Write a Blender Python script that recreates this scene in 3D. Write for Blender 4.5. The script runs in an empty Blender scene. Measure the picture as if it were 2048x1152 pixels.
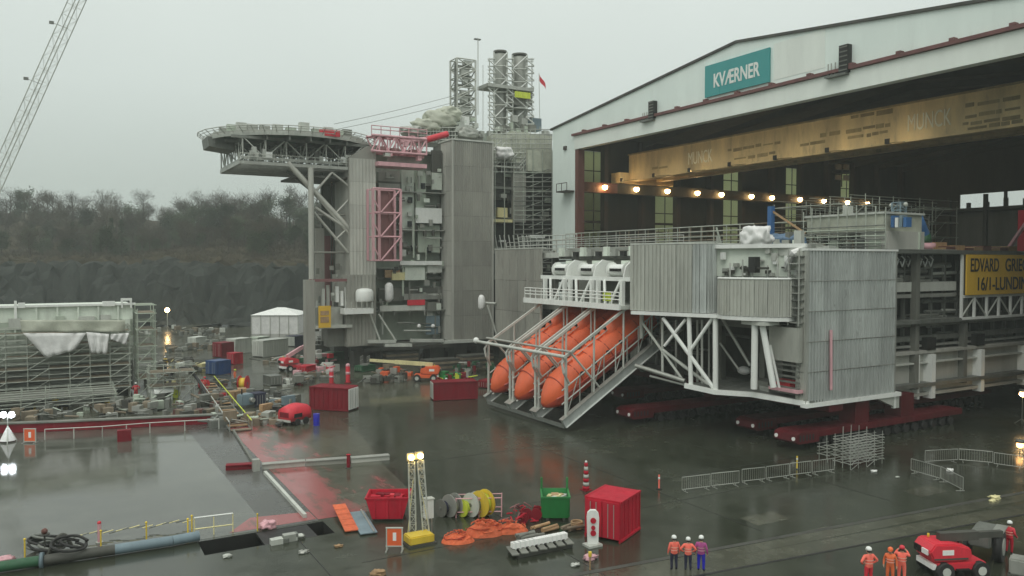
import bpy, bmesh, math, random
from mathutils import Vector, Matrix, Euler, noise
random.seed(7)
R = math.radians
sc = bpy.context.scene
COL = sc.collection

# ------------------------------------------------------------------ camera
CAMH, FPX, HOR = 15.8, 1601.0, 525.0          # eye height, focal length in photo pixels, horizon row
PITCH = math.atan((576 - HOR) / FPX)
YAW = R(30)                                   # the yard's X axis runs into the hall, Y along its front
cam = bpy.data.cameras.new('camera'); camo = bpy.data.objects.new('camera', cam); COL.objects.link(camo)
cam.sensor_width = 36; cam.lens = 36 * FPX / 2048; cam.clip_start = .5; cam.clip_end = 6000
camo.location = (0, 0, CAMH); camo.rotation_euler = (math.pi / 2 - PITCH, 0, -YAW)
sc.camera = camo
sc.render.resolution_x, sc.render.resolution_y = 1024, 576

# ------------------------------------------------------------------ sky, sun, exposure
SUN_EL, SUN_AZ = R(52), R(228)
w = bpy.data.worlds.new('World'); sc.world = w; w.use_nodes = True
nt = w.node_tree; nt.nodes.clear()
def nd(t, ty, **kw):
    n = t.nodes.new(ty)
    for k, v in kw.items(): setattr(n, k, v)
    return n
out = nd(nt, 'ShaderNodeOutputWorld'); bg = nd(nt, 'ShaderNodeBackground')
sky = nd(nt, 'ShaderNodeTexSky'); sky.sky_type = 'NISHITA'; sky.sun_disc = False
sky.sun_elevation = SUN_EL; sky.sun_rotation = SUN_AZ
bw = nd(nt, 'ShaderNodeRGBToBW'); nt.links.new(sky.outputs[0], bw.inputs[0])
ml = nd(nt, 'ShaderNodeMath', operation='MULTIPLY'); ml.inputs[1].default_value = .10; nt.links.new(bw.outputs[0], ml.inputs[0])
tc = nd(nt, 'ShaderNodeTexCoord'); sx = nd(nt, 'ShaderNodeSeparateXYZ'); nt.links.new(tc.outputs['Generated'], sx.inputs[0])
rp = nd(nt, 'ShaderNodeValToRGB'); nt.links.new(sx.outputs[2], rp.inputs[0])
e = rp.color_ramp.elements
e[0].position = 0; e[0].color = (.49, .56, .52, 1)
e[1].position = 1; e[1].color = (1.22, 1.26, 1.2, 1)
for p, cc in ((.09, (.53, .60, .555, 1)), (.2, (.68, .755, .715, 1)), (.33, (.77, .84, .80, 1)), (.55, (1.0, 1.05, 1.0, 1))):
    x = rp.color_ramp.elements.new(p); x.color = cc
nz = nd(nt, 'ShaderNodeTexNoise'); nz.inputs['Scale'].default_value = 1.6; nz.inputs['Detail'].default_value = 4
nt.links.new(tc.outputs['Generated'], nz.inputs['Vector'])
mr = nd(nt, 'ShaderNodeMapRange'); mr.inputs[1].default_value = .3; mr.inputs[2].default_value = .7; mr.inputs[3].default_value = .95; mr.inputs[4].default_value = 1.05
nt.links.new(nz.outputs[0], mr.inputs[0])
m1 = nd(nt, 'ShaderNodeMixRGB', blend_type='MULTIPLY'); m1.inputs[0].default_value = 1
nt.links.new(rp.outputs[0], m1.inputs[1]); nt.links.new(mr.outputs[0], m1.inputs[2])
m2 = nd(nt, 'ShaderNodeMixRGB'); m2.inputs[0].default_value = .08
nt.links.new(m1.outputs[0], m2.inputs[1]); nt.links.new(ml.outputs[0], m2.inputs[2])
nt.links.new(m2.outputs[0], bg.inputs[0]); bg.inputs[1].default_value = 1.0
nt.links.new(bg.outputs[0], out.inputs[0])
sun = bpy.data.lights.new('sun', 'SUN'); sun.energy = .8; sun.angle = R(30); sun.color = (1, .97, .92)
so = bpy.data.objects.new('sun', sun); COL.objects.link(so)
so.rotation_euler = (R(38), 0, R(-48))         # high cloud glow from behind the camera, towards the barge side
sc.view_settings.view_transform = 'Standard'; sc.view_settings.look = 'None'
sc.view_settings.exposure = 0; sc.view_settings.gamma = 1
sc.cycles.use_denoising = True
sc.cycles.max_bounces = 6; sc.cycles.diffuse_bounces = 3; sc.cycles.glossy_bounces = 3
sc.cycles.transmission_bounces = 4; sc.cycles.volume_bounces = 1; sc.cycles.transparent_max_bounces = 8
sc.cycles.sample_clamp_indirect = 4; sc.cycles.caustics_reflective = False; sc.cycles.caustics_refractive = False

# ------------------------------------------------------------------ photo pixel -> place
_F = Vector((math.sin(YAW) * math.cos(PITCH), math.cos(YAW) * math.cos(PITCH), -math.sin(PITCH)))
_U = Vector((math.sin(YAW) * math.sin(PITCH), math.cos(YAW) * math.sin(PITCH), math.cos(PITCH)))
_R = Vector((math.cos(YAW), -math.sin(YAW), 0))
CAM = Vector((0, 0, CAMH))
def ray(px, py): return _F + _R * ((px - 1024) / FPX) - _U * ((py - 576) / FPX)
def G(px, py, z=0.):
    d = ray(px, py); t = (z - CAMH) / d.z; return CAM + d * t
def AX(px, py, X):
    d = ray(px, py); return CAM + d * (X / d.x)
def AY(px, py, Y):
    d = ray(px, py); return CAM + d * (Y / d.y)
def AD(px, py, dep):
    d = ray(px, py); f2 = math.sin(YAW) * d.x + math.cos(YAW) * d.y; return CAM + d * (dep / f2)
def CF(lat, dep, z=0): return Vector((math.cos(YAW) * lat + math.sin(YAW) * dep, -math.sin(YAW) * lat + math.cos(YAW) * dep, z))

# ------------------------------------------------------------------ materials
def s2l(v):
    v /= 255.; return v / 12.92 if v <= .04045 else ((v + .055) / 1.055) ** 2.4
def rgb(*a): return tuple(s2l(v) for v in a)
MATS = {}
def mat(name, col, rough=.55, metal=0., var=.25, scale=.6, streak=True, bump=0., bscale=8., spec=.5, emit=None, estr=0., alpha=None, dirt=(.09, .08, .06), dirtamt=.35):
    m = bpy.data.materials.new(name); m.use_nodes = True; t = m.node_tree
    b = t.nodes['Principled BSDF']
    b.inputs['Roughness'].default_value = rough; b.inputs['Metallic'].default_value = metal
    b.inputs['Specular IOR Level'].default_value = spec
    if emit:
        b.inputs['Base Color'].default_value = (*col, 1)
        b.inputs['Emission Color'].default_value = (*emit, 1); b.inputs['Emission Strength'].default_value = estr
    else:
        g = nd(t, 'ShaderNodeNewGeometry'); mp = nd(t, 'ShaderNodeMapping')
        mp.inputs['Scale'].default_value = (1, 1, .22 if streak else 1)
        t.links.new(g.outputs['Position'], mp.inputs[0])
        n1 = nd(t, 'ShaderNodeTexNoise'); n1.inputs['Scale'].default_value = scale; n1.inputs['Detail'].default_value = 6; n1.inputs['Roughness'].default_value = .65
        t.links.new(mp.outputs[0], n1.inputs['Vector'])
        r1 = nd(t, 'ShaderNodeMapRange'); r1.inputs[1].default_value = .3; r1.inputs[2].default_value = .7
        r1.inputs[3].default_value = 1 - var; r1.inputs[4].default_value = 1 + var
        t.links.new(n1.outputs[0], r1.inputs[0])
        oi = nd(t, 'ShaderNodeObjectInfo'); r2 = nd(t, 'ShaderNodeMapRange'); r2.inputs[3].default_value = 1 - var * .45; r2.inputs[4].default_value = 1 + var * .45
        t.links.new(oi.outputs['Random'], r2.inputs[0])
        mm = nd(t, 'ShaderNodeMath', operation='MULTIPLY'); t.links.new(r1.outputs[0], mm.inputs[0]); t.links.new(r2.outputs[0], mm.inputs[1])
        vm = nd(t, 'ShaderNodeMixRGB', blend_type='MULTIPLY'); vm.inputs[0].default_value = 1; vm.inputs[1].default_value = (*col, 1)
        t.links.new(mm.outputs[0], vm.inputs[2])
        n2 = nd(t, 'ShaderNodeTexNoise'); n2.inputs['Scale'].default_value = scale * 2.7; n2.inputs['Detail'].default_value = 8; n2.inputs['Roughness'].default_value = .7
        t.links.new(mp.outputs[0], n2.inputs['Vector'])
        r3 = nd(t, 'ShaderNodeMapRange'); r3.inputs[1].default_value = .55; r3.inputs[2].default_value = .78; r3.inputs[3].default_value = 0; r3.inputs[4].default_value = dirtamt
        t.links.new(n2.outputs[0], r3.inputs[0])
        dm = nd(t, 'ShaderNodeMixRGB'); dm.inputs[2].default_value = (*dirt, 1)
        t.links.new(r3.outputs[0], dm.inputs[0]); t.links.new(vm.outputs[0], dm.inputs[1]); t.links.new(dm.outputs[0], b.inputs['Base Color'])
        r4 = nd(t, 'ShaderNodeMapRange'); r4.inputs[1].default_value = .3; r4.inputs[2].default_value = .7; r4.inputs[3].default_value = max(.02, rough - .12); r4.inputs[4].default_value = min(1, rough + .15)
        t.links.new(n2.outputs[0], r4.inputs[0]); t.links.new(r4.outputs[0], b.inputs['Roughness'])
        if bump:
            n3 = nd(t, 'ShaderNodeTexNoise'); n3.inputs['Scale'].default_value = bscale; n3.inputs['Detail'].default_value = 5
            t.links.new(g.outputs['Position'], n3.inputs['Vector'])
            bp = nd(t, 'ShaderNodeBump'); bp.inputs['Strength'].default_value = bump; bp.inputs['Distance'].default_value = .1
            t.links.new(n3.outputs[0], bp.inputs['Height']); t.links.new(bp.outputs[0], b.inputs['Normal'])
    MATS[name] = m
    return m
def wet(name, c0, c1, r0=.03, r1=.32, scale=.07, bump=.06, patch=(.40, .70), coat=0.):
    """wet concrete or asphalt: standing water in patches, rougher damp ground between"""
    m = bpy.data.materials.new(name); m.use_nodes = True; t = m.node_tree; b = t.nodes['Principled BSDF']
    g = nd(t, 'ShaderNodeNewGeometry')
    na = nd(t, 'ShaderNodeTexNoise'); na.inputs['Scale'].default_value = scale; na.inputs['Detail'].default_value = 7; na.inputs['Roughness'].default_value = .62; na.inputs['Distortion'].default_value = .6
    nb = nd(t, 'ShaderNodeTexNoise'); nb.inputs['Scale'].default_value = scale * 9; nb.inputs['Detail'].default_value = 8; nb.inputs['Roughness'].default_value = .7
    nc = nd(t, 'ShaderNodeTexNoise'); nc.inputs['Scale'].default_value = 14; nc.inputs['Detail'].default_value = 4
    for n in (na, nb, nc): t.links.new(g.outputs['Position'], n.inputs['Vector'])
    ra = nd(t, 'ShaderNodeMapRange'); ra.inputs[1].default_value = patch[0]; ra.inputs[2].default_value = patch[1]
    t.links.new(na.outputs[0], ra.inputs[0])
    rb = nd(t, 'ShaderNodeMapRange'); rb.inputs[1].default_value = .3; rb.inputs[2].default_value = .7
    t.links.new(nb.outputs[0], rb.inputs[0])
    mx = nd(t, 'ShaderNodeMixRGB'); mx.inputs[1].default_value = (*c0, 1); mx.inputs[2].default_value = (*c1, 1)
    t.links.new(rb.outputs[0], mx.inputs[0])
    mw = nd(t, 'ShaderNodeMixRGB', blend_type='MULTIPLY'); mw.inputs[2].default_value = (.62, .62, .6, 1)
    t.links.new(ra.outputs[0], mw.inputs[0]); t.links.new(mx.outputs[0], mw.inputs[1]); t.links.new(mw.outputs[0], b.inputs['Base Color'])
    rr = nd(t, 'ShaderNodeMapRange'); rr.inputs[3].default_value = r1; rr.inputs[4].default_value = r0
    t.links.new(ra.outputs[0], rr.inputs[0])
    ad = nd(t, 'ShaderNodeMath', operation='MULTIPLY_ADD'); ad.inputs[1].default_value = .10
    t.links.new(rb.outputs[0], ad.inputs[0]); t.links.new(rr.outputs[0], ad.inputs[2]); t.links.new(ad.outputs[0], b.inputs['Roughness'])
    bp = nd(t, 'ShaderNodeBump'); bp.inputs['Distance'].default_value = .02
    inv = nd(t, 'ShaderNodeMapRange'); inv.inputs[3].default_value = bump; inv.inputs[4].default_value = bump * .12
    t.links.new(ra.outputs[0], inv.inputs[0]); t.links.new(inv.outputs[0], bp.inputs['Strength'])
    t.links.new(nc.outputs[0], bp.inputs['Height']); t.links.new(bp.outputs[0], b.inputs['Normal'])
    b.inputs['Specular IOR Level'].default_value = .5
    MATS[name] = m; return m
M = MATS
def stain(name, base_m, red, x0, x1):
    """wet ground carrying old red primer that thins out towards the quay"""
    m = M[base_m].copy(); m.name = name; t = m.node_tree; b = t.nodes['Principled BSDF']; src = b.inputs['Base Color'].links[0].from_socket
    g = nd(t, 'ShaderNodeNewGeometry'); mp = nd(t, 'ShaderNodeMapping'); mp.inputs['Scale'].default_value = (.35, .12, 1); t.links.new(g.outputs['Position'], mp.inputs[0])
    n = nd(t, 'ShaderNodeTexNoise'); n.inputs['Scale'].default_value = 1.; n.inputs['Detail'].default_value = 7; n.inputs['Roughness'].default_value = .65; t.links.new(mp.outputs[0], n.inputs['Vector'])
    sp = nd(t, 'ShaderNodeSeparateXYZ'); t.links.new(g.outputs['Position'], sp.inputs[0])
    r = nd(t, 'ShaderNodeMapRange'); r.inputs[1].default_value = x0; r.inputs[2].default_value = x1; r.inputs[3].default_value = .16; r.inputs[4].default_value = -.24; t.links.new(sp.outputs[0], r.inputs[0])
    a = nd(t, 'ShaderNodeMath', operation='ADD'); t.links.new(n.outputs[0], a.inputs[0]); t.links.new(r.outputs[0], a.inputs[1])
    k = nd(t, 'ShaderNodeMapRange'); k.inputs[1].default_value = .5; k.inputs[2].default_value = .62; k.inputs[4].default_value = .9; t.links.new(a.outputs[0], k.inputs[0])
    mx = nd(t, 'ShaderNodeMixRGB'); mx.inputs[2].default_value = (*red, 1); t.links.new(k.outputs[0], mx.inputs[0]); t.links.new(src, mx.inputs[1]); t.links.new(mx.outputs[0], b.inputs['Base Color'])
    M[name] = m
wet('asphalt', (.027, .032, .021), (.058, .065, .045), .035, .21, .06, .05)
wet('yard_concrete', (.055, .057, .040), (.115, .117, .086), .035, .18, .09, .05)
wet('deck_wet', (.085, .09, .075), (.15, .155, .13), .025, .10, .05, .02, (.38, .55))
wet('deck_strip', (.055, .055, .05), (.10, .10, .09), .08, .25, .12)
wet('red_plate', (.20, .068, .062), (.36, .105, .105), .05, .22, .16)
stain('red_stain', 'yard_concrete', (.33, .085, .085), 14, 24)
mat('facade', (.79, .88, .83), .5, 0, .06, .35, dirtamt=.10)
mat('facade_pale', (.79, .84, .78), .5, 0, .06, .4, dirtamt=.10)
mat('trim_red', (.16, .06, .055), .5, 0, .25, .8)
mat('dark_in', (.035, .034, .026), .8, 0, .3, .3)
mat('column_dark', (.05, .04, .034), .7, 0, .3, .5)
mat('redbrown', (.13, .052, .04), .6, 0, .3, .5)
mat('crane_yellow', (.68, .53, .28), .5, 0, .28, .35, dirtamt=.55)
mat('crane_mark', (.95, .90, .72), .5, 0, .2, .7)
mat('crane_dark', (.33, .25, .12), .6, 0, .35, .9)  # dark ochre of flange and brackets, also of the painted walkway shadows
mat('teal', (.04, .30, .295), .35, 0, .05, .3, dirtamt=.05)
mat('white', (.78, .80, .76), .4, 0, .08, .6, dirtamt=.22)
mat('whitegrey', (.50, .52, .47), .45, 0, .15, .8, dirtamt=.35)
mat('steel', (.44, .45, .40), .42, .25, .24, .5, dirtamt=.42)
mat('steel_cool', (.50, .53, .505), .36, .35, .24, .6, dirtamt=.38)
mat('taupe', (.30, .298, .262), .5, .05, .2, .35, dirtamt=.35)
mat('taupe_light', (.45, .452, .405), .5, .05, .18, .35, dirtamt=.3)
mat('galv', (.40, .41, .37), .42, .45, .18, .8, dirtamt=.25)
mat('galv_dark', (.17, .18, .16), .5, .3, .25, .8)
mat('scaff', (.40, .43, .37), .5, .3, .25, .9)
mat('plank', (.20, .165, .115), .75, 0, .35, .9)
mat('pale_green', (.44, .50, .41), .55, 0, .18, .5, dirtamt=.35)
mat('mint', (.66, .72, .63), .5, 0, .12, .5, dirtamt=.3)
mat('mid_grey', (.17, .175, .15), .6, 0, .25, .5)
mat('dark_steel', (.065, .066, .055), .6, .1, .3, .6)
mat('black', (.012, .012, .011), .55, 0, .3, .8)
mat('rubber', (.02, .02, .019), .7, 0, .3, 2.)
mat('pink', (.64, .36, .39), .5, 0, .18, .8, dirtamt=.25)
mat('pink_dark', (.20, .085, .085), .6, 0, .2, .8)
mat('red', (.44, .016, .035), .5, 0, .16, .8, dirtamt=.35, dirt=(.12, .02, .02), spec=.18)
mat('red_deep', (.20, .010, .020), .55, 0, .2, .6, dirtamt=.2, spec=.18)
mat('trailer_red', (.085, .005, .009), .6, 0, .25, .6, dirtamt=.4, spec=.25)  # darkened red, the shade under the module is put into the colour
mat('red_bright', (.62, .03, .05), .45, 0, .15, 1.)
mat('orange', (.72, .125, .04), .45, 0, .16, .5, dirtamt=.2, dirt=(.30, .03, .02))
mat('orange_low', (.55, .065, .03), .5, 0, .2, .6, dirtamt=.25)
mat('orange_dark', (.40, .05, .025), .42, 0, .2, .6)
mat('orange_vest', (.90, .17, .12), .7, 0, .15, 4.)
mat('orange_suit', (.80, .16, .05), .7, 0, .15, 4.)
mat('net_orange', (.62, .13, .05), .8, 0, .25, 3., streak=False)
mat('hivis', (.62, .72, .06), .6, 0, .15, 2.)
mat('yellow', (.72, .52, .05), .45, 0, .18, 1.)
mat('yellow_sign', (.70, .44, .04), .4, 0, .08, .5, dirtamt=.15)
mat('yellow_pale', (.70, .64, .34), .5, 0, .18, .8)
mat('green', (.02, .20, .05), .45, 0, .2, .8)
mat('green_dark', (.025, .10, .045), .55, 0, .25, .8)
mat('blue', (.04, .14, .34), .5, 0, .2, .6)
mat('blue_pure', (.02, .02, .45), .4, 0, .12, .8)
mat('blue_deep', (.015, .06, .19), .45, 0, .18, .8)
mat('blue_grey', (.16, .22, .25), .5, 0, .2, .8)
mat('navy', (.02, .022, .05), .7, 0, .2, 3.)
mat('purple', (.36, .06, .22), .7, 0, .2, 3.)
mat('skin', (.50, .30, .21), .55, 0, .08, 5., dirtamt=0)
mat('tarp', (.74, .74, .72), .5, 0, .12, .9, streak=False, bump=.5, bscale=1.6, dirtamt=.2)
mat('tarp_olive', (.46, .48, .39), .6, 0, .2, .7, streak=False, bump=.6, bscale=1.2, dirtamt=.3)
mat('tarp_blue', (.09, .155, .24), .5, 0, .2, .9, streak=False, bump=.5, bscale=1.6)
mat('wood', (.36, .23, .12), .75, 0, .3, 1.5, streak=False)
mat('glassdark', (.02, .025, .028), .12, 0, .1, 1.)
mat('rock', (.030, .034, .030), .95, 0, .5, .3, bump=.6, bscale=.9, dirtamt=.6, dirt=(.012, .015, .012), spec=.12)
mat('hillside', (.052, .044, .028), .95, 0, .45, .035, streak=False, bump=.8, bscale=.25, dirtamt=.6, dirt=(.035, .05, .022), spec=.1)
mat('bark', (.07, .06, .05), .9, 0, .3, 1., spec=.1)
mat('leaf_a', (.060, .078, .046), .9, 0, .4, .15, streak=False, spec=.1, dirtamt=.4, dirt=(.05, .04, .025))
mat('leaf_b', (.038, .062, .034), .9, 0, .4, .15, streak=False, spec=.1, dirtamt=.3, dirt=(.02, .03, .015))
mat('twig', (.07, .062, .045), .95, 0, .3, .2, streak=False, spec=.1)
mat('lamp_warm', (.9, .7, .4), .4, emit=(1., .62, .26), estr=34)
mat('lamp_yellow', (.9, .75, .4), .4, emit=(1., .66, .22), estr=26)
mat('lamp_dim', (.9, .6, .3), .4, emit=(1., .5, .16), estr=7)
mat('lamp_girder_fill', (.9, .75, .4), .4, emit=(1., .84, .58), estr=620)  # glow of the lamps added to brighten the crane girder
mat('band', (.9, .45, .35), .5, 0, .05, 1., dirtamt=0)
mat('lamp_white', (.9, .9, .95), .4, emit=(.86, .93, 1.), estr=30)
mat('lens_white', (.85, .85, .82), .3, 0, .02, 1., dirtamt=0)
m = bpy.data.materials.new('pane'); m.use_nodes = True; t = m.node_tree; b = t.nodes['Principled BSDF']; o_ = t.nodes['Material Output']
tr = nd(t, 'ShaderNodeBsdfTranslucent'); tr.inputs[0].default_value = (.80, .84, .60, 1); b.inputs['Base Color'].default_value = (.16, .16, .08, 1); b.inputs['Roughness'].default_value = .4
ms = nd(t, 'ShaderNodeMixShader'); ms.inputs[0].default_value = .75; t.links.new(b.outputs[0], ms.inputs[1]); t.links.new(tr.outputs[0], ms.inputs[2]); t.links.new(ms.outputs[0], o_.inputs[0]); M['pane'] = m
m = bpy.data.materials.new('water'); m.use_nodes = True; b = m.node_tree.nodes['Principled BSDF']; b.inputs['Base Color'].default_value = (.006, .008, .007, 1); b.inputs['Roughness'].default_value = .05; M['water'] = m

# ------------------------------------------------------------------ objects and pieces
W = {}
def link(o, parent=None, mw=None):
    COL.objects.link(o)
    mw = mw or Matrix.Identity(4)
    o.matrix_basis = mw; W[o] = mw
    if parent is not None:
        o.parent = parent; o.matrix_parent_inverse = W[parent].inverted()
    return o
def tag(o, label, cat, group=None, kind=None):
    if label: o['label'] = label
    if cat: o['category'] = cat
    if group: o['group'] = group
    if kind: o['kind'] = kind
    return o
def thing(name, label, cat, loc=(0, 0, 0), group=None):
    return tag(link(bpy.data.objects.new(name, None), None, Matrix.Translation(Vector(loc))), label, cat, group)
def move(o, loc, rz=0, scale=1.):
    o.matrix_basis = Matrix.Translation(Vector(loc)) @ Matrix.Rotation(rz, 4, 'Z') @ Matrix.Scale(scale, 4); W[o] = o.matrix_basis.copy(); return o
def copy_tree(o, parent=None):
    c = o.copy(); COL.objects.link(c); W[c] = W[o]
    if parent is not None: c.parent = parent
    for ch in o.children: copy_tree(ch, c)
    return c
UNIT = {}
def unit(kind, mt):
    k = (kind, mt)
    if k in UNIT: return UNIT[k]
    bm = bmesh.new()
    if kind == 'cube':
        bmesh.ops.create_cube(bm, size=1)
    elif kind.startswith('cyl'):
        bmesh.ops.create_cone(bm, cap_ends=True, segments=int(kind[3:]), radius1=1, radius2=1, depth=1)
    elif kind == 'sph':
        bmesh.ops.create_icosphere(bm, subdivisions=2, radius=1)
    elif kind == 'torus':
        pass
    me = bpy.data.meshes.new(kind); bm.to_mesh(me); bm.free(); me.materials.append(M[mt])
    if kind != 'cube' and kind != 'cyl4':
        for p in me.polygons: p.use_smooth = len(p.vertices) <= 4
    UNIT[k] = me; return me
def box(name, b, mt, parent=None, rz=0, label=None):
    x0, x1, y0, y1, z0, z1 = b
    mw = Matrix.Translation(((x0 + x1) / 2, (y0 + y1) / 2, (z0 + z1) / 2)) @ Matrix.Rotation(rz, 4, 'Z') @ Matrix.Diagonal((abs(x1 - x0), abs(y1 - y0), abs(z1 - z0), 1))
    o = link(bpy.data.objects.new(name, unit('cube', mt)), parent, mw)
    if label: o['label'] = label
    return o
def axis_m(p, q):
    p, q = Vector(p), Vector(q); d = q - p
    return Matrix.Translation((p + q) / 2) @ d.to_track_quat('Z', 'Y').to_matrix().to_4x4(), d.length
def tube(name, p, q, r, mt, parent=None, n=8, r2=None):
    m_, L = axis_m(p, q)
    return link(bpy.data.objects.new(name, unit('cyl%d' % n, mt)), parent, m_ @ Matrix.Diagonal((r, r2 or r, L, 1)))
def beam(name, p, q, wd, ht, mt, parent=None):
    """square section between two points; width across, height up"""
    p, q = Vector(p), Vector(q); d = (q - p); L = d.length; zax = d.normalized()
    up = Vector((0, 0, 1)) if abs(zax.z) < .95 else Vector((1, 0, 0))
    xax = up.cross(zax).normalized(); yax = zax.cross(xax)
    m_ = Matrix((xax, yax, zax)).transposed().to_4x4(); m_.translation = (p + q) / 2
    return link(bpy.data.objects.new(name, unit('cube', mt)), parent, m_ @ Matrix.Diagonal((wd, ht, L, 1)))
def ball(name, c, r, mt, parent=None):
    r = r if isinstance(r, tuple) else (r, r, r)
    return link(bpy.data.objects.new(name, unit('sph', mt)), parent, Matrix.Translation(Vector(c)) @ Matrix.Diagonal((*r, 1)))
class MB:
    """collects faces; build() links them as one mesh in world coordinates"""
    def __init__(s): s.v, s.f = [], []
    def add(s, vs, fs):
        k = len(s.v); s.v += [tuple(v) for v in vs]; s.f += [tuple(i + k for i in f) for f in fs]; return s
    def box(s, x0, x1, y0, y1, z0, z1):
        return s.add([(x, y, z) for x in (x0, x1) for y in (y0, y1) for z in (z0, z1)], [(0, 1, 3, 2), (4, 6, 7, 5), (0, 4, 5, 1), (2, 3, 7, 6), (0, 2, 6, 4), (1, 5, 7, 3)])
    def tube(s, p, q, r, n=6, r2=None):
        p, q = Vector(p), Vector(q); d = (q - p).normalized(); a = d.orthogonal().normalized(); b_ = d.cross(a); r2 = r if r2 is None else r2
        vs = [c + (a * math.cos(i * 2 * math.pi / n) + b_ * math.sin(i * 2 * math.pi / n)) * rr for c, rr in ((p, r), (q, r2)) for i in range(n)]
        return s.add(vs, [(i, (i + 1) % n, n + (i + 1) % n, n + i) for i in range(n)] + [tuple(range(n))[::-1], tuple(range(n, 2 * n))])
    def path(s, pts, r, n=6):
        pts = [Vector(p) for p in pts]; rings = []
        a = None
        for i, p in enumerate(pts):
            d = (pts[min(i + 1, len(pts) - 1)] - pts[max(i - 1, 0)]).normalized()
            a = d.orthogonal().normalized() if a is None else (a - d * a.dot(d)).normalized()
            b_ = d.cross(a); rr = r(i / (len(pts) - 1)) if callable(r) else r
            rings.append([p + (a * math.cos(k * 2 * math.pi / n) + b_ * math.sin(k * 2 * math.pi / n)) * rr for k in range(n)])
        vs = [v for rg in rings for v in rg]
        fs = [(i * n + k, i * n + (k + 1) % n, (i + 1) * n + (k + 1) % n, (i + 1) * n + k) for i in range(len(pts) - 1) for k in range(n)]
        fs += [tuple(range(n))[::-1], tuple(range((len(pts) - 1) * n, len(pts) * n))]
        return s.add(vs, fs)
    def loft(s, rings, cap=True):
        n = len(rings[0]); vs = [v for rg in rings for v in rg]
        fs = [(i * n + k, i * n + (k + 1) % n, (i + 1) * n + (k + 1) % n, (i + 1) * n + k) for i in range(len(rings) - 1) for k in range(n)]
        if cap: fs += [tuple(range(n))[::-1], tuple(range((len(rings) - 1) * n, len(rings) * n))]
        return s.add(vs, fs)
    def prism(s, poly, off):
        off = Vector(off); n = len(poly); a = [Vector(p) for p in poly]
        return s.add(a + [p + off for p in a], [tuple(range(n))[::-1], tuple(range(n, 2 * n))] + [(i, (i + 1) % n, n + (i + 1) % n, n + i) for i in range(n)])
    def build(s, name, mt, parent=None, smooth=False, bevel=0, label=None):
        me = bpy.data.meshes.new(name); me.from_pydata(s.v, [], s.f); me.update()
        bm = bmesh.new(); bm.from_mesh(me); bmesh.ops.recalc_face_normals(bm, faces=bm.faces)
        if bevel: bmesh.ops.bevel(bm, geom=bm.edges[:], offset=bevel, segments=2, affect='EDGES', clamp_overlap=True)
        bm.to_mesh(me); bm.free()
        for mm_ in (mt if isinstance(mt, (list, tuple)) else [mt]): me.materials.append(M[mm_])
        if smooth:
            for p in me.polygons: p.use_smooth = True
        o = link(bpy.data.objects.new(name, me), parent)
        if label: o['label'] = label
        return o
def structure(o): o['kind'] = 'structure'; return o

def lattice(parent, p0, p1, wd, ht, n, r, mt, rl=None, chord='chord', lace='lacing', up=(0, 0, 1), batten=True):
    """four chords with zigzag lacing between two points"""
    p0, p1 = Vector(p0), Vector(p1); d = (p1 - p0).normalized(); upv = Vector(up)
    a = upv.cross(d); a = a.normalized() if a.length > .01 else Vector((1, 0, 0)); b_ = d.cross(a).normalized()
    rl = rl or r * .6
    offs = [a * wd / 2 * i + b_ * ht / 2 * j for i, j in ((-1, -1), (1, -1), (1, 1), (-1, 1))]
    for o in offs: tube(chord, p0 + o, p1 + o, r, mt, parent, 6)
    for k in range(n):
        q0, q1 = p0.lerp(p1, k / n), p0.lerp(p1, (k + 1) / n)
        for j in range(4):
            a0, a1 = offs[j], offs[(j + 1) % 4]
            if (k + j) % 2: a0, a1 = a1, a0
            tube(lace, q0 + a0, q1 + a1, rl, mt, parent, 4)
            if batten: tube(lace, q1 + offs[j], q1 + offs[(j + 1) % 4], rl, mt, parent, 4)
def railing(parent, pts, h=1.1, step=1.8, mt='whitegrey', r=.03, rails=(1., .55), name='railing'):
    pts = [Vector(p) for p in pts]
    for a, b_ in zip(pts[:-1], pts[1:]):
        n = max(1, round((b_ - a).length / step))
        for i in range(n + 1):
            p = a.lerp(b_, i / n); tube('railing_post', p, p + Vector((0, 0, h)), r, mt, parent, 4)
        for f in rails: tube('rail', a + Vector((0, 0, h * f)), b_ + Vector((0, 0, h * f)), r, mt, parent, 4)
PANEL = {}
def panel_mesh(wd, ht, ribs, depth, mt):
    k = (round(wd, 3), round(ht, 3), ribs, depth, mt)
    if k in PANEL: return PANEL[k]
    vs, fs = [], []; p = wd / ribs; prof = []
    for i in range(ribs):
        prof += [(i * p, 0), (i * p + .45 * p, 0), (i * p + .55 * p, -depth), (i * p + .9 * p, -depth)]
    prof.append((wd, 0)); n = len(prof)
    for z in (0, ht): vs += [(x, y, z) for x, y in prof]
    fs = [(i, i + 1, n + i + 1, n + i) for i in range(n - 1)]
    me = bpy.data.meshes.new('cladding_panel'); me.from_pydata(vs, [], fs); me.update(); me.materials.append(M[mt]); PANEL[k] = me; return me
def cladding(parent, p, q, z0, z1, mt, wd=2., rows=3, pitch=.42, depth=.09, name='cladding_panel', jit=.012):
    """corrugated sheets from p to q (plan points), outside on the right of p->q"""
    p, q = Vector((p[0], p[1])), Vector((q[0], q[1])); L = (q - p).length; n = max(1, round(L / wd)); d = (q - p) / L
    ang = math.atan2(d.y, d.x); w_ = L / n; h_ = (z1 - z0) / rows
    me = panel_mesh(w_ - .03, h_ - .04, max(2, round(w_ / pitch)), depth, mt)
    nrm = Vector((d.y, -d.x))
    for i in range(n):
        for j in range(rows):
            o2 = p + d * (i * w_) + nrm * random.uniform(0, jit)
            link(bpy.data.objects.new(name, me), parent, Matrix.Translation((o2.x, o2.y, z0 + j * h_)) @ Matrix.Rotation(ang, 4, 'Z'))
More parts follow.
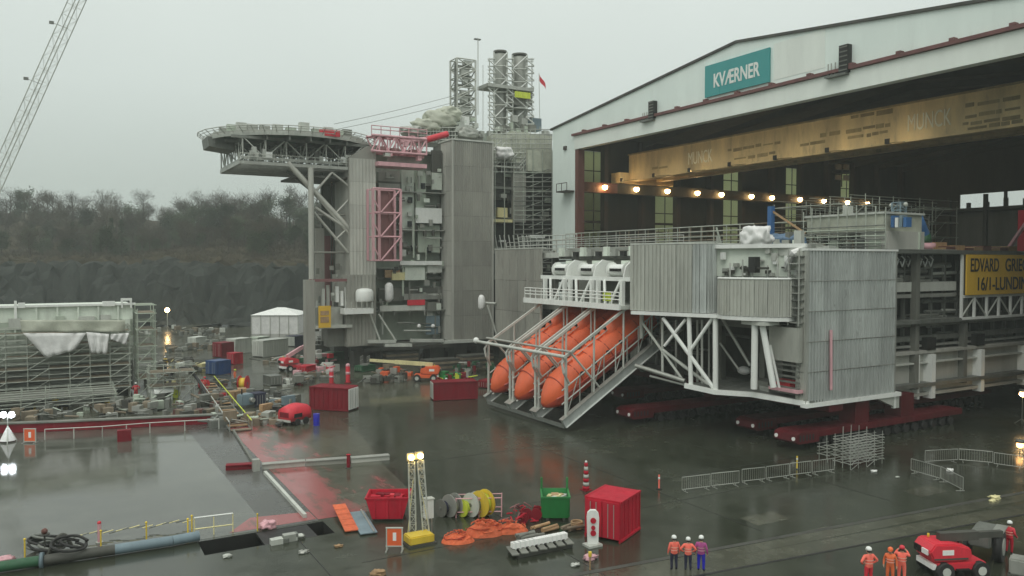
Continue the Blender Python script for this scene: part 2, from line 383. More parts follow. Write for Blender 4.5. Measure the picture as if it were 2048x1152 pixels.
def text_mesh(body, size, ext=.02, bold=0.):
    cu = bpy.data.curves.new('txt', 'FONT'); cu.body = body; cu.size = size; cu.extrude = ext; cu.offset = bold; cu.align_x = 'CENTER'; cu.align_y = 'CENTER'
    o = bpy.data.objects.new('txt', cu); COL.objects.link(o)
    dg = bpy.context.evaluated_depsgraph_get(); me = bpy.data.meshes.new_from_object(o.evaluated_get(dg))
    bpy.data.objects.remove(o); return me
def lettering(parent, body, c, wd, ht, mt, face='Y', name='lettering', bold=.0, ext=.02):
    me = text_mesh(body, 1., ext, bold); xs = [v.co.x for v in me.vertices]; ys = [v.co.y for v in me.vertices]
    cx, cy = (max(xs) + min(xs)) / 2, (max(ys) + min(ys)) / 2; kx, ky = wd / (max(xs) - min(xs)), ht / (max(ys) - min(ys))
    for v in me.vertices: v.co.x = (v.co.x - cx) * kx; v.co.y = (v.co.y - cy) * ky
    me.materials.clear(); me.materials.append(M[mt])
    rot = Matrix.Rotation(-math.pi / 2, 4, 'Z') if face == 'X' else Matrix.Identity(4)
    return link(bpy.data.objects.new(name, me), parent, Matrix.Translation(Vector(c)) @ rot @ Matrix.Rotation(math.pi / 2, 4, 'X'))
def blob(name, c, r, mt, parent=None, sub=3, amp=.25, fr=1.2, seed=0, flat=None):
    """a lumpy wrapped bundle"""
    bm = bmesh.new(); bmesh.ops.create_icosphere(bm, subdivisions=sub, radius=1)
    for v in bm.verts:
        p = v.co.copy(); q = Vector((max(-.82, min(.82, p.x)), max(-.82, min(.82, p.y)), max(-.75, min(.8, p.z))))
        k = 1 + amp * noise.noise(p * fr + Vector((seed, seed * .7, 3))) + amp * .4 * noise.noise(p * fr * 3 + Vector((seed, 1, seed)))
        v.co = Vector((q.x * r[0], q.y * r[1], q.z * r[2])) * k
    me = bpy.data.meshes.new(name); bm.to_mesh(me); bm.free(); me.materials.append(M[mt])
    for p in me.polygons: p.use_smooth = True
    return link(bpy.data.objects.new(name, me), parent, Matrix.Translation(Vector(c)))
# ------------------------------------------------------------------ ground
SL = (7.0, 14.2, 45.3, 47.7)                 # open slot between quay and barge deck
g = MB(); B_ = 3000
for x0, x1, y0, y1 in ((-B_, B_, -B_, SL[2]), (-B_, B_, SL[3], B_), (-B_, SL[0], SL[2], SL[3]), (SL[1], B_, SL[2], SL[3])):
    g.add([(x0, y0, 0), (x1, y0, 0), (x1, y1, 0), (x0, y1, 0)], [(0, 1, 2, 3)])
ground = structure(g.build('ground', 'asphalt'))
s = MB()
s.add([(SL[0], SL[2], 0), (SL[1], SL[2], 0), (SL[1], SL[3], 0), (SL[0], SL[3], 0), (SL[0], SL[2], -4), (SL[1], SL[2], -4), (SL[1], SL[3], -4), (SL[0], SL[3], -4)],
      [(0, 1, 5, 4), (1, 2, 6, 5), (2, 3, 7, 6), (3, 0, 4, 7)])
structure(s.build('quay_gap_wall', 'black'))
s = MB(); s.add([(SL[0], SL[2], -2.4), (SL[1], SL[2], -2.4), (SL[1], SL[3], -2.4), (SL[0], SL[3], -2.4)], [(0, 1, 2, 3)]); structure(s.build('quay_water', 'water'))
def sheet(name, pts, z, mt, parent=None):
    m_ = MB(); m_.add([(p[0], p[1], z) for p in pts], [tuple(range(len(pts)))]); o = m_.build(name, mt, parent)
    return structure(o) if parent is None else o
deck = sheet('barge_deck', [(-90, 48.0), (11, 48.0), (11, 84), (-4, 90), (-90, 120)], .006, 'deck_wet')
sheet('deck_strip', [(11, 47.9), (14.0, 47.9), (14.6, 82.5), (11, 84)], .010, 'deck_strip')
sheet('far_yard', [(-200, 122), (-4, 92), (15, 84), (52, 84), (52, 300), (-200, 300)], .004, 'yard_concrete')
# old red primer on the quay beside the strip
sheet('primed_ground', [(14.05, 48.2), (19, 48.0), (21.5, 52), (22.5, 60), (24.5, 70), (25, 79), (21, 84), (14.6, 83)], .007, 'red_stain')
sheet('primed_ground', [(8.8, 48.3), (14.0, 48.3), (14.0, 50.0), (10.5, 50.6)], .013, 'red_stain')
for x0, y0, x1, y1 in ((24, 20, 24.06, 46), (36, 33, 36.06, 60), (26, 58, 52, 58.06), (26, 44.5, 60, 44.56), (48, 33, 48.06, 58), (14, 40, 46, 40.06), (2, 30, 2.06, 45), (12, 26, 12.06, 45)):
    sheet('slab_joint', [(x0, y0), (x1, y0), (x1, y1), (x0, y1)], .008, 'black')
# crane rails and concrete strip in the foreground asphalt
def strip(name, a, b_, w0, w1, z, mt):
    a, b_ = G(*a), G(*b_); d = (b_ - a).normalized(); n = Vector((-d.y, d.x, 0)); a = a - d * 60; b_ = b_ + d * 40
    return sheet(name, [a + n * w0, b_ + n * w0, b_ + n * w1, a + n * w1], z, mt)
strip('concrete_strip', (1404, 1150), (2048, 1029), .1, 1.5, .005, 'yard_concrete')
strip('crane_rail', (1404, 1150), (2048, 1029), -.09, .09, .009, 'black')
strip('crane_rail', (1542, 1077), (2048, 984), -.22, .12, .009, 'dark_steel')
strip('concrete_strip', (1542, 1077), (2048, 984), -1.3, -.3, .006, 'yard_concrete')
for px, py, wx, wy in ((1530, 1036, 1.5, .8), (1850, 982, 1.6, .8), (1620, 1068, 2.0, .5), (1935, 1006, 2.2, .4)):
    c = G(px, py); sheet('concrete_patch', [(c.x - wx, c.y - wy), (c.x + wx * .8, c.y - wy * 1.1), (c.x + wx, c.y + wy * .9), (c.x - wx * .9, c.y + wy)], .004, 'yard_concrete')

# ------------------------------------------------------------------ assembly hall
XF, YL, YR, ZE, ZA, XB = 73.4, 113.5, 30.5, 38.0, 42.7, 168.0
YA = (YL + YR) / 2; ZL = 33.9; YO = 106.7
hall = thing('assembly_hall', 'huge pale grey industrial hall with gabled front and wide dark open door', 'building', (XF, YA, 0))
def gz(y): return ZA - (ZA - ZE) * abs(y - YA) / (YL - YA)
m_ = MB(); m_.prism([(XF, YL, 0), (XF, YO, 0), (XF, YO, 36.05), (XF, YR, 36.05), (XF, YR, ZE), (XF, YA, ZA), (XF, YL, ZE)], (.7, 0, 0)); m_.build('front_wall', 'facade', hall)
m_ = MB(); m_.box(XF - .25, XF + .9, YR, YO + .0, ZL, 36.0); m_.build('door_lintel', 'facade_pale', hall)
m_ = MB(); m_.box(XF - .6, XF - .02, YR, YO + .4, 36.05, 36.4); m_.build('door_track', 'trim_red', hall)
for k in range(14):
    y = YO - 3 - k * 5.4; box('track_bracket', (XF - .62, XF - .003, y, y + .5, 36.4, 36.66), 'trim_red', hall)
for a, b_ in (((YL + .5, gz(YL) - .05), (YA, ZA)), ((YA, ZA), (YR, gz(YR)))):
    beam('roof_edge', (XF + .2, a[0], a[1] + .15), (XF + .2, b_[0], b_[1] + .15), .9, .3, 'dark_steel', hall)
m_ = MB()
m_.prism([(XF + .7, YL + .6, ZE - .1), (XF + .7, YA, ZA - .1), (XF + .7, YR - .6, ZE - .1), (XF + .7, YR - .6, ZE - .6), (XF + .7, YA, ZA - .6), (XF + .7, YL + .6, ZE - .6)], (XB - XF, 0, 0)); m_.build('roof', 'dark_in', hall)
# left wall with tall translucent strips
WIN = [(79.2, 84.0), (95.2, 100.0), (112.0, 116.4), (129.2, 133.0), (146, 150)]
xs = XF + .7
for a, b_ in WIN + [(XB, XB)]:
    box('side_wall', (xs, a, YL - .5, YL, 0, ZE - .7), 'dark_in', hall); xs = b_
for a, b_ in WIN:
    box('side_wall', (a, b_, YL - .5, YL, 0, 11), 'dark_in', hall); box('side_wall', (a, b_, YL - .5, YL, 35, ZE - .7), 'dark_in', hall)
    wn = box('window', (a, b_, YL - .62, YL - .50, 22.6, 23.0), 'column_dark', hall)
    z = 11
    while z < 34.9:
        for h in (0, 1):
            xa = a + h * (b_ - a) / 2
            box('pane', (xa + .05, xa + (b_ - a) / 2 - .05, YL - .28, YL - .22, z + .08, z + 3.36), 'pane', wn)
        box('glazing_bar', (a, b_, YL - .45, YL - .3, z - .08, z + .08), 'column_dark', wn)
        z += 3.43
    box('glazing_bar', ((a + b_) / 2 - .06, (a + b_) / 2 + .06, YL - .44, YL - .3, 11, 35), 'column_dark', wn)
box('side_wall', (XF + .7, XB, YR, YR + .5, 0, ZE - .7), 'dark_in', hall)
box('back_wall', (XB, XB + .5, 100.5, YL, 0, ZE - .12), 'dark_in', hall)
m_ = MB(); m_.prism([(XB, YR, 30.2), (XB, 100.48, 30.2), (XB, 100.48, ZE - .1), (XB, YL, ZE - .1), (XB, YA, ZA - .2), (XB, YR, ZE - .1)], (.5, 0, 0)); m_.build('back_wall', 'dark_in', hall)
for y in (91, 81.5, 70, 55): tube('door_post', (XB + .2, y, 0), (XB + .2, y, 30.2), .35, 'column_dark', hall)
# columns, runway beams
for k in range(12):
    x = XF + 1.2 + k * 8.2
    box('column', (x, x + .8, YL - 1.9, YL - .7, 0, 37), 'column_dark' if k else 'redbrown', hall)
    beam('roof_truss', (x + .4, YL - .7, 36.4), (x + .4, YA, 41.0), .4, .9, 'dark_in', hall)
    beam('roof_truss', (x + .4, YR + .7, 36.4), (x + .4, YA, 41.0), .4, .9, 'dark_in', hall)
box('door_jamb', (XF - .12, XF + 1.1, YO - .9, YO - .02, 0, ZL - .02), 'redbrown', hall)
box('crane_runway', (XF + .9, 84.5, 110.2, 111.4, 27.6, 29.3), 'redbrown', hall); box('crane_runway', (84.52, XB - 1, 110.2, 111.4, 27.6, 29.3), 'dark_in', hall)  # one beam, inner length darker: its shade is put into the colour
box('crane_runway', (XF + .9, XB - 1, 32.6, 33.8, 27.6, 29.3), 'redbrown', hall)
box('stair_landing', (XF - 1.6, XF - .02, 107.0, 110.0, 27.2, 27.4), 'column_dark', hall)
for y in (107., 108.5, 110.): tube('landing_post', (XF - 1.5, y, 27.4), (XF - 1.5, y, 28.6), .06, 'column_dark', hall)
tube('landing_rail', (XF - 1.5, 107, 28.6), (XF - 1.5, 110, 28.6), .06, 'column_dark', hall)
box('wall_fixture', (XF - .3, XF - .02, 109.2, 109.9, 34.2, 34.8), 'column_dark', hall)
# old sign patch
a, b_ = AX(1548, 100, XF), AX(1650, 150, XF)
box('repainted_panel', (XF - .03, XF - .003, b_.y, a.y, 37.0, 41.2), 'facade_pale', hall)
# floodlight housings over the door track
for px, py, hh in ((1690, 118, 2.9), (1305, 220, 2.4)):
    c = AX(px, py, XF - .4)
    f = thing('floodlight_box', 'tall dark louvred housing on the hall front %s' % ('right of the teal sign' if px > 1500 else 'above the door, towards the wall pier'), 'floodlight', (c.x, c.y, c.z - hh / 2))
    box('housing', (XF - .7, XF - .02, c.y - .55, c.y + .55, c.z - hh / 2, c.z + hh / 2), 'black', f)
    for i in range(6):
        z = c.z - hh / 2 + .2 + i * hh / 6; box('louvre', (XF - .78, XF - .7, c.y - .5, c.y + .5, z, z + .12), 'mid_grey', f)
    box('bracket', (XF - .9, XF - .02, c.y - .4, c.y + 2.2, c.z - hh / 2 - .25, c.z - hh / 2 - .05), 'galv_dark', f)
    for dy in (1.2, 1.7, 2.1): tube('cable_conduit', (XF - .4, c.y + dy, c.z - hh / 2), (XF - .4, c.y + dy, c.z - .1), .07, 'galv', f, 6)
# name sign
sg = thing('company_sign', 'teal rectangular sign with white capital letters on the hall front', 'sign', (XF - .3, 71.9, 36.9))
box('sign_panel', (XF - .28, XF - .04, 66.6, 77.2, 36.9, 40.9), 'teal', sg)
lettering(sg, 'KVÆRNER', (XF - .30, 71.8, 38.75), 7.6, 1.75, 'white', 'X', bold=.022)
# overhead travelling crane
cr = thing('overhead_crane', 'ochre box girder travelling crane spanning the hall under its roof', 'crane', (87.5, 72, 30))
box('girder', (86.8, 88.4, 34.5, 110.0, 30.0, 34.2), 'crane_yellow', cr)
box('flange', (86.5, 88.7, 34.5, 110.0, 34.2, 34.4), 'crane_dark', cr); box('flange', (86.5, 88.7, 34.5, 110.0, 29.8, 30.0), 'crane_yellow', cr)
box('girder', (92.5, 94.1, 34.5, 110.0, 30.0, 34.2), 'crane_yellow', cr)
for y0, y1 in ((109.6, 112), (32.5, 34.8)):
    box('end_carriage', (84.5, 96.5, y0, y1, 29.4, 31.2), 'crane_yellow', cr)
rs = random.Random(3)
for (px0, px1, py) in ((1455, 1560, 300), (1465, 1550, 318), (1600, 1650, 290), (1640, 1680, 270), (1690, 1785, 236), (1690, 1780, 262), (1695, 1775, 275), (1920, 2040, 212), (1930, 2040, 232), (1925, 2040, 248), (1935, 2045, 262), (1300, 1335, 338)):
    a, b_ = AX(px0, py, 86.75), AX(px1, py - (px1 - px0) * .13, 86.75)
    zc = min(33.9, max(30.3, (a.z + b_.z) / 2)); y = b_.y
    while y < a.y - .4:
        l = rs.uniform(.5, 2.4)
        box('girder_mark', (86.76, 86.797, y, min(a.y, y + l), zc - rs.uniform(.08, .3), zc + rs.uniform(.08, .3)), 'crane_dark', cr); y += l + rs.uniform(.1, .5)  # flat dark dashes painting walkway shadows and unreadable markings
for px, py, ww in ((1858, 243, 5.2), (1400, 318, 5.2)):
    c = AX(px, py, 86.77); lettering(cr, 'MUNCK', (86.78, c.y, 32.0), ww, 1.9, 'crane_mark', 'X', bold=0, ext=.03)
for k in range(7):  # lamps added to light the girder, plates keep them out of view
    y = 107.5 - k * 8.2; tube('fill_lamp_bracket', (86.8, y, 29.9), (83.4, y, 29.5), .05, 'crane_dark', cr, 5); ball('girder_fill_lamp', (83.4, y, 29.6), .08, 'lamp_girder_fill', cr); box('fill_lamp_screen', (83.2, 83.26, y - .3, y + .3, 29.35, 29.95), 'column_dark', cr); box('fill_lamp_screen', (83.26, 83.6, y - .3, y + .3, 29.35, 29.4), 'column_dark', cr)
# lamps hung along the runway
for px, py in ((1210, 375), (1273, 380), (1335, 384), (1395, 388), (1443, 392), (1503, 397), (1544, 400), (1600, 404), (1648, 408), (1695, 411), (1735, 414)):
    p = AY(px, py, 109.6); p.z = 28.5 - .004 * (p.x - 83)
    l = thing('hall_lamp', 'round warm glowing lamp hanging in a row along the wall inside the dark hall', 'lamp', p, 'row of lamps along the hall wall')
    tube('bracket', p + Vector((0, 0, .3)), p + Vector((0, .62, .3)), .05, 'column_dark', l, 6)
    tube('shade', p + Vector((0, 0, .22)), p + Vector((0, 0, .5)), .34, 'column_dark', l, 10)
    ball('bulb', p, .46, 'lamp_warm', l)
# dim floodlight cluster in the hall's depth
p = AY(1684, 345, 112.2)
fl = thing('floodlight_cluster', 'cluster of four small pale floodlights high on the inner hall wall', 'floodlight', p)
box('mount', (p.x - 2.6, p.x + 2.6, 112.2, 113.0, p.z - .15, p.z + .15), 'column_dark', fl)
for dx, dz in ((-1.3, 1.1), (1.2, 1.2), (-1.3, -1.1), (1.2, -1.1)): box('lamp_head', (p.x + dx - .75, p.x + dx + .75, 111.9, 112.3, p.z + dz - .55, p.z + dz + .55), 'lens_white', fl)
tube('mount_post', (p.x, 112.25, p.z - 3), (p.x, 112.25, p.z + 1.6), .12, 'column_dark', fl)
# ------------------------------------------------------------------ near module, rolling out of the hall on trailers
X0, Y0, Y9 = 54.7, 45.5, 99.5
nm = thing('process_module', 'grey steel offshore module with corrugated cladding standing in the hall doorway', 'platform module', (70, 72, 3.5))
def col(name, x, y, z0, z1, r, mt, n=8): return tube(name, (x, y, z0), (x, y, z1), r, mt, nm, n)
# decks
for z, x0, y0 in ((4.2, 59.5, 46.5), (10.3, 56.5, 46.5), (17.0, 55.4, 46.3)):
    box('deck', (x0, 112, y0, Y9 - .4, z - .35, z), 'galv_dark', nm)
    box('deck_beam', (x0 - .25, x0 - .01, y0, Y9 - .4, z - .6, z + .05), 'whitegrey' if z > 12 else 'mid_grey', nm)
for y in (47.2, 52.5, 58., 64., 70., 76., 82., 88., 94.):
    for x in (57.4, 64.5, 72., 80.):
        box('column', (x - .3, x + .3, y - .3, y + .3, 3.6, 17.0), 'mid_grey', nm)
box('bulkhead', (69, 69.4, 52, Y9 - 1, 4.3, 16.6), 'dark_steel', nm)
box('bulkhead', (62.0, 62.3, 56, 68, 4.3, 9.9), 'dark_steel', nm)
FA, FB = Vector((48.5, 61.2)), Vector((54.9, 45.2))      # the module's front runs askew from the boat station to the corner tower
FD = (FB - FA).normalized(); FN = Vector((FD.y, -FD.x)); FN = FN if FN.x < 0 else -FN
def AP(px, py, off=0.):
    d = ray(px, py); n = FN; t = (FA.dot(n) - off) / (d.x * n.x + d.y * n.y); return CAM + d * t
rr = random.Random(11)
for k in range(46):                                     # process pipes behind the frames
    y = rr.uniform(47.5, 97); z = rr.uniform(4.6, 16.2); l = rr.uniform(3, 9); r_ = rr.uniform(.1, .38)
    if rr.random() < .6: tube('pipe', (rr.uniform(58.5, 60), y, z), (rr.uniform(58.5, 60), min(98.5, y + l), z), r_, rr.choice(['galv', 'mid_grey', 'whitegrey', 'galv_dark']), nm, 8)
    else: tube('pipe', (rr.uniform(58.5, 62), y, max(4.3, z - l / 2)), (rr.uniform(58.5, 62), y, min(16.5, z + l / 2)), r_, rr.choice(['galv', 'mid_grey', 'galv_dark']), nm, 8)
for k in range(12):
    y = rr.uniform(48, 96); zf = rr.choice((4.25, 10.35)); box('equipment_skid', (60.5, 63, y, y + rr.uniform(1.5, 3.2), zf, zf + rr.uniform(1.4, 3.4)), rr.choice(['mid_grey', 'galv', 'pale_green', 'galv_dark']), nm)
# corrugated walls: left wall, centre box with rounded end, corner tower
cladding(nm, (X0, Y9), (X0, 86.9), 5.0, 17.6, 'taupe', 2.1, 3, .4)
box('wall_cap', (X0 - .12, X0 + .5, 86.8, Y9 + .1, 17.6, 17.75), 'whitegrey', nm)
def arc(cx, cy, rx, ry, a0, a1, n): return [(cx + rx * math.cos(R(a0 + (a1 - a0) * i / n)), cy + ry * math.sin(R(a0 + (a1 - a0) * i / n))) for i in range(n + 1)]
ZG = 11.15
def FP(px, off=0.): p = AP(px, 560, off); return (p.x, p.y)
cladding(nm, FA, FP(1385), ZG + .05, 17.5, 'steel', 1.75, 1, .40)
cv = [FP(1385), FP(1400, .05), FP(1414, .3), FP(1425, .8), FP(1431, 1.6), FP(1434, 3.2)]
for a, b_ in zip(cv[:-1], cv[1:]): cladding(nm, a, b_, ZG + .05, 17.5, 'steel_cool', 3, 1, .34)
cladding(nm, (FA.x + 6, FA.y + .2), FA, ZG + .05, 17.5, 'steel', 2, 1, .46)
m_ = MB(); m_.prism([(p[0], p[1], 17.5) for p in [FA] + cv] + [(58, 54, 17.5), (58, 61.2, 17.5)], (0, 0, .14)); m_.build('roof_plate', 'whitegrey', nm)
box('bulkhead', (56.2, 56.5, 46.5, 61, ZG, 17.0), 'mid_grey', nm)
tc0, tc1 = Vector(FP(1437)), Vector(FP(1588)); tcm = (tc0 + tc1) / 2; th_ = (tc1 - tc0).length / 2
tubp = []
for i in range(10):
    a = math.pi * (1 - i / 9); tubp.append(tuple(tcm + FD * th_ * math.cos(a) + FN * (2.1 * math.sin(a) ** .7 - .5)))
for a, b_ in zip(tubp[:-1], tubp[1:]): cladding(nm, a, b_, ZG + .05, 14.35, 'steel', 3, 1, .36)
m_ = MB(); m_.path([(p[0], p[1], 14.42) for p in tubp], .11, 6); m_.build('wall_cap', 'white', nm)
m_ = MB(); m_.prism([(p[0], p[1], ZG - .33) for p in [FP(1262, -.25)] + [FP(1434, -.25)] + tubp[1:] + [(57, 47, 0), (57, 61.5, 0)]], (0, 0, .33)); m_.v = [(v[0], v[1], ZG - .33 if i < len(m_.v) // 2 else ZG) for i, v in enumerate(m_.v)]; m_.build('gallery_floor', 'white', nm)
cladding(nm, (X0, Y0), (66.4, Y0), 4.0, 16.8, 'steel_cool', 1.95, 5, .39, .11)
cladding(nm, (X0, 46.6), (X0, Y0), 4.0, 16.8, 'steel', 1.1, 5, .36)
box('corner_post', (X0 - .1, X0 + .15, Y0 - .1, Y0 + .12, 3.9, 16.9), 'galv', nm)
box('corner_post', (66.3, 66.55, Y0 - .1, Y0 + .12, 3.9, 16.9), 'galv', nm)
box('wall_cap', (X0 - .15, 66.6, Y0 - .16, Y0 + .5, 16.8, 16.98), 'white', nm)
for z in (6.6, 9.15, 11.7, 14.25): box('sheeting_rail', (X0, 66.4, Y0 - .13, Y0 - .1, z - .03, z + .03), 'galv', nm)
box('sill_beam', (X0 - .2, 67.2, Y0 - .25, Y0 + .4, 3.62, 3.98), 'white', nm)
m_ = MB(); m_.prism([(64.0, Y0 - .05, 3.6), (67.2, Y0 - .05, 3.6), (67.2, Y0 - .05, 2.5), (66.9, Y0 - .05, 2.5)], (0, .4, 0)); m_.build('bracket_plate', 'whitegrey', nm)
beam('side_beam', (66.6, 45.6, 3.7), (66.6, 45.6, 2.5), .3, .3, 'white', nm)
# upper gallery slab and fascia
f0, f1 = FP(1434, 1.9), FP(1606, 1.7)
beam('fascia', (*f0, 15.85), (*f1, 15.85), .2, 2.6, 'mint', nm); beam('fascia', (*FP(1432, 1.5), 17.25), (*FP(1612, 1.3), 17.25), .5, .35, 'white', nm)
for k in range(22):
    pxx = rr.uniform(1440, 1605); p_ = FP(pxx, 1.5); zz = rr.uniform(14.4, 16.6); box('wall_fitting', (p_[0] - .15, p_[0] + .15, p_[1] - rr.uniform(.1, .5), p_[1] + .1, zz, zz + rr.uniform(.1, .7)), rr.choice(['whitegrey', 'galv', 'dark_steel', 'white', 'mid_grey']), nm)
for pxx in (1460, 1485, 1505, 1535, 1555, 1580): p_ = FP(pxx, .9); col('stanchion', p_[0], p_[1], 14.2, rr.uniform(15.0, 16.4), .07, rr.choice(['galv', 'white', 'whitegrey']), 6)
p_ = FP(1508, .8); box('valve_box', (p_[0] - .3, p_[0] + .3, p_[1] - .4, p_[1] + .4, 14.9, 16.3), 'black', nm); box('valve_box', (p_[0] - .1, p_[0] + .1, p_[1] - 1.6, p_[1] + 1.6, 15.2, 15.4), 'dark_steel', nm)
for k in range(7):
    y = 47.2 + k * 1.5; col('stanchion', X0 + 1.4, y, 14.1, rr.uniform(15.2, 16.3), .06, 'galv', 6)
box('valve_box', (X0 + 1.2, X0 + 2.4, 52.3, 53.0, 14.6, 16.2), 'black', nm); box('valve_box', (X0 + 1.4, X0 + 2.4, 51.0, 53.8, 15.0, 15.25), 'dark_steel', nm)
box('control_panel', (X0 + 1.6, X0 + 2.4, 48.6, 50.4, 14.3, 16.4), 'galv', nm)
railing(nm, [(X0 + .8, 55.4, 14.1), (X0 + .8, 47.2, 14.1)], 1.1, 1.4, 'galv', .045)
m_ = MB(); m_.path([(X0 + 1, 48.6, 15.1), (X0 + .2, 47.6, 15.9), (X0, 47.0, 16.6), (X0 + 1, 46.8, 16.9)], .32, 8); m_.build('hose_duct', 'tarp', nm)
# stair tower beside the corner
for k in range(10):
    z = 10.7 + k * .62; box('stair_landing', (X0 - .7, X0 + .6, 45.75, 47.0, z, z + .09), 'galv_dark' if k % 2 else 'galv', nm)
for y in (45.8, 46.9): col('stair_post', X0 - .65, y, 10.5, 16.9, .07, 'galv', 6)
box('cabin', (X0 - .6, X0 + 2, 45.8, 49.0, 7.4, 10.3), 'steel', nm)
for k in range(6):
    z = 4.6 + k * .48; box('louvre_slat', (X0 - .4, X0 - .28, 45.9, 48.8, z, z + .16), 'galv_dark', nm)
# lower deck, its white edge beam steps
low = [AP(1370, 771), AP(1430, 784), AP(1505, 789), AP(1617, 808)]
lowp = [Vector(p) for p in low]
for a, b_ in zip(lowp[:-1], lowp[1:]): beam('edge_beam', a, b_, .35, .42, 'white', nm)
m_ = MB(); m_.prism([p + Vector((.35, 0, 0)) for p in lowp] + [Vector((62, lowp[3].y + .6, lowp[3].z)), Vector((62, lowp[0].y, lowp[0].z))], (0, 0, .2)); m_.build('lower_deck', 'galv_dark', nm)
def fr(p, q, r_, mt='white', X=X0, nme='brace'): return tube(nme, AP(*p, X - X0 + .2), AP(*q, X - X0 + .2), r_, mt, nm, 8)
for p, q, r_ in (((1431, 634), (1431, 784), .26), ((1378, 634), (1382, 772), .22), ((1325.6, 636), (1427, 776), .2), ((1425, 636), (1380, 702), .17), ((1371, 639), (1329, 692), .15)):
    fr(p, q, r_)
for p, q, r_ in (((1285, 646), (1371, 768), .14), ((1325.6, 700), (1424, 775), .17), ((1325, 640), (1325, 745), .14), ((1404, 640), (1404, 770), .12)): fr(p, q, r_, 'whitegrey', X0 + 1.2)
for p, q, r_ in (((1444, 636), (1500, 731), .16), ((1440, 686), (1478, 740), .12), ((1395, 640), (1395, 770), .12), ((1352, 640), (1352, 755), .12), ((1418, 640), (1418, 775), .1)): fr(p, q, r_, 'galv', X0 + 2.6)
for p, q, r_ in (((1510, 640), (1508, 778), .3), ((1523, 640), (1547, 775), .28), ((1540, 690), (1560, 782), .12)): fr(p, q, r_, 'white', X0 - 1.0 if p[0] < 1530 else X0, 'support_leg')
fr((1271, 731), (1370, 762), .22, 'galv', X0 + .6, 'edge_beam'); fr((1300, 752), (1370, 770), .12, 'galv', X0 + .8, 'edge_beam')
c = AP(1520, 640, -.4); box('drip_tray', (c.x - .9, c.x + .9, c.y - 1.3, c.y + 1.3, 10.45, 10.75), 'whitegrey', nm)
c = AX(1488, 741, X0 + 2); ball('wrapped_valve', c, (.5, .75, .42), 'tarp', nm)
c = AX(1605, 775, X0 - .2); box('loading_tray', (c.x - .6, c.x + 1.8, 45.7, 48.8, c.z - .5, c.z - .25), 'pink', nm); box('red_crate', (c.x, c.x + 1, 47, 48.6, c.z - .25, c.z + .35), 'red_bright', nm)
for k in range(14): box('loose_fitting', (X0 - .3 + rr.uniform(0, 2), X0 + rr.uniform(.1, .4) + 2, 48.5 + rr.uniform(0, 3.0), 49 + rr.uniform(0, 3.2), 4.1, 4.3 + rr.uniform(0, .9)), rr.choice(['galv', 'white', 'mid_grey']), nm)
tube('pink_post', AY(1662, 780, Y0 - .3), AY(1662, 660, Y0 - .3), .13, 'pink', nm, 6)
# near side behind the tower: deck edges, pipes, dark decks
for z, h, mt_ in ((13.0, .9, 'whitegrey'), (12.4, .35, 'galv'), (16.6, .5, 'galv'), (9.6, .3, 'galv'), (8.2, .5, 'galv_dark'), (7.6, .2, 'galv')):
    box('side_beam', (66.6, 79 if z > 12 else 100, 47.4, 47.9, z, z + h), mt_, nm)
for k in range(26):
    x = rr.uniform(67, 78); z = rr.uniform(8, 16); tube('pipe', (x, 48.2, z), (min(100, x + rr.uniform(2, 8)), 48.2, z + rr.uniform(-.2, .2)), rr.uniform(.07, .22), rr.choice(['galv', 'galv_dark', 'whitegrey', 'mid_grey']), nm, 6)
for k in range(15):
    x = 67 + k * 2.2; box('column', (x, x + .25, 48.0, 48.3, 7.4, 16.8), 'galv_dark', nm)
box('bulkhead', (66.6, 110, 51.5, 51.8, 4.2, 16.8), 'dark_steel', nm)
for k in range(9):
    p = Vector((67.5 + k * .9, 47.6, 15.9)); m_ = MB(); m_.path([p, p + Vector((.3, 0, -.5)), p + Vector((.7, 0, .2)), p + Vector((.2, 0, .5))], .07, 5); m_.build('cable_loop', rr.choice(['white', 'galv']), nm)
# sign truss
for z in (10.2, 12.4, 16.7): beam('truss_chord', (78.6, 46.6, z), (101, 46.6, z), .25, .25, 'white', nm)
for k in range(11):
    x = 78.6 + k * 2.2; beam('truss_post', (x, 46.6, 10.2), (x, 46.6, 16.7 if k == 0 else 12.4), .22, .22, 'white', nm)
    if k < 10: tube('truss_diagonal', (x + (0 if k % 2 == 0 else 2.2), 46.6, 10.3), (x + (2.2 if k % 2 == 0 else 0), 46.6, 12.3), .08, 'whitegrey', nm, 6)
# load-out girder with stiffeners
box('girder_web', (67.5, 104, 47.5, 47.8, 3.2, 7.0), 'taupe_light', nm)
for z in (2.9, 7.0): box('girder_flange', (67.5, 104, 46.9, 48.4, z, z + .3), 'taupe_light', nm)
box('girder_flange', (67.5, 104, 47.0, 48.2, 6.0, 6.15), 'whitegrey', nm)
for px in (1835, 1858, 1956, 2045):
    c = AY(px, 740, 47.1); wdt = .14 if px == 1835 else .3
    box('stiffener', (c.x - wdt, c.x + wdt, 46.6 if wdt > .2 else 46.95, 47.5, 2.6, 6.9), 'white', nm)
for px in (1852, 1950):
    c = AY(px, 690, 47.4); box('bearing_block', (c.x - .7, c.x + .7, 46.8, 48.2, 7.3, 8.5), 'black', nm)
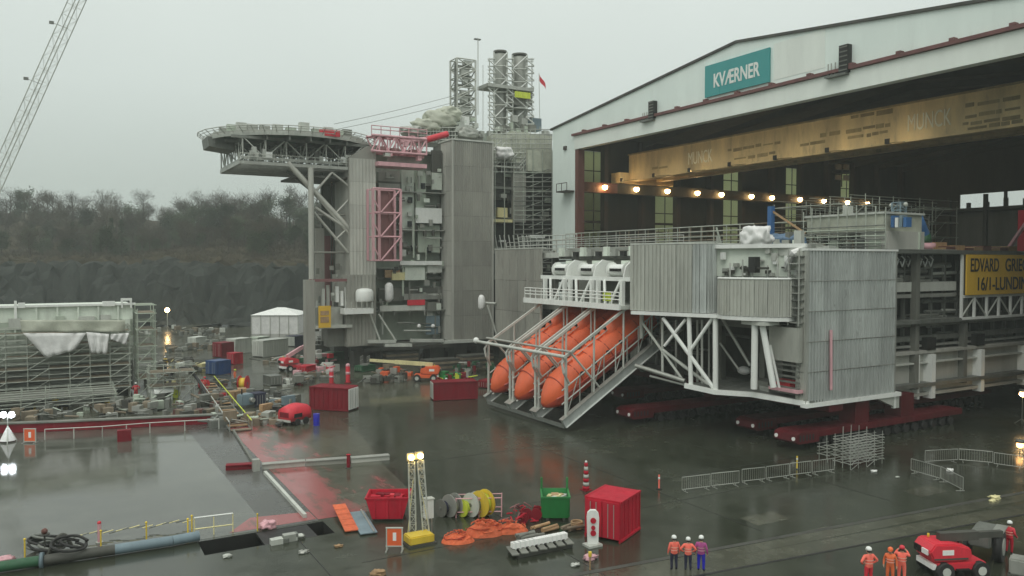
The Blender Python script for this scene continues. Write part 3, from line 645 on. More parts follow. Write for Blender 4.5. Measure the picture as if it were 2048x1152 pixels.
# lifeboat station
LY = [62.0, 67.07, 72.13, 77.2]
box('station_floor', (47.6, 56, 61.5, 79.4, 11.25, 11.6), 'whitegrey', nm)
box('station_edge', (47.35, 47.59, 61.5, 79.4, 11.2, 11.75), 'white', nm)
railing(nm, [(47.5, 79.3, 11.75), (47.5, 61.6, 11.75)], 1.15, 1.2, 'white', .05, (1., .7, .4))
box('station_deck', (49.2, 56, 61.5, 78.2, 14.0, 14.3), 'whitegrey', nm); box('station_edge', (48.95, 49.19, 61.5, 78.2, 13.95, 14.35), 'white', nm)
for k in range(3):
    yc = (LY[k] + LY[k + 1]) / 2
    for s in (-1, 1):
        tube('vee_brace', (48.3, yc + s * .35, 11.6), (48.9, yc + s * 1.35, 14.0), .16, 'white', nm, 8)
        box('post', (48.4, 48.8, yc + s * 2.0 - .18, yc + s * 2.0 + .18, 11.6, 14.0), 'white', nm)
    tube('winch_drum', (49.9, yc - 1.3, 15.0), (49.9, yc + 1.3, 15.0), .62, 'white', nm, 14)
    for s in (-1, 1): tube('drum_flange', (49.9, yc + s * 1.3, 15.0), (49.9, yc + s * 1.42, 15.0), .85, 'white', nm, 14)
    box('winch_motor', (50.6, 52.2, yc - 1.0, yc + .8, 14.3, 16.0), 'mint', nm)
    m_ = MB(); m_.prism([(49.0, yc - 1.7, 14.3), (51.5, yc - 1.7, 14.3), (51.3, yc - 1.7, 15.9), (50.2, yc - 1.7, 16.1), (49.3, yc - 1.7, 15.4)], (0, .2, 0)); m_.build('winch_bracket', 'white', nm)
    for q in range(4): box('brake_block', (49.0, 49.3, yc - .9 + q * .45, yc - .7 + q * .45, 14.9, 15.2), 'black', nm)
box('cable_tray', (52, 53, 61.6, 79, 16.2, 16.5), 'dark_steel', nm); box('cable_tray', (53.2, 53.8, 61.6, 79, 17.1, 17.4), 'galv', nm)
for k in range(12): box('junction_box', (51.6, 52.0, 61.8 + k * 1.45, 62.5 + k * 1.45, 16.5, 17.0 + (k % 3) * .25), ('black', 'galv', 'mint')[k % 3], nm)
box('bulkhead', (55.6, 55.9, 61.6, 80, 11.7, 16.9), 'mid_grey', nm)
box('hivis_panel', (47.62, 47.7, 63.2, 64.4, 12.0, 12.9), 'hivis', nm)
# launching ramps
SK0, SK1 = Vector((41.3, 0, .75)), Vector((55.4, 0, 9.3)); sd = (SK1 - SK0).normalized()
for i, y in enumerate(LY):
    for dy in ((0,) if i in (0, 3) else (-.32, .32)):
        yv = Vector((0, y + dy, 0))
        beam('ramp_rail', SK0 + yv, SK1 + yv, .34, .75, 'steel_cool', nm)
        beam('ramp_flange', SK0 + yv + Vector((-.25, 0, .34)), SK1 + yv + Vector((-.25, 0, .34)), .6, .09, 'galv', nm)
        beam('ramp_flange', SK0 + yv + Vector((.25, 0, -.36)), SK1 + yv + Vector((.25, 0, -.36)), .55, .09, 'white', nm)
        beam('top_rail', (41.5, y + dy, 7.0), (48.6, y + dy, 11.3), .2, .24, 'whitegrey', nm)
        col('front_post', 41.6, y + dy, 1.2, 6.9, .14, 'whitegrey')
        m_ = MB(); m_.path([(41.5, y + dy, 7.0), (40.9, y + dy - .4, 6.4), (40.9, y + dy - .7, 5.6), (41.5, y + dy - .7, 4.6)], .13, 6); m_.build('bent_pipe', 'galv', nm)
        for f in (.25, .5, .75):
            p = SK0.lerp(SK1, f) + yv; zt = 7.0 + (p.x - 41.5) * .605
            if zt > p.z + .5: tube('ramp_post', p + Vector((0, 0, .35)), Vector((p.x, p.y, min(zt, 11.2))), .1, 'whitegrey', nm, 6)
        tube('ramp_brace', SK0.lerp(SK1, .32) + yv, (42.2, y + dy, 7.3), .11, 'whitegrey', nm, 6)
for k in range(3):                                      # guide rails and hoops along each boat lane
    for s_, dz in ((-1, 1.7), (1, 1.7), (-1, 3.0), (1, 3.0)):
        yy = (LY[k] + LY[k + 1]) / 2 + s_ * 2.02; q0, q1 = SK0 + Vector((.2, yy, dz)), SK0.lerp(SK1, .86) + Vector((0, yy, dz)); tube('guide_rail', q0, q1, .075, 'whitegrey', nm, 6)
    for i in range(9):
        q0 = SK0.lerp(SK1, .06 + i * .1)
        for s_ in (-1, 1):
            yy = (LY[k] + LY[k + 1]) / 2 + s_ * 2.02; tube('guide_post', (q0.x, yy, q0.z + .2), (q0.x, yy, q0.z + 3.1), .07, 'galv' if i % 2 else 'whitegrey', nm, 5)
            if i % 2 == 0: tube('guide_brace', (q0.x, yy, q0.z + .3), (q0.x + 1.2, yy, q0.z + 3.7), .055, 'galv', nm, 5)
tube('front_pipe', (41.2, 61.5, 7.05), (40.9, 78.6, 7.05), .17, 'whitegrey', nm, 8)
tube('front_pipe', (42.0, 61.5, 7.45), (41.8, 78.0, 7.45), .12, 'galv', nm, 8)
ball('pipe_end', (40.9, 78.8, 7.15), .35, 'white', nm)
col('ramp_hanger', 50.6, 62.0, 8.3, 11.3, .22, 'whitegrey'); col('ramp_hanger', 50.6, 72.1, 8.3, 11.3, .16, 'whitegrey')
for f in (.02, .3, .62, .9):
    p = SK0.lerp(SK1, f); beam('cross_beam', (p.x, LY[0], p.z - .5), (p.x, LY[3], p.z - .5), .3, .3, 'galv_dark', nm)
# lookout bracket on the left wall
tube('davit_arm', AX(963, 605, 53.5), AX(992, 607, 54.5), .16, 'whitegrey', nm); tube('davit_arm', AX(975, 610, 53.6), AX(993, 668, 54.5), .18, 'galv', nm)
c = AX(963, 605, 53.2); blob('wrapped_radar', c, (.55, .65, 1.35), 'tarp', nm, 2, .1)
# top side: planks, fence of the scaffold, long mesh
for k in range(40):
    x = rr.uniform(56, 68); y = rr.uniform(47, 98); box('loose_plank', (x, x + rr.uniform(.3, 3), y, y + rr.uniform(.3, 3), 17.02, 17.1 + rr.uniform(0, .55)), rr.choice(['plank', 'galv', 'whitegrey', 'pale_green', 'galv']), nm, rr.uniform(0, .6))
railing(nm, [(56, 98.5, 17.0), (56, 62, 17.0)], 1.6, 2.2, 'galv', .05, (1., .66, .33))
railing(nm, [(66, 98.5, 17.0), (66, 62, 17.0)], 3.0, 2.0, 'scaff', .06, (1., .8, .6, .4, .2))
railing(nm, [(76, 98.5, 17.0), (76, 58, 17.0)], 3.6, 2.2, 'plank', .07, (1., .83, .66, .5, .33, .17))
railing(nm, [(58, 84, 17.0), (58, 98.5, 17.0)], 2.4, 1.6, 'whitegrey', .05, (1., .75, .5, .25))
# the yellow name board on the truss
sg = thing('name_board', 'big yellow board with dark lettering on the white truss beside the module', 'sign', (87, 46.3, 12.6))
box('board', (78.9, 99.5, 46.28, 46.42, 12.55, 16.6), 'yellow_sign', sg)
lettering(sg, 'EDVARD', (82.0, 46.25, 15.55), 5.0, 1.35, 'black', 'Y', bold=.01)
lettering(sg, 'GRIEG', (87.8, 46.25, 15.55), 4.2, 1.35, 'black', 'Y', bold=.01)
lettering(sg, '16/1-LUNDIN', (85.3, 46.25, 13.65), 9.0, 1.35, 'black', 'Y', bold=.01)
# ------------------------------------------------------------------ free-fall lifeboats
def boat(k):
    yc = (LY[k] + LY[k + 1]) / 2
    lab = ('orange enclosed lifeboat on the ramp beside the white truss', 'orange enclosed lifeboat on the middle of three ramps', 'orange enclosed lifeboat on the ramp next to the taupe corrugated wall')[k]
    t_ = thing('lifeboat', lab, 'lifeboat', (41, yc, 2), 'free-fall lifeboats on their ramps')
    ax = sd; up = Vector((-ax.z, 0, ax.x)); base = SK0 + Vector((0, yc, 0)) + up * 1.75 + ax * .2
    L = 15.0; N = 24
    def rad(u):
        if u < .2: return .30 + 1.36 * math.sin(u / .2 * math.pi / 2) ** .8
        return 1.66 - .30 * max(0, (u - .72) / .28) ** 1.5
    rings = []; keel = []; band = []
    for i in range(N + 1):
        u = i / N; r_ = rad(u); c = base + ax * (u * L) + up * (-.25 * (1 - min(1, u / .2)) ** 1.5)
        ring = []
        for j in range(20):
            a = 2 * math.pi * j / 20; cs, sn = math.cos(a), math.sin(a); e_ = .82
            xx = math.copysign(abs(cs) ** e_, cs) * r_ * .96; yy = math.copysign(abs(sn) ** e_, sn) * r_ * (1.02 if sn > 0 else .95)
            ring.append(c + Vector((0, xx, 0)) + up * yy)
        rings.append(ring)
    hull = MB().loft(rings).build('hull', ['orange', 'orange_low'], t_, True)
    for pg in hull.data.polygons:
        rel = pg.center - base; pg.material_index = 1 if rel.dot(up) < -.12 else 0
    for u in (.30, .40, .50, .58): c = base + ax * (u * L) + up * (rad(u) * 1.0); m_ = MB(); m_.prism([c + ax * a2 + Vector((0, b2, 0)) for a2, b2 in ((-.35, -.4), (.35, -.4), (.35, .4), (-.35, .4))], up * .16); m_.build('roof_hatch', 'orange', hull)
    # rubbing strake round the hull, canopy, wheelhouse, windows, hatches, rails
    for s in (-1, 1):
        m_ = MB(); m_.path([base + ax * (u * L) + Vector((0, s * (rad(u) * .97 + .05), 0)) - up * .12 for u in [i / 14 for i in range(1, 15)]], .11, 6); m_.build('rubbing_strake', 'orange_dark', t_)
        for u in (.3, .42, .54, .66): 
            c = base + ax * (u * L) + Vector((0, s * rad(u) * .90, 0)) + up * .55; m_ = MB(); m_.tube(c, c + Vector((0, s * .16, 0)) + up * .04, .2, 10); m_.build('porthole', 'glassdark', hull)
        m_ = MB(); m_.path([base + ax * (u * L) + up * (rad(u) * 1.02 + .28) + Vector((0, s * .55, 0)) for u in (.25, .27, .5, .7)], .04, 5); m_.build('grab_rail', 'galv', t_)
    m_ = MB(); rg = []
    for u, k2, h in ((.60, .3, .3), (.66, .8, 1.0), (.78, .85, 1.25), (.90, .8, 1.2), (.93, .6, .4)):
        c = base + ax * (u * L) + up * rad(u) * .8
        rg.append([c + Vector((0, math.cos(a) * k2, 0)) + up * (.1 + max(-.2, math.sin(a)) * h) for a in [2 * math.pi * j / 14 for j in range(14)]])
    tower = m_.loft(rg).build('wheelhouse', 'orange', t_, True)
    c = base + ax * (.655 * L) + up * (rad(.655) * .8 + .75); m_ = MB(); m_.prism([c + Vector((0, -.5, 0)), c + Vector((0, .5, 0)), c + Vector((0, .42, 0)) + up * .35, c + Vector((0, -.42, 0)) + up * .35], ax * -.25); m_.build('wheelhouse_window', 'glassdark', tower)
    m_ = MB(); m_.path([base + ax * (u * L) - up * rad(u) * .97 for u in [.06 + i * .09 for i in range(10)]], .13, 6); m_.build('keel', 'orange_dark', t_)
    c = base + ax * (.02 * L); tube('bow_ring', c - up * .6, c - up * .6 - ax * .5, .12, 'galv', t_, 8)
    for u in (.14, .28, .42, .56, .7, .84):
        c = base + ax * (u * L); m_ = MB(); m_.path([c + Vector((0, math.cos(a) * (rad(u) + .04), 0)) + up * math.sin(a) * (rad(u) * 1.03 + .04) for a in [R(-20 + i * 22) for i in range(11)]], .05, 5); m_.build('lashing_band', 'orange_dark', t_)
    for f in (.1, .35, .6, .85):
        p = SK0.lerp(SK1, f) + Vector((0, yc, 0)) + up * .15; m_ = MB(); m_.box(-.2, .2, -1.2, 1.2, -.1, .1); o = m_.build('cradle_block', 'rubber', t_); o.matrix_basis = Matrix.Translation(p) @ Matrix.Rotation(-math.atan2(sd.z, sd.x), 4, 'Y')
for k in range(3): boat(k)

# ------------------------------------------------------------------ red self-propelled trailers under the module
def trailer(x, y, n, label):
    t_ = thing('transporter', label, 'trailer', (x, y, 0), 'red module transporters')
    L = n * 1.4 + 1.2; wd = 2.43
    m_ = MB(); m_.box(x, x + L, y, y + wd, .95, 1.5); m_.build('bed', 'trailer_red', t_, bevel=.04)
    m_ = MB(); m_.prism([(x - 2.6, y, .55), (x - 2.9, y, .8), (x - 2.8, y, 1.35), (x - 2.3, y, 1.55), (x - .02, y, 1.55), (x - .02, y, .55)], (0, wd, 0)); pp = m_.build('power_pack', 'trailer_red', t_, bevel=.03)
    for s in (.3, wd - .3): tube('headlight', (x - 2.93, y + s, 1.02), (x - 2.84, y + s, 1.02), .17, 'lens_white', pp, 10)
    for k in range(5): box('grille_slat', (x - 2.5 + k * .4, x - 2.3 + k * .4, y - .02, y - .004, .8, 1.3), 'black', pp)
    for i in range(n):
        xa = x + 1.0 + i * 1.4
        box('axle', (xa - .1, xa + .1, y + .3, y + wd - .3, .36, .95), 'dark_steel', t_)
        for s in (.12, .62, wd - .97, wd - .47): tube('wheel', (xa, y + s, .37), (xa, y + s + .35, .37), .37, 'rubber', t_, 12)
for x, y, n, lb in ((56.6, 45.6, 14, 'red multi-wheeled transporter with white headlights under the corner tower'), (57.8, 51.2, 24, 'red multi-wheeled transporter under the white support legs'),
                    (51.4, 61.0, 26, 'red multi-wheeled transporter beside the lowest end of the lifeboat ramps'), (58, 70.5, 24, 'red multi-wheeled transporter under the lifeboat station'), (58, 86, 24, 'red multi-wheeled transporter under the taupe corrugated wall')):
    trailer(x, y, n, lb)
for x, y in ((61.5, 45.8), (68, 45.8), (64, 51.6), (60, 61.4), (66, 61.4), (64, 71), (64, 86.5), (80, 51.6)):
    box('support_stool', (x, x + 1.9, y, y + 1.7, 1.5, 3.6), 'trailer_red', nm)
box('cross_girder', (57.5, 59.3, 45.4, 98, 3.0, 3.62), 'trailer_red', nm); box('cross_girder', (66, 68, 46.6, 98, 2.9, 3.5), 'trailer_red', nm)
# ------------------------------------------------------------------ loose things on top of the near module and deeper in the hall
ZT = 17.05
c = AX(1512, 470, 56.5); t_ = blob('tarpaulin_bundle', (c.x, c.y, ZT + 1.05), (1.2, 1.7, 1.2), 'tarp', None, 4, .3, 2.2, 2); tag(t_, 'bulky white tarpaulin bundle on top of the grey module', 'tarpaulin')
c = AX(1572, 462, 62); t_ = blob('tarpaulin_bundle', (c.x, c.y, ZT + .8), (1.3, 1.9, .95), 'tarp_blue', None, 4, .3, 2.2, 5); tag(t_, 'blue tarpaulin heap on the module roof beside a white bundle', 'tarpaulin')
c = AX(1542, 440, 63); lf = thing('lift_post', 'blue mast with a slanting strut rising behind the tarpaulin bundles', 'mast', (c.x, c.y, ZT))
box('mast', (c.x - .25, c.x + .25, c.y - .25, c.y + .25, ZT, ZT + 4.4), 'blue', lf); beam('strut', (c.x, c.y, ZT + 4.0), (c.x + 1, c.y - 3.4, ZT + 1.6), .18, .18, 'wood', lf)
# cream wrapped cabin
a, b_ = AX(1608, 480, 67.2), AX(1772, 480, 67.2); DX = 9.2
cb = thing('wrapped_cabin', 'cream sheeted cabin with scaffold tubes on the module roof', 'cabin', (69, (a.y + b_.y) / 2, ZT))
box('cabin_wall', (67.40, 73.20, b_.y + .4, a.y - .2, ZT + 1.7, ZT + 3.3), 'tarp_olive', cb); box('cabin_roof', (67.20, 73.40, b_.y + .2, a.y, ZT + 3.3, ZT + 3.5), 'whitegrey', cb)
box('cabin_wall', (67.60, 73.20, b_.y + .1, b_.y + 3.0, ZT, ZT + 1.7), 'taupe_light', cb)
rr = random.Random(5)
for k in range(10):
    y = b_.y + (a.y - b_.y) * k / 9; tube('standard', (67.10, y, ZT), (67.10, y, ZT + rr.uniform(3.2, 4.3)), .06, 'scaff', cb, 5)
for k in range(7): tube('ledger', (67.05, b_.y, ZT + .3 + k * .32), (67.05, a.y, ZT + .3 + k * .32), .055, 'pale_green' if k % 2 else 'galv_dark', cb, 5)
for k in range(5):
    y = b_.y + .8 + k * 1.6; box('stowed_panel', (67.50, 68.60, y, y + rr.uniform(.5, 1.3), ZT, ZT + rr.uniform(.8, 1.6)), rr.choice(['galv_dark', 'pale_green', 'plank']), cb)
tube('vent_pipe', (68.20, b_.y + 5.2, ZT + 3.5), (68.20, b_.y + 5.2, ZT + 4.4), .25, 'whitegrey', cb, 10); box('vent_cap', (67.80, 68.60, b_.y + 4.6, b_.y + 4.9, ZT + 3.5, ZT + 4.3), 'whitegrey', cb)
for k in range(4): box('blue_drum_lid', (67.80, 68.60, b_.y - 1.6 + k * .42, b_.y - 1.3 + k * .42, ZT + 2.0, ZT + 2.9 + .2 * (k % 2)), ('blue', 'blue_grey', 'white', 'blue')[k], cb)
# loose plant between the bundles and the roof scaffold
lp = thing('roof_plant', 'crowd of small pale fittings and pipes on the module roof round the cabin', 'equipment', (66, 52, ZT))
for k in range(70):
    px = rr.uniform(1435, 1900); X_ = rr.uniform(57, 64) if px < 1600 else rr.uniform(67.5, 78); c = AX(px, 480, X_)
    if c.y < 46.6: continue
    if rr.random() < .7: box('fitting', (X_, X_ + rr.uniform(.2, .9), c.y, c.y + rr.uniform(.2, 1.1), ZT, ZT + rr.uniform(.2, 1.7)), rr.choice(['whitegrey', 'pale_green', 'galv', 'mint', 'white', 'mid_grey', 'plank']), lp, rr.uniform(0, .5))
    else: tube('pipe', (X_, c.y, ZT + .1), (X_ + rr.uniform(-1, 1), c.y + rr.uniform(0, 1.2), ZT + rr.uniform(.4, 2.8)), rr.uniform(.05, .14), rr.choice(['galv', 'whitegrey', 'blue', 'orange_dark', 'scaff']), lp, 6)
# scaffolding farther back on the roof
def scaffold(name, label, x0, y0, z0, nx, ny, nz, bx, by, bz, mt='scaff', boards=True, skip=0., group=None, r=.055, braces=True, seed=1, cat='scaffolding', bmat='plank'):
    q = random.Random(seed); s_ = thing(name, label, cat, (x0, y0, z0), group)
    for i in range(nx + 1):
        for j in range(ny + 1):
            if q.random() < skip: continue
            tube('standard', (x0 + i * bx, y0 + j * by, z0), (x0 + i * bx, y0 + j * by, z0 + nz * bz + q.uniform(.2, 1.1)), r, mt, s_, 5)
    for k in range(1, nz + 1):
        z = z0 + k * bz
        for j in range(ny + 1):
            if q.random() >= skip: tube('ledger', (x0 - .2, y0 + j * by, z), (x0 + nx * bx + .2, y0 + j * by, z), r, mt, s_, 5)
            if q.random() >= skip: tube('guard_rail', (x0 - .2, y0 + j * by, z + bz * .5), (x0 + nx * bx + .2, y0 + j * by, z + bz * .5), r * .8, mt, s_, 5)
        for i in range(nx + 1):
            if q.random() >= skip: tube('transom', (x0 + i * bx, y0 - .2, z), (x0 + i * bx, y0 + ny * by + .2, z), r, mt, s_, 5)
        if boards:
            for i in range(nx):
                for j in range(ny):
                    if q.random() < .72: box('scaffold_board', (x0 + i * bx + .03, x0 + (i + 1) * bx - .03, y0 + j * by + .08, y0 + (j + .8) * by, z + r + .01, z + r + .06), bmat, s_)
        if braces:
            for i in range(0, nx, 2): tube('brace', (x0 + i * bx, y0 - .06, z - bz), (x0 + (i + 1) * bx, y0 - .06, z), r * .8, mt, s_, 5)
    return s_
scaffold('tube_scaffold', 'dense grey tube scaffold on the module roof under the far door gap', 74, 56, ZT, 8, 4, 3, 2.4, 2.6, 1.7, 'scaff', True, .1, seed=3)
scaffold('tube_scaffold', 'low dark tube scaffold beside the slanting blue pipe', 72.6, 50.5, ZT, 3, 2, 2, 2.2, 1.8, 1.3, 'galv_dark', True, .1, seed=4)
c = AY(1858, 495, 48.5); pp = thing('elbow_pipe', 'large blue and green slanting pipe elbow with pink collar on the module edge', 'pipe', (c.x, c.y, ZT))
m_ = MB(); m_.path([(c.x, c.y + .4, ZT + .6), (c.x - .2, c.y + .4, ZT + 1.2), (c.x - .9, c.y + .4, ZT + 2.3), (c.x - 1.6, c.y + .4, ZT + 3.2)], .62, 12); m_.build('pipe_bend', 'blue', pp, True)
tube('collar', (c.x, c.y + .4, ZT), (c.x, c.y + .4, ZT + .7), .95, 'pink', pp, 14); tube('sleeve', (c.x - .15, c.y + .4, ZT + .75), (c.x - .5, c.y + .4, ZT + 1.5), .72, 'green_dark', pp, 12)
box('timber_pad', (c.x + .9, c.x + 3.0, c.y, c.y + 1.2, ZT, ZT + .8), 'wood', pp)
rp_ = thing('red_pillar', 'tall red steel pillar with strut at the module roof edge', 'pillar', (95, 48.5, ZT))
box('pillar', (94.2, 95.8, 48.2, 49.6, ZT, ZT + 4.6), 'red', rp_); beam('strut', (90.9, 48.8, ZT + .3), (94.4, 48.8, ZT + 3.2), .3, .3, 'pink', rp_)
pk = thing('plank_stack', 'brown timber and rust coloured mats lying along the roof edge', 'planks', (82, 48.2, ZT))
for k in range(9): box('timber_mat', (76 + k * 1.6, 77.5 + k * 1.6, 47.6, 49.6, ZT, ZT + .25 + .12 * (k % 3)), 'redbrown' if k % 2 else 'wood', pk)
c = AX(1797, 480, 72); ms_ = thing('crane_mast', 'dark blue lattice mast with lamp heads between cabin and scaffold', 'mast', (72, c.y, ZT)); lattice(ms_, (72, c.y, ZT), (72, c.y, ZT + 4.6), .9, .9, 6, .09, 'blue_grey')
for dx in (-1.4, 1.6): ball('lamp_head', (72, c.y + dx * .5, ZT + 4.4), .22, 'whitegrey', ms_); tube('lamp_arm', (72, c.y, ZT + 4.3), (72, c.y + dx * .5, ZT + 4.4), .06, 'galv', ms_, 5)
# heavy module parts standing inside the hall
for x, y, w_, d_, h, lb in ((120, 50, 22, 27, 24, 'dark equipment module deep inside the hall behind the roof scaffold'), (118, 84, 20, 14, 11, 'dark equipment module deep inside the hall near the window wall')):
    t_ = thing('equipment_module', lb, 'platform module', (x, y, 0))
    for z in (1, h * .5, h): box('deck', (x, x + w_, y, y + d_, z - .4, z), 'dark_steel', t_)
    for i in range(5):
        for j in range(4): box('column', (x + i * (w_ - .5) / 4, x + .5 + i * (w_ - .5) / 4, y + j * (d_ - .5) / 3, y + .5 + j * (d_ - .5) / 3, 0, h + rr.uniform(0, 2.5)), 'dark_steel', t_)
    box('tank', (x + 3, x + w_ - 3, y + 3, y + d_ - 3, 1.1, h - .5), 'mid_grey', t_)
# site lamps low at the hall mouth, at the picture's right edge
for px, py, lb in ((2045, 788, 'warm glowing site lamp on a stand under the load-out girder'), (2040, 890, 'warm site lamp on a low stand beside the crowd barriers')):
    p = G(px, py + 60) if py < 800 else G(px, py + 38); p = AD(px, py, 78 if py < 800 else 66)
    l = thing('site_lamp', lb, 'lamp', (p.x, p.y, 0)); tube('stand', (p.x, p.y, 0), (p.x, p.y, p.z), .05, 'galv_dark', l, 6)
    ball('bulb', p, .28, 'lamp_warm' if py < 800 else 'lamp_dim', l)
    for a in range(3): tube('foot', (p.x, p.y, .5), (p.x + .6 * math.cos(a * 2.1), p.y + .6 * math.sin(a * 2.1), .02), .03, 'galv_dark', l, 5)
    tube('reflector', p + Vector((0, 0, .2)), p + Vector((0, 0, .45)), .32, 'galv_dark', l, 10)
# ------------------------------------------------------------------ far module: living quarters with helideck
YQ = 115.0
lq = thing('quarters_module', 'tall taupe living quarters module with a helideck and twin exhaust stacks', 'platform module', (55, 125, 3))
def Q(px, py, Y=YQ): return AY(px, py, Y)
def qx(px, Y=YQ): return AY(px, 400, Y).x
def qz(px, py, Y=YQ): return AY(px, py, Y).z
def qbox(name, px0, px1, py0, py1, mt, Y=YQ, d=.4, parent=None, dz=0):
    a, b_ = Q(px0, py0, Y), Q(px1, py1, Y); return box(name, (a.x, b_.x, Y, Y + d, min(a.z, b_.z), max(a.z, b_.z)), mt, parent or lq)
def qtube(name, p, q, r, mt, Y=YQ, Y2=None, n=6): return tube(name, Q(*p, Y), Q(*q, Y2 or Y), r, mt, lq, n)
ZB, ZR = 3.1, 35.0
rq = random.Random(21)
# decks and core
for z in (3.1, 8.6, 13.5, 18.5, 23.5, 28.5, 33.6):
    box('deck', (43.5, 92, 118.5, 140, z - .35, z), 'mid_grey', lq)
box('core_wall', (43.2, 56.2, 120.5, 138, 3.3, 33.2), 'pale_green', lq)
box('core_wall', (63.5, 95, 123.5, 138, 3.3, 33.5), 'dark_steel', lq)
# corrugated towers
xa, xb = qx(905), qx(985)
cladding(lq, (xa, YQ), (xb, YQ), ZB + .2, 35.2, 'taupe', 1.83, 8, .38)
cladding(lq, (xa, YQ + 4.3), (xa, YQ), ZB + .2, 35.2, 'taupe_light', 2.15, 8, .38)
for x in (xa, xb): box('corner_post', (x - .14, x + .14, YQ - .14, YQ + .1, ZB, 35.3), 'taupe_light', lq)
box('roof_plate', (xa - .2, xb + .2, YQ - .2, YQ + 5, 35.2, 35.45), 'whitegrey', lq)
box('core_wall', (xa + .3, xb - .1, YQ + .4, YQ + 8, ZB + .1, 35.1), 'mid_grey', lq)
# second tower under the helideck edge: smooth panels, chamfered top
xc, xd = qx(699), qx(752)
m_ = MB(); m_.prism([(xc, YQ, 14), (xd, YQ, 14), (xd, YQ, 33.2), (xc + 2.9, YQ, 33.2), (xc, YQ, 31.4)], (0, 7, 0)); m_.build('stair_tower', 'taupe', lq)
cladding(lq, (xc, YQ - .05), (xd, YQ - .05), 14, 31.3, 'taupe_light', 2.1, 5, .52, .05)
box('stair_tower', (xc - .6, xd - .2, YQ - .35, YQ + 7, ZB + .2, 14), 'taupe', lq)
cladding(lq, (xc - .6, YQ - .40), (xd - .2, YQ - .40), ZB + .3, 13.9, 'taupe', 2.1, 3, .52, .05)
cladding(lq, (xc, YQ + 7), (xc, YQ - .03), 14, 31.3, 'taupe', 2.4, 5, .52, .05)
# open frame carrying the helideck
xl = qx(622)
tube('leg', (xl, YQ, 13), (xl, YQ, 29.5), .42, 'taupe_light', lq); box('leg', (xl - 1.0, xl + .3, YQ - .5, YQ + 1, .2, 13.3), 'taupe', lq)
box('inner_wall', (qx(642, YQ + 13), qx(700, YQ + 13), YQ + 13, YQ + 13.4, 3, 30), 'mid_grey', lq); box('inner_wall', (qx(640, YQ + 9), qx(665, YQ + 9), YQ + 9, YQ + 9.4, 6, 20), 'pink_dark', lq)
box('side_panel', (qx(630, YQ + 5), qx(648, YQ + 5), YQ + 5.0, YQ + 5.3, 8, 21), 'taupe', lq)
for p, q, r_ in (((575, 325), (700, 460), .42), ((585, 335), (700, 470), .22), ((630, 415), (697, 460), .24), ((628, 425), (697, 506), .2), ((664, 345), (632, 382), .18), ((664, 345), (697, 372), .16), ((697, 400), (670, 428), .16), ((697, 455), (670, 480), .14)):
    qtube('brace', p, q, r_, 'taupe_light', YQ + .6)
for py in (342, 430, 505): qtube('brace', (624, py), (698, py), .16, 'taupe', YQ + 2)
for px in (645, 663, 680): qtube('inner_post', (px, 345), (px, 600), .14, 'dark_steel', YQ + 7)
box('sill', (xl - .4, xc, YQ - .4, YQ + .2, 13.0, 13.4), 'pink_dark', lq); box('sill', (xl + .3, xc, YQ - .9, YQ + 1.5, 6.2, 6.6), 'whitegrey', lq)
box('equipment_skid', (xl + 1, xc - 1, YQ + .5, YQ + 3, 6.6, 9.2), 'galv', lq); box('equipment_skid', (xl + 2.6, xc - .4, YQ + 1, YQ + 3, 3.3, 6), 'mid_grey', lq)
for k in range(6): box('wrapped_valve', (xl + 1.6 + k * .7, xl + 2 + k * .7, YQ + .2, YQ + .7, 8.6 + rq.uniform(-.5, 3), 9.6 + rq.uniform(0, 3.4)), rq.choice(['white', 'galv', 'whitegrey']), lq)
# shelf with white tank
qbox('shelf', 689, 747, 618, 627, 'white', YQ - 2, 2)
for k in range(6): tube('shelf_rail', Q(692 + k * 10.5, 618, YQ - 2), Q(692 + k * 10.5, 604, YQ - 2), .05, 'whitegrey', lq, 5)
c = Q(729, 590, YQ - 1); m_ = MB()
m_.loft([[c + Vector((math.cos(a) * r_, math.sin(a) * r_ * .8, z)) for a in [2 * math.pi * j / 16 for j in range(16)]] for r_, z in ((1.25, -1.0), (1.35, -.8), (1.35, .5), (1.1, .85), (.5, 1.0))]); m_.build('white_tank', 'white', lq, True)
# middle bay between the towers
x0_, x1_ = xd, xa
for z in (8.2, 15, 21.0, 27.0): box('walkway', (x0_, x1_, YQ + 2.5, YQ + 5.5, z - .15, z), 'galv', lq)
for px0, px1, py0, py1, mt_, Y in ((757, 800, 340, 378, 'taupe_light', 118.5), (803, 828, 340, 460, 'mint', 118.4), (832, 852, 345, 440, 'pale_green', 118.0), (832, 884, 415, 447, 'white', 117.4), (836, 880, 450, 505, 'pale_green', 118.3), (800, 884, 522, 530, 'white', 116.8), (770, 800, 540, 555, 'wood', 117.5), (784, 812, 545, 560, 'yellow_pale', 117.3), (810, 850, 535, 560, 'mint', 117.2), (855, 884, 530, 545, 'whitegrey', 117.2), (757, 884, 575, 600, 'mid_grey', 118.6), (808, 884, 588, 598, 'galv', 117.8), (855, 880, 605, 622, 'mid_grey', 117), (760, 850, 612, 620, 'whitegrey', 116), (864, 884, 300, 345, 'dark_steel', 118.2), (800, 832, 382, 465, 'taupe', 119), (864, 884, 345, 380, 'mint', 118)):
    qbox('wall_unit', px0, px1, py0, py1, mt_, Y, .5)
for px, py in ((826, 497), (858, 500), (818, 360), (820, 400), (819, 448), (846, 372)): qbox('window', px - 4, px + 5, py - 6, py + 6, 'glassdark', 117.9, .08)
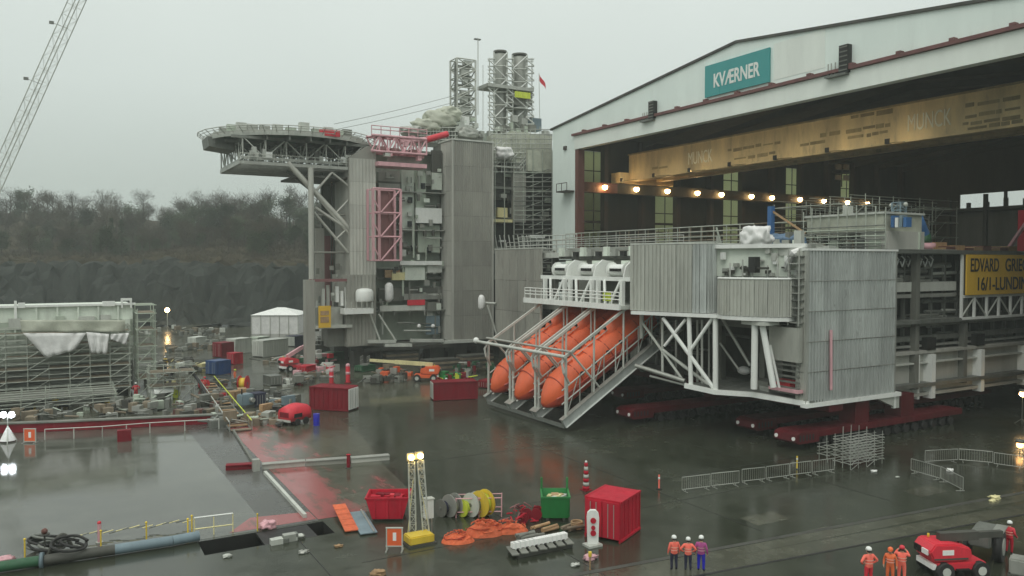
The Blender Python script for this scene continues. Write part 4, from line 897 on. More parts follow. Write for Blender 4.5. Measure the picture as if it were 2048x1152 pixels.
for k in range(34):
    px = rq.uniform(757, 880); py = rq.uniform(330, 665); L = rq.uniform(20, 80)
    if rq.random() < .5: qtube('pipe', (px, py), (px, min(676, py + L)), rq.uniform(.06, .2), rq.choice(['galv', 'whitegrey', 'pale_green', 'mid_grey']), 117.6)
    else: qtube('pipe', (px, py), (min(883, px + L * .7), py), rq.uniform(.05, .16), rq.choice(['galv', 'whitegrey', 'mid_grey']), 117.5)
for k in range(60):
    px = rq.uniform(757, 878); py = rq.uniform(335, 672); w_ = rq.uniform(3, 12); qbox('bay_fitting', px, px + w_, py, py + rq.uniform(3, 14), rq.choice(['whitegrey', 'galv', 'pale_green', 'mint', 'mid_grey', 'galv', 'dark_steel']), rq.uniform(116.9, 118.0), .4)
for k in range(50):
    px = rq.uniform(988, 1098); py = rq.uniform(305, 560); w_ = rq.uniform(4, 14); qbox('bay_fitting', px, px + w_, py, py + rq.uniform(3, 12), rq.choice(['whitegrey', 'galv', 'pale_green', 'mid_grey', 'galv_dark', 'dark_steel']), rq.uniform(117.0, 119.0), .4)
for k in range(26):
    px = rq.uniform(628, 696); py = rq.uniform(520, 660); w_ = rq.uniform(3, 9); qbox('bay_fitting', px, px + w_, py, py + rq.uniform(3, 16), rq.choice(['whitegrey', 'galv', 'mid_grey', 'galv_dark', 'taupe']), rq.uniform(116.6, 119.0), .4)
c = Q(778, 585, 116); blob('wrapped_hose', c, (.75, .6, 2.0), 'tarp', lq, 2, .2, 1.5, 4)
qbox('red_sign', 815, 850, 600, 610, 'red_bright', 115.9, .06); qbox('hatch', 852, 880, 632, 668, 'blue_grey', 117.6, .1)
for px in (838, 866): ball('bulkhead_lamp', Q(px, 652, 116.4), .33, 'lens_white', lq)
for p, q in (((757, 628), (792, 682)), ((740, 628), (760, 680))): qtube('brace', p, q, .16, 'whitegrey', YQ - .5)
# bottom edge plates and the low supports
for p, q in (((735, 683), (790, 683)), ((768, 690), (822, 690)), ((822, 681), (885, 681)), ((885, 684), (955, 681))): beam('edge_plate', Q(*p, YQ - .6), Q(*q, YQ - .6), .9, .45, 'whitegrey', lq)
box('base_frame', (qx(632, 140), 92, YQ + .8, 140, 2.2, 2.75), 'dark_steel', lq)
for k in range(13):
    for y in (117, 127, 137): box('support_pillar', (qx(630, 137) + k * 4.2, qx(630, 137) + 2.4 + k * 4.2, y, y + 2.2, 0, 2.2), 'dark_steel', lq)
# pink lattice tower and pink boom
tw_a, tw_b = qx(744, 113), qx(799, 113)
za, zb_ = qz(770, 378, 113), qz(770, 521, 113)
for x in (tw_a, tw_b):
    for y in (112.6, 115): box('pink_chord', (x - .17, x + .17, y - .17, y + .17, zb_, za), 'pink', lq)
box('pink_chord', (qx(762, 113) - .17, qx(762, 113) + .17, 113.6, 113.9, zb_, za), 'pink', lq)
for k in range(4):
    z = zb_ + (za - zb_) * k / 3; tube('pink_batten', (tw_a, 112.6, z), (tw_b, 112.6, z), .13, 'pink', lq, 6); tube('pink_batten', (tw_a, 115, z), (tw_b, 115, z), .13, 'pink', lq, 6)
    if k < 3:
        z2 = zb_ + (za - zb_) * (k + 1) / 3
        tube('pink_lacing', (tw_a + 1.2, 112.5, z), (tw_b, 112.5, z2), .13, 'pink', lq, 6); tube('pink_lacing', (tw_a + 1.2, 112.5, z), (tw_a, 112.5, z + (z2 - z) * .6), .1, 'pink', lq, 6); tube('pink_lacing', (tw_b - 1, 115, z2), (tw_b, 115, z), .1, 'pink_dark', lq, 6)
box('pink_panel', (tw_a, tw_b, 115.3, 115.5, zb_, za), 'pink_dark', lq)
za, zb_ = qz(800, 275, 114), qz(800, 322, 114)
bx0, bx1 = qx(742, 114), qx(852, 114)
lattice(lq, (bx0, 114.8, (za + zb_) / 2 + .6), (bx1, 114.8, (za + zb_) / 2 + .6), 2.2, za - zb_ - 1.2, 7, .2, 'pink', .13, 'pink_chord', 'pink_lacing')
box('pink_floor', (bx0 + 1, bx1, 113.6, 117, zb_ - .9, zb_ - .3), 'pink', lq); box('pink_panel', (bx0 + 3.5, bx1, 116.2, 116.4, zb_ - .3, zb_ + 1.6), 'taupe', lq)
for k in range(12): 
    x = bx0 + .5 + rq.uniform(0, bx1 - bx0 - 1.5); z = zb_ + rq.uniform(0, 3.4); box('pink_fitting', (x, x + rq.uniform(.4, 1.4), 113.6, 114.6, z, z + rq.uniform(.2, .8)), rq.choice(['pink', 'pink', 'pink_dark', 'whitegrey']), lq)
tube('red_pipe', Q(852, 280, 114), Q(895, 268, 114), .5, 'red_bright', lq, 10); tube('pink_pipe', Q(800, 284, 114), Q(860, 278, 114), .4, 'pink', lq, 8)
railing(lq, [(bx0, 113.6, za + .2), (bx1, 113.6, za + .2)], 1.2, 1.4, 'pink', .07)
# right bay: dark recess with scaffold net, tarped roof plant
for py, mt_ in ((330, 'whitegrey'), (438, 'yellow_pale'), (500, 'galv'), (372, 'galv_dark')):
    qbox('walkway', 987, 1040 if mt_ == 'whitegrey' else 1025, py, py + 7, mt_, 117, 4)
for px0, px1, py0, py1, mt_, Y in ((1026, 1052, 330, 445, 'taupe', 117.5), (990, 1024, 345, 400, 'dark_steel', 119), (995, 1015, 415, 435, 'yellow_pale', 118), (1056, 1106, 300, 345, 'tarp_olive', 116.5), (1000, 1012, 480, 484, 'white', 117), (1060, 1090, 470, 476, 'white', 116), (988, 1045, 300, 325, 'tarp_olive', 117.5)):
    qbox('wall_unit', px0, px1, py0, py1, mt_, Y, .6)
for k in range(7):
    px = 990 + k * 19; qtube('standard', (px, 300), (px, 560), .09, 'scaff', 116.2)
for k in range(22):
    py = 345 + k * 9.5; qtube('ledger', (1028, py), (1106, py + rq.uniform(-1, 1)), .08, rq.choice(['scaff', 'galv', 'galv_dark']), 116.1)
for k in range(10):
    py = 355 + k * 20; qtube('brace', (1055 + rq.uniform(-6, 6), py), (1100, py - 18), .07, 'scaff', 116.3)
for k in range(8): qtube('white_strut', (990 + k * 9, 470), (995 + k * 9, 500), .1, 'whitegrey', 116)
for px, py, rx, rz_, mt_ in ((880, 240, 3.2, 1.7, 'tarp_olive'), (852, 252, 2.6, 1.3, 'tarp_olive'), (897, 228, 2.2, 1.3, 'tarp_olive'), (930, 268, 2.4, 1.2, 'galv'), (822, 262, 2.0, .9, 'galv'), (1006, 308, 1.7, 1.3, 'tarp')):
    c = Q(px, py, 122 if px < 940 else 117.5); blob('roof_tarpaulin', c, (rx, 2.2, rz_), mt_, lq, 4, .22, 2.2, px)
for px0, px1, py0, py1, mt_, Y in ((990, 1022, 268, 300, 'tarp_olive', 118.8), (1024, 1062, 262, 318, 'tarp_olive', 119.2), (1062, 1104, 268, 345, 'tarp_olive', 118.6), (1030, 1056, 322, 345, 'mint', 118.4), (985, 1010, 300, 325, 'pale_green', 118.6), (830, 905, 250, 268, 'pale_green', 123.5)):
    qbox('sheeted_unit', px0, px1, py0, py1, mt_, Y, 3)
for k in range(13): px = 984 + k * 9.6; qtube('standard', (px, 346), (px, 252 + rq.uniform(0, 14)), .08, 'whitegrey', 117.4)
for k in range(10): qtube('ledger', (982, 258 + k * 9.5), (1104, 259 + k * 9.5), .075, 'whitegrey' if k % 2 else 'galv', 117.3)
for k in range(12): px = 984 + rq.uniform(0, 100); py = 262 + rq.uniform(0, 60); qtube('brace', (px, py + 20), (px + 18, py), .07, 'whitegrey', 117.2)
for k in range(16): px = rq.uniform(908, 1068); py = rq.uniform(225, 262); qbox('roof_unit', px, px + rq.uniform(4, 12), py, py + rq.uniform(6, 20), rq.choice(['whitegrey', 'mint', 'pale_green', 'galv', 'white']), 121.6, .8)
for k in range(12): px = 842 + k * 6.2; qtube('standard', (px, 285), (px, 248 + rq.uniform(-10, 16)), .07, 'whitegrey', 120.5)
for k in range(4): qtube('ledger', (838, 255 + k * 8), (915, 255 + k * 8), .07, 'whitegrey', 120.4)
for k in range(34):
    px = rq.uniform(905, 1100); py = rq.uniform(252, 300); c = Q(px, py, 121); box('roof_unit', (c.x, c.x + rq.uniform(.3, 1.6), 121, 122, c.z - rq.uniform(.3, 1.2), c.z + .3), rq.choice(['whitegrey', 'galv', 'mint', 'mid_grey', 'galv']), lq)
qbox('roof_unit', 1062, 1083, 235, 262, 'blue_grey', 124, 2); qbox('roof_unit', 985, 1100, 262, 300, 'pale_green', 123, 5); qbox('roof_unit', 830, 920, 262, 290, 'galv', 124, 5)
# lattice mast and twin exhaust stacks
cz = qz(935, 270, 124); x0_, x1_ = qx(915, 124), qx(952, 124)
lattice(lq, ((x0_ + x1_) / 2, 125.4, cz), ((x0_ + x1_) / 2, 125.4, qz(935, 118, 124)), x1_ - x0_, 2.6, 8, .17, 'whitegrey', .12, 'mast_chord', 'mast_lacing', (0, 1, 0))
for k in range(8):
    z = cz + (qz(935, 118, 124) - cz) * (k + .3) / 8; tube('mast_lacing', (x0_, 124.0, z - 1), (x1_, 124.0, z + 1), .09, 'whitegrey', lq, 5); box('mast_grating', (x0_ + .3, x1_ - .3, 124.6, 126.2, z, z + .12), 'galv', lq)
    box('mast_box', (x0_ + rq.uniform(.2, 1.6), x0_ + rq.uniform(1.8, 3), 124.2, 125, z + .15, z + rq.uniform(.5, 1.3)), rq.choice(['mid_grey', 'whitegrey', 'galv']), lq)
    tube('mast_ladder', (x0_ - .35, 124.1, z - 1.4), (x0_ - .35, 124.1, z + .3), .2, 'galv_dark', lq, 5)
qtube('aerial', (956, 230), (956, 76), .09, 'whitegrey', 124); qbox('aerial_head', 950, 962, 76, 80, 'galv_dark', 124, .5)
qtube('aerial', (966, 260), (966, 130), .06, 'whitegrey', 124)
for px0, px1, pt in ((990, 1012, 102), (1027, 1052, 108)):
    for pxx in (px0 - 2, px1 + 2):
        for y in (122.6, 126): tube('stack_frame', Q(pxx, 262, y), Q(pxx, pt + 2, y), .15, 'whitegrey', lq, 6)
    cxx = (qx(px0, 124.2) + qx(px1, 124.2)) / 2; tube('exhaust_stack', (cxx, 124.3, qz(px0, 262, 124.3)), (cxx, 124.3, qz(px0, pt, 124.3)), (qx(px1, 124.3) - qx(px0, 124.3)) / 2, 'galv', lq, 16)
    tube('stack_rim', (cxx, 124.3, qz(px0, pt + 5, 124.3)), (cxx, 124.3, qz(px0, pt - 1, 124.3)), (qx(px1, 124.3) - qx(px0, 124.3)) / 2 + .1, 'dark_steel', lq, 16)
    for k in range(6):
        p0_, p1_ = pt + 4 + k * 26, pt + 30 + k * 26
        qtube('stack_brace', (px0 - 2, p0_ if k % 2 else p1_), (px1 + 2, p1_ if k % 2 else p0_), .11, 'white', 122.5); qtube('stack_brace', (px0 - 2, p1_), (px1 + 2, p1_), .11, 'whitegrey', 122.5)
for k in range(10):
    for pxa, pxb in ((976, 990), (1012, 1027), (1052, 1068)):
        py = 118 + k * 14.5; qtube('stack_lacing', (pxa, py), (pxb, py + 13), .13, 'white', 122.4); qtube('stack_lacing', (pxa, py), (pxb, py), .12, 'whitegrey', 122.4)
for px in (979, 1064): qtube('stack_frame', (px, 262), (px, 116), .1, 'whitegrey', 123)
for k in range(8): qtube('stack_ledger', (976, 122 + k * 18), (992, 122 + k * 18), .08, 'whitegrey', 123); qtube('stack_ledger', (1052, 122 + k * 18), (1067, 122 + k * 18), .08, 'whitegrey', 123)
qbox('stack_platform', 976, 1068, 172, 177, 'galv', 122, 4); qbox('stack_platform', 1010, 1068, 213, 220, 'galv', 122, 4); qbox('yellow_sheet', 1030, 1061, 182, 198, 'hivis', 121.9, .1); qbox('stack_casing', 1012, 1064, 177, 213, 'taupe', 123, 3)
# helideck
hk = thing('helideck', 'octagonal grey helideck with safety nets cantilevered over the quarters module', 'helideck', (32, 126, 34))
HC, HR = Vector((32.6, 125.7, 34.3)), 12.2
def oct_(r_, z, off=0): return [Vector((HC.x + r_ * math.cos(R(22.5 + 45 * i + off)), HC.y + r_ * math.sin(R(22.5 + 45 * i + off)), z)) for i in range(8)]
def circ(r_, z, n=24): return [Vector((HC.x + r_ * math.cos(2 * math.pi * i / n), HC.y + r_ * math.sin(2 * math.pi * i / n), z)) for i in range(n)]
m_ = MB(); m_.prism(circ(HR, HC.z - .35), (0, 0, .35)); m_.build('deck_plate', 'green_dark', hk)
rim = circ(HR + .05, HC.z - .25)
for a, b_ in zip(rim, rim[1:] + rim[:1]): beam('rim_beam', a, b_, .25, .65, 'whitegrey', hk)
net_o = circ(HR + 1.2, HC.z + .62)
for i in range(24):
    a, b_, c, d = rim[i], rim[(i + 1) % 24], net_o[i], net_o[(i + 1) % 24]
    tube('net_arm', a, c, .07, 'whitegrey', hk, 5); tube('net_rail', c, d, .07, 'whitegrey', hk, 5)
    for f in (.35, .7): tube('net_rail', a.lerp(c, f), b_.lerp(d, f), .045, 'galv', hk, 4)
    tube('net_arm', a.lerp(b_, .5), c.lerp(d, .5), .05, 'galv', hk, 4)
for k in range(-4, 5):
    w_ = math.sqrt(max(0, HR ** 2 - (k * 2.9) ** 2)) - .3
    beam('floor_joist', (HC.x + k * 2.9, HC.y - w_, HC.z - .8), (HC.x + k * 2.9, HC.y + w_, HC.z - .8), .25, .8, 'galv_dark', hk)
    if k in (-4, 4): continue
    x = HC.x + k * 2.9
    w2 = min(w_, 9.5); ys = [HC.y - w2 + 2 * w2 * j / 6 for j in range(7)]
    beam('truss_bottom', (x, ys[0], 30.6), (x, ys[-1], 30.6), .25, .25, 'galv', hk)
    for j in range(7):
        tube('truss_post', (x, ys[j], 30.6), (x, ys[j], HC.z - 1), .11, 'whitegrey', hk, 6)
        if j < 6: tube('truss_diagonal', (x, ys[j], 30.6 if j % 2 else 33.3), (x, ys[j + 1], 33.3 if j % 2 else 30.6), .1, 'whitegrey', hk, 6)
for y in (-9.4, -4.7, 0, 4.7):
    beam('truss_beam', (HC.x - 8.8, HC.y + y, 30.5), (HC.x + 11, HC.y + y, 30.5), .3, .4, 'galv', hk); beam('truss_beam', (HC.x - 10.5, HC.y + y, 33.4), (HC.x + 11, HC.y + y, 33.4), .25, .4, 'galv_dark', hk)
    for j in range(7):
        x = HC.x - 8.8 + j * 2.9; tube('truss_diagonal', (x, HC.y + y, 30.6 if j % 2 else 33.3), (x + 2.9, HC.y + y, 33.3 if j % 2 else 30.6), .09, 'whitegrey', hk, 6)
[box('service_joist', (HC.x - 9.4, HC.x + 6, HC.y - 10.2 + j * 1.6, HC.y - 9.95 + j * 1.6, 29.5, 29.75), 'galv', hk) for j in range(10)]; [box('service_joist', (HC.x - 9.3 + j * 1.9, HC.x - 9.1 + j * 1.9, HC.y - 10.2, HC.y + 4.4, 29.76, 29.9), 'galv', hk) for j in range(9)]; box('service_edge', (HC.x - 9.4, HC.x + 11, HC.y - 10.45, HC.y - 10.21, 29.5, 29.95), 'galv', hk)
box('service_edge', (HC.x - 9.65, HC.x - 9.41, HC.y - 10.2, HC.y + 4, 29.5, 29.95), 'galv', hk)
box('lower_floor', (HC.x - 1.4, HC.x + 9, HC.y - 10, HC.y, 28.2, 28.5), 'dark_steel', hk); beam('lower_brace', (HC.x - 2, HC.y - 6, 29.3), (HC.x + 2.6, HC.y - 6, 26.0), .4, .4, 'galv_dark', hk)
railing(hk, [(HC.x - 9.5, HC.y - 10.3, 30.0), (HC.x + 8, HC.y - 10.3, 30.0)], 1.0, 1.2, 'whitegrey', .05)
for k in range(16):
    x = HC.x - 9 + rq.uniform(0, 17); box('service_unit', (x, x + rq.uniform(.3, .9), HC.y - 9.8, HC.y - 9, 30.65, 30.9 + rq.uniform(0, 1.2)), rq.choice(['galv', 'whitegrey', 'dark_steel', 'white']), hk)
x, y = HC.x - 10.8, HC.y - 3.2
m_ = MB(); m_.prism([(x - 1.6, y, 32.6), (x + 2, y, 32.2), (x + 2.4, y, 33.9), (x - 1.8, y, 34.0)], (0, 5, 0)); m_.build('access_platform', 'galv_dark', hk)
# fittings on the deck edge
for k in range(15):
    a = R(190 + k * 9.5); r_ = HR - 1.2; p = Vector((HC.x + r_ * math.cos(a), HC.y + r_ * math.sin(a), HC.z))
    box('deck_fitting', (p.x - .7, p.x + .7, p.y - .4, p.y + .4, p.z, p.z + rq.uniform(.6, 1.5)), rq.choice(['galv', 'whitegrey', 'mid_grey', 'pale_green']), hk)
c = AD(660, 266, 116); box('red_banner', (c.x - 1.5, c.x + 1.5, c.y, c.y + .3, c.z - .45, c.z + .45), 'red_bright', hk)
# stay wires from the helideck to the mast
for p, q in (((668, 248), (912, 190)), ((676, 258), (910, 204))):
    wr = MB(); wr.path([AD(p[0] + (q[0] - p[0]) * f, p[1] + (q[1] - p[1]) * f + 9 * f * (1 - f), 118 + 16 * f) for f in [i / 10 for i in range(11)]], .035, 5)
    o = wr.build('stay_wire', 'galv_dark'); tag(o, 'thin stay wire running from the helideck up to the lattice mast', 'wire', 'stay wires over the helideck')
# yellow board and the flag
sg = thing('notice_board', 'small yellow board hung low on the quarters module under the helideck', 'sign', Q(649, 655, 114))
qbox('board', 637, 662, 612, 655, 'yellow_sign', 114, .1, sg); qbox('board_print', 641, 658, 622, 630, 'wood', 113.95, .04, sg); qbox('board_print', 641, 658, 634, 645, 'wood', 113.95, .04, sg)
p = Q(1077, 150, 128); fg = thing('flag', 'small red flag on a thin pole beside the exhaust stacks', 'flag', Q(1080, 262, 128))
tube('pole', Q(1080, 262, 128), Q(1078, 146, 128), .06, 'whitegrey', fg, 5)
m_ = MB(); q0 = Q(1079, 148, 128); vs = []
for i in range(6):
    for j in (0, 1): vs.append((q0.x + i * .28, q0.y + .18 * math.sin(i * 1.3), q0.z - i * .38 - j * (1.2 - i * .08)))
m_.add(vs, [(2 * i, 2 * i + 2, 2 * i + 3, 2 * i + 1) for i in range(5)]); m_.build('cloth', 'red_bright', fg)
# ------------------------------------------------------------------ crawler crane, mostly outside the picture
bt, bb = AD(168, -30, 150), AD(-135, 645, 150)
ck = thing('crawler_crane', 'tall pale lattice crane boom leaning against the grey sky', 'crane', (bb.x, bb.y, 0))
lattice(ck, bb, bt + (bt - bb) * .25, 1.9, 1.9, 40, .10, 'whitegrey', .028, 'boom_chord', 'boom_lacing', (.866, -.5, 0), True)
m_ = MB(); m_.box(bb.x - 7, bb.x + 1.5, bb.y - 2, bb.y + 2, 1.5, 4.2); m_.build('machine_house', 'whitegrey', ck, bevel=.1)
m_ = MB(); m_.box(bb.x - 8.6, bb.x - 7.02, bb.y - 2.2, bb.y + 2.2, 1.2, 4.4); m_.build('counterweight', 'mid_grey', ck, bevel=.1)
for s in (-3.2, 3.2):
    m_ = MB(); m_.prism([(bb.x - 6, bb.y + s - .6, .0), (bb.x + 4, bb.y + s - .6, .0), (bb.x + 4.8, bb.y + s - .6, .7), (bb.x + 4, bb.y + s - .6, 1.4), (bb.x - 6, bb.y + s - .6, 1.4), (bb.x - 6.8, bb.y + s - .6, .7)], (0, 1.2, 0)); m_.build('crawler_track', 'rubber', ck)
for px, py in ((103, 45), (52, 157)):
    c = AD(px, py, 150); box('boom_lamp', (c.x - .4, c.x + .4, c.y - .2, c.y + .2, c.z - .25, c.z + .25), 'galv_dark', ck); tube('lamp_arm', c, AD(px + 33, py + 12, 150), .04, 'galv_dark', ck, 4)
# ------------------------------------------------------------------ cliff, hillside, trees
def hz(lat, dep):
    n1 = noise.noise(Vector((lat * .018, dep * .02, 0))); n2 = noise.noise(Vector((lat * .07, dep * .07, 5))); n3 = noise.noise(Vector((lat * .22, dep * .22, 9))); n4 = noise.noise(Vector((lat * .55, dep * .12, 2)))
    base = 205 + 6 * n1 + 4.5 * n2 + 3.0 * n3 + 2.0 * n4
    ph = noise.noise(Vector((lat * .05, 3, 1))) * .9
    u = max(0, min(1, (dep - base) / 8)); w3 = u * 2.4 + ph; st = (math.floor(w3) + min(1, (w3 % 1) * 2.2) - ph) / 2.4      # broken ledges
    k = .5 * u + .5 * max(0, min(1, st)) if u < 1 else 1
    h = k * (15 + 2.6 * n1 + 1.2 * n2 + 1.5 * n3 + .8 * n4)
    k2 = max(0, min(1, (dep - base - 8) / 95)); h += k2 * (10 + 5 * n1 + 2.0 * n2 + .9 * n3) * (1 + .12 * math.sin(lat * .02 + 1))
    k3 = max(0, min(1, (dep - 312) / 110)); h += k3 * 13
    return h - .3 * (1 - min(1, u * 4))
def on_cliff(lat, dep):
    return (dep - 205 - 6 * noise.noise(Vector((lat * .018, dep * .02, 0))) - 4.5 * noise.noise(Vector((lat * .07, dep * .07, 5)))) < 10
rj = random.Random(77)
m_ = MB(); lats = [-330 + 1.9 * i for i in range(250)] + [145 + 6 * i for i in range(45)]; deps = [196 + .95 * i for i in range(30)] + [225 + 5 * i for i in range(24)] + [350 + 25 * i for i in range(12)]
vs = []
for d_ in deps:
    for la in lats:
        lj = la * (d_ / 215.); hh = hz(lj, d_); jt = 1. if (.6 < hh and d_ < 226) else 0.; p = CF(lj + jt * rj.uniform(-.7, .7), d_ + jt * rj.uniform(-.8, .8), hh + jt * rj.uniform(-1.1, 1.1)); vs.append(p)
n = len(lats); m_.add(vs, [(i * n + k, i * n + k + 1, (i + 1) * n + k + 1, (i + 1) * n + k) for i in range(len(deps) - 1) for k in range(n - 1)])
hill = structure(m_.build('hill', ['rock', 'hillside'], None))
for p in hill.data.polygons:
    c_ = p.center; p.material_index = 0 if on_cliff(c_.x * math.cos(YAW) - c_.y * math.sin(YAW), c_.x * math.sin(YAW) + c_.y * math.cos(YAW)) else 1
# leafless and evergreen trees
def tree_proto(kind, seed):
    q = random.Random(seed); t_ = link(bpy.data.objects.new('tree', None))
    H = {'bare': 11, 'bushy': 8.5, 'spruce': 12}[kind]
    tr_ = MB(); tips = []
    tr_.path([(0, 0, -.8), (.1, .05, H * .3), (-.1, .1, H * .62), (.05, 0, H * .92)], lambda f: .22 * (1 - f * .8), 6)
    nb = 13 if kind != 'spruce' else 0
    for k in range(nb):
        z = H * q.uniform(.22, .85); a = q.uniform(0, 6.28); L = H * q.uniform(.2, .42) * (1.1 - z / H * .5)
        d = Vector((math.cos(a), math.sin(a), q.uniform(.35, 1.1))).normalized(); p0 = Vector((0, 0, z)); p1 = p0 + d * L * .5 + Vector((0, 0, .2)); p2 = p0 + d * L + Vector((q.uniform(-.4, .4), q.uniform(-.4, .4), .5))
        tr_.path([p0, p1, p2], lambda f: .09 * (1 - f * .8), 4); tips += [p1, p2, p0.lerp(p2, .75)]
    tr_.build('trunk', 'bark', t_)
    cr_ = MB()
    if kind == 'spruce':
        for k in range(620):
            z = H * (.1 + .9 * q.random() ** 1.25); rmx = (1 - z / H) * 2.5 + .12; a = q.uniform(0, 6.28); r_ = rmx * math.sqrt(q.random())
            c = Vector((r_ * math.cos(a), r_ * math.sin(a), z - r_ * .25)); d = Vector((math.cos(a), math.sin(a), -.35)) * q.uniform(.35, .8); s_ = Vector((-math.sin(a), math.cos(a), q.uniform(-.3, .3))) * q.uniform(.12, .3)
            cr_.add([c - s_, c + d, c + s_], [(0, 1, 2)])
        cr_.build('crown', 'leaf_b', t_)
    else:
        nn = 46 if kind == 'bare' else 60
        for p in tips:
            for k in range(nn if kind == 'bare' else nn):
                dv = Vector((q.gauss(0, .62), q.gauss(0, .62), q.gauss(.1, .6))); c = p + dv
                if kind == 'bare':
                    d = (dv + Vector((0, 0, .5))).normalized() * q.uniform(.4, .95); s_ = d.orthogonal().normalized() * .035
                else:
                    d = Vector((q.gauss(0, 1), q.gauss(0, 1), q.gauss(0, 1))).normalized() * q.uniform(.2, .42); s_ = d.orthogonal().normalized() * q.uniform(.1, .25)
                cr_.add([c - s_, c + d, c + s_], [(0, 1, 2)])
        cr_.build('crown', 'twig' if kind == 'bare' else 'leaf_a', t_)
    return t_
protos = {'bare': [tree_proto('bare', 1), tree_proto('bare', 2), tree_proto('bare', 6)], 'bushy': [tree_proto('bushy', 3), tree_proto('bushy', 4)], 'spruce': [tree_proto('spruce', 5)]}
LBL = {'bare': 'leafless winter tree on the misty hillside', 'bushy': 'low bushy tree on the misty hillside', 'spruce': 'dark pointed evergreen on the misty hillside'}
rt = random.Random(42); used = set()
def plant(kind, lat, dep, s_):
    pr = rt.choice(protos[kind]); t_ = pr
    if pr in used: t_ = copy_tree(pr)
    used.add(pr); p = CF(lat, dep, hz(lat, dep)); move(t_, p, rt.uniform(0, 6.28), s_); tag(t_, LBL[kind], 'tree', {'bare': 'leafless trees on the hill', 'bushy': 'bushy trees on the hill', 'spruce': 'evergreens on the hill'}[kind])
sky_line = [(-40, 395), (20, 380), (60, 378), (100, 385), (140, 383), (175, 366), (205, 372), (240, 382), (262, 368), (290, 392), (330, 408), (355, 396), (372, 384), (398, 382), (420, 400), (450, 386), (480, 374), (510, 372), (540, 370), (575, 372), (605, 375), (640, 380)]
for px, py in sky_line:
    for rep in range(2):
        dep = 300 + rt.uniform(-12, 25); lat = (px + rt.uniform(-9, 9) - 1024) / FPX * dep; z = hz(lat, dep); zt = CAMH + (HOR - py - rep * 8) * dep / FPX
        plant('bare' if rt.random() < .62 else 'bushy', lat, dep, max(.7, min(1.5, (zt - z) / 9.8)))
for k in range(198):
    dep = 232 + 80 * rt.random() ** .7; px = rt.uniform(-60, 720) if k < 185 else rt.uniform(720, 2300)
    lat = (px - 1024) / FPX * dep; plant(rt.choices(['bare', 'bushy', 'spruce'], (.42, .46, .12))[0], lat, dep, rt.uniform(.55, 1.0))
for k in range(42):
    dep = rt.uniform(335, 385); px = rt.uniform(-60, 700); plant(rt.choice(['bare', 'bushy']), (px - 1024) / FPX * dep, dep, rt.uniform(.7, 1.05))
# undergrowth: brush covering the slope
br = MB(); q = random.Random(8)
for k in range(30000):
    dep = 218 + 110 * q.random(); px = q.uniform(-120, 760) if k < 26000 else q.uniform(760, 2200); lat = (px - 1024) / FPX * dep; p = CF(lat, dep, hz(lat, dep))
    for j in range(3):
        d = Vector((q.gauss(0, .6), q.gauss(0, .6), 1)).normalized() * q.uniform(.5, 1.5); w_ = Vector((q.gauss(0, 1), q.gauss(0, 1), 0)).normalized() * q.uniform(.06, .16); o2 = Vector((q.gauss(0, .4), q.gauss(0, .4), -.1))
        br.add([p + o2 - w_, p + o2 + d, p + o2 + w_], [(0, 1, 2)])
o = br.build('undergrowth', 'twig'); tag(o, 'brown winter brush covering the hillside above the rock cliff', 'bushes', None, 'stuff')
# haze
lo = CF(0, 330); hz_b = MB(); hz_b.box(-560, 800, -60, 860, -6, 70); ho = hz_b.build('haze', 'white'); ho.data.materials.clear()
hm = bpy.data.materials.new('haze'); hm.use_nodes = True; t = hm.node_tree; t.nodes.clear(); om = nd(t, 'ShaderNodeOutputMaterial'); pv = nd(t, 'ShaderNodeVolumePrincipled')
pv.inputs['Color'].default_value = (.86, .93, .90, 1); pv.inputs['Density'].default_value = .00055; pv.inputs['Anisotropy'].default_value = .1; t.links.new(pv.outputs[0], om.inputs['Volume'])
ho.data.materials.append(hm); tag(ho, 'thin pale mist hanging over the whole yard', 'haze', None, 'stuff')
# ------------------------------------------------------------------ yard builders (made at the origin, then moved)
def xf(t_, loc, rz=0, s=1.):
    bpy.context.view_layer.update() if False else None
    return move(t_, loc, rz, s)
def container(name, label, L, wd, h, mt, loc, rz=0, end=None, group=None, cat='container'):
    """corrugated steel box; long side along local Y, door end at -Y"""
    t_ = thing(name, label, cat, (0, 0, 0), group); x, y = wd / 2, L / 2
    m_ = MB(); m_.box(-x + .06, x - .06, -y + .06, y - .06, .14, h - .04); m_.build('body', mt, t_)
    n = max(3, int(L / .55))
    for s in (-1, 1):
        sm = MB()
        for i in range(n): ya = -y + .1 + i * (L - .2) / n; sm.box(s * (x - .055), s * x - s * .012, ya + .06, ya + (L - .2) / n * .62, .2, h - .16)
        sm.build('side_sheet', mt, t_)
        for e_ in (-1, 1): box('corner_post', (s * x - .08 * (s > 0) - .0, s * x + .08 * (s < 0), e_ * y - .08 * (e_ > 0), e_ * y + .08 * (e_ < 0), 0, h), mt, t_)
        box('top_rail', (s * x - .07, s * x + .07, -y + .08, y - .08, h - .1, h + .02), mt, t_); box('bottom_rail', (s * x - .07, s * x + .07, -y + .08, y - .08, .05, .18), mt, t_)
    for s in (-1, 1):
        d = box('door', (s * x * .5 - x * .46, s * x * .5 + x * .46, -y - .03, -y + .058, .18, h - .12), end or mt, t_)
        for k in (-.18, .18): tube('lock_bar', (s * x * .5 + k, -y - .06, .25), (s * x * .5 + k, -y - .06, h - .2), .025, 'galv', d, 5)
    box('roof_sheet', (-x + .07, x - .07, -y + .07, y - .07, h - .04, h), mt, t_)
    return move(t_, loc, rz)
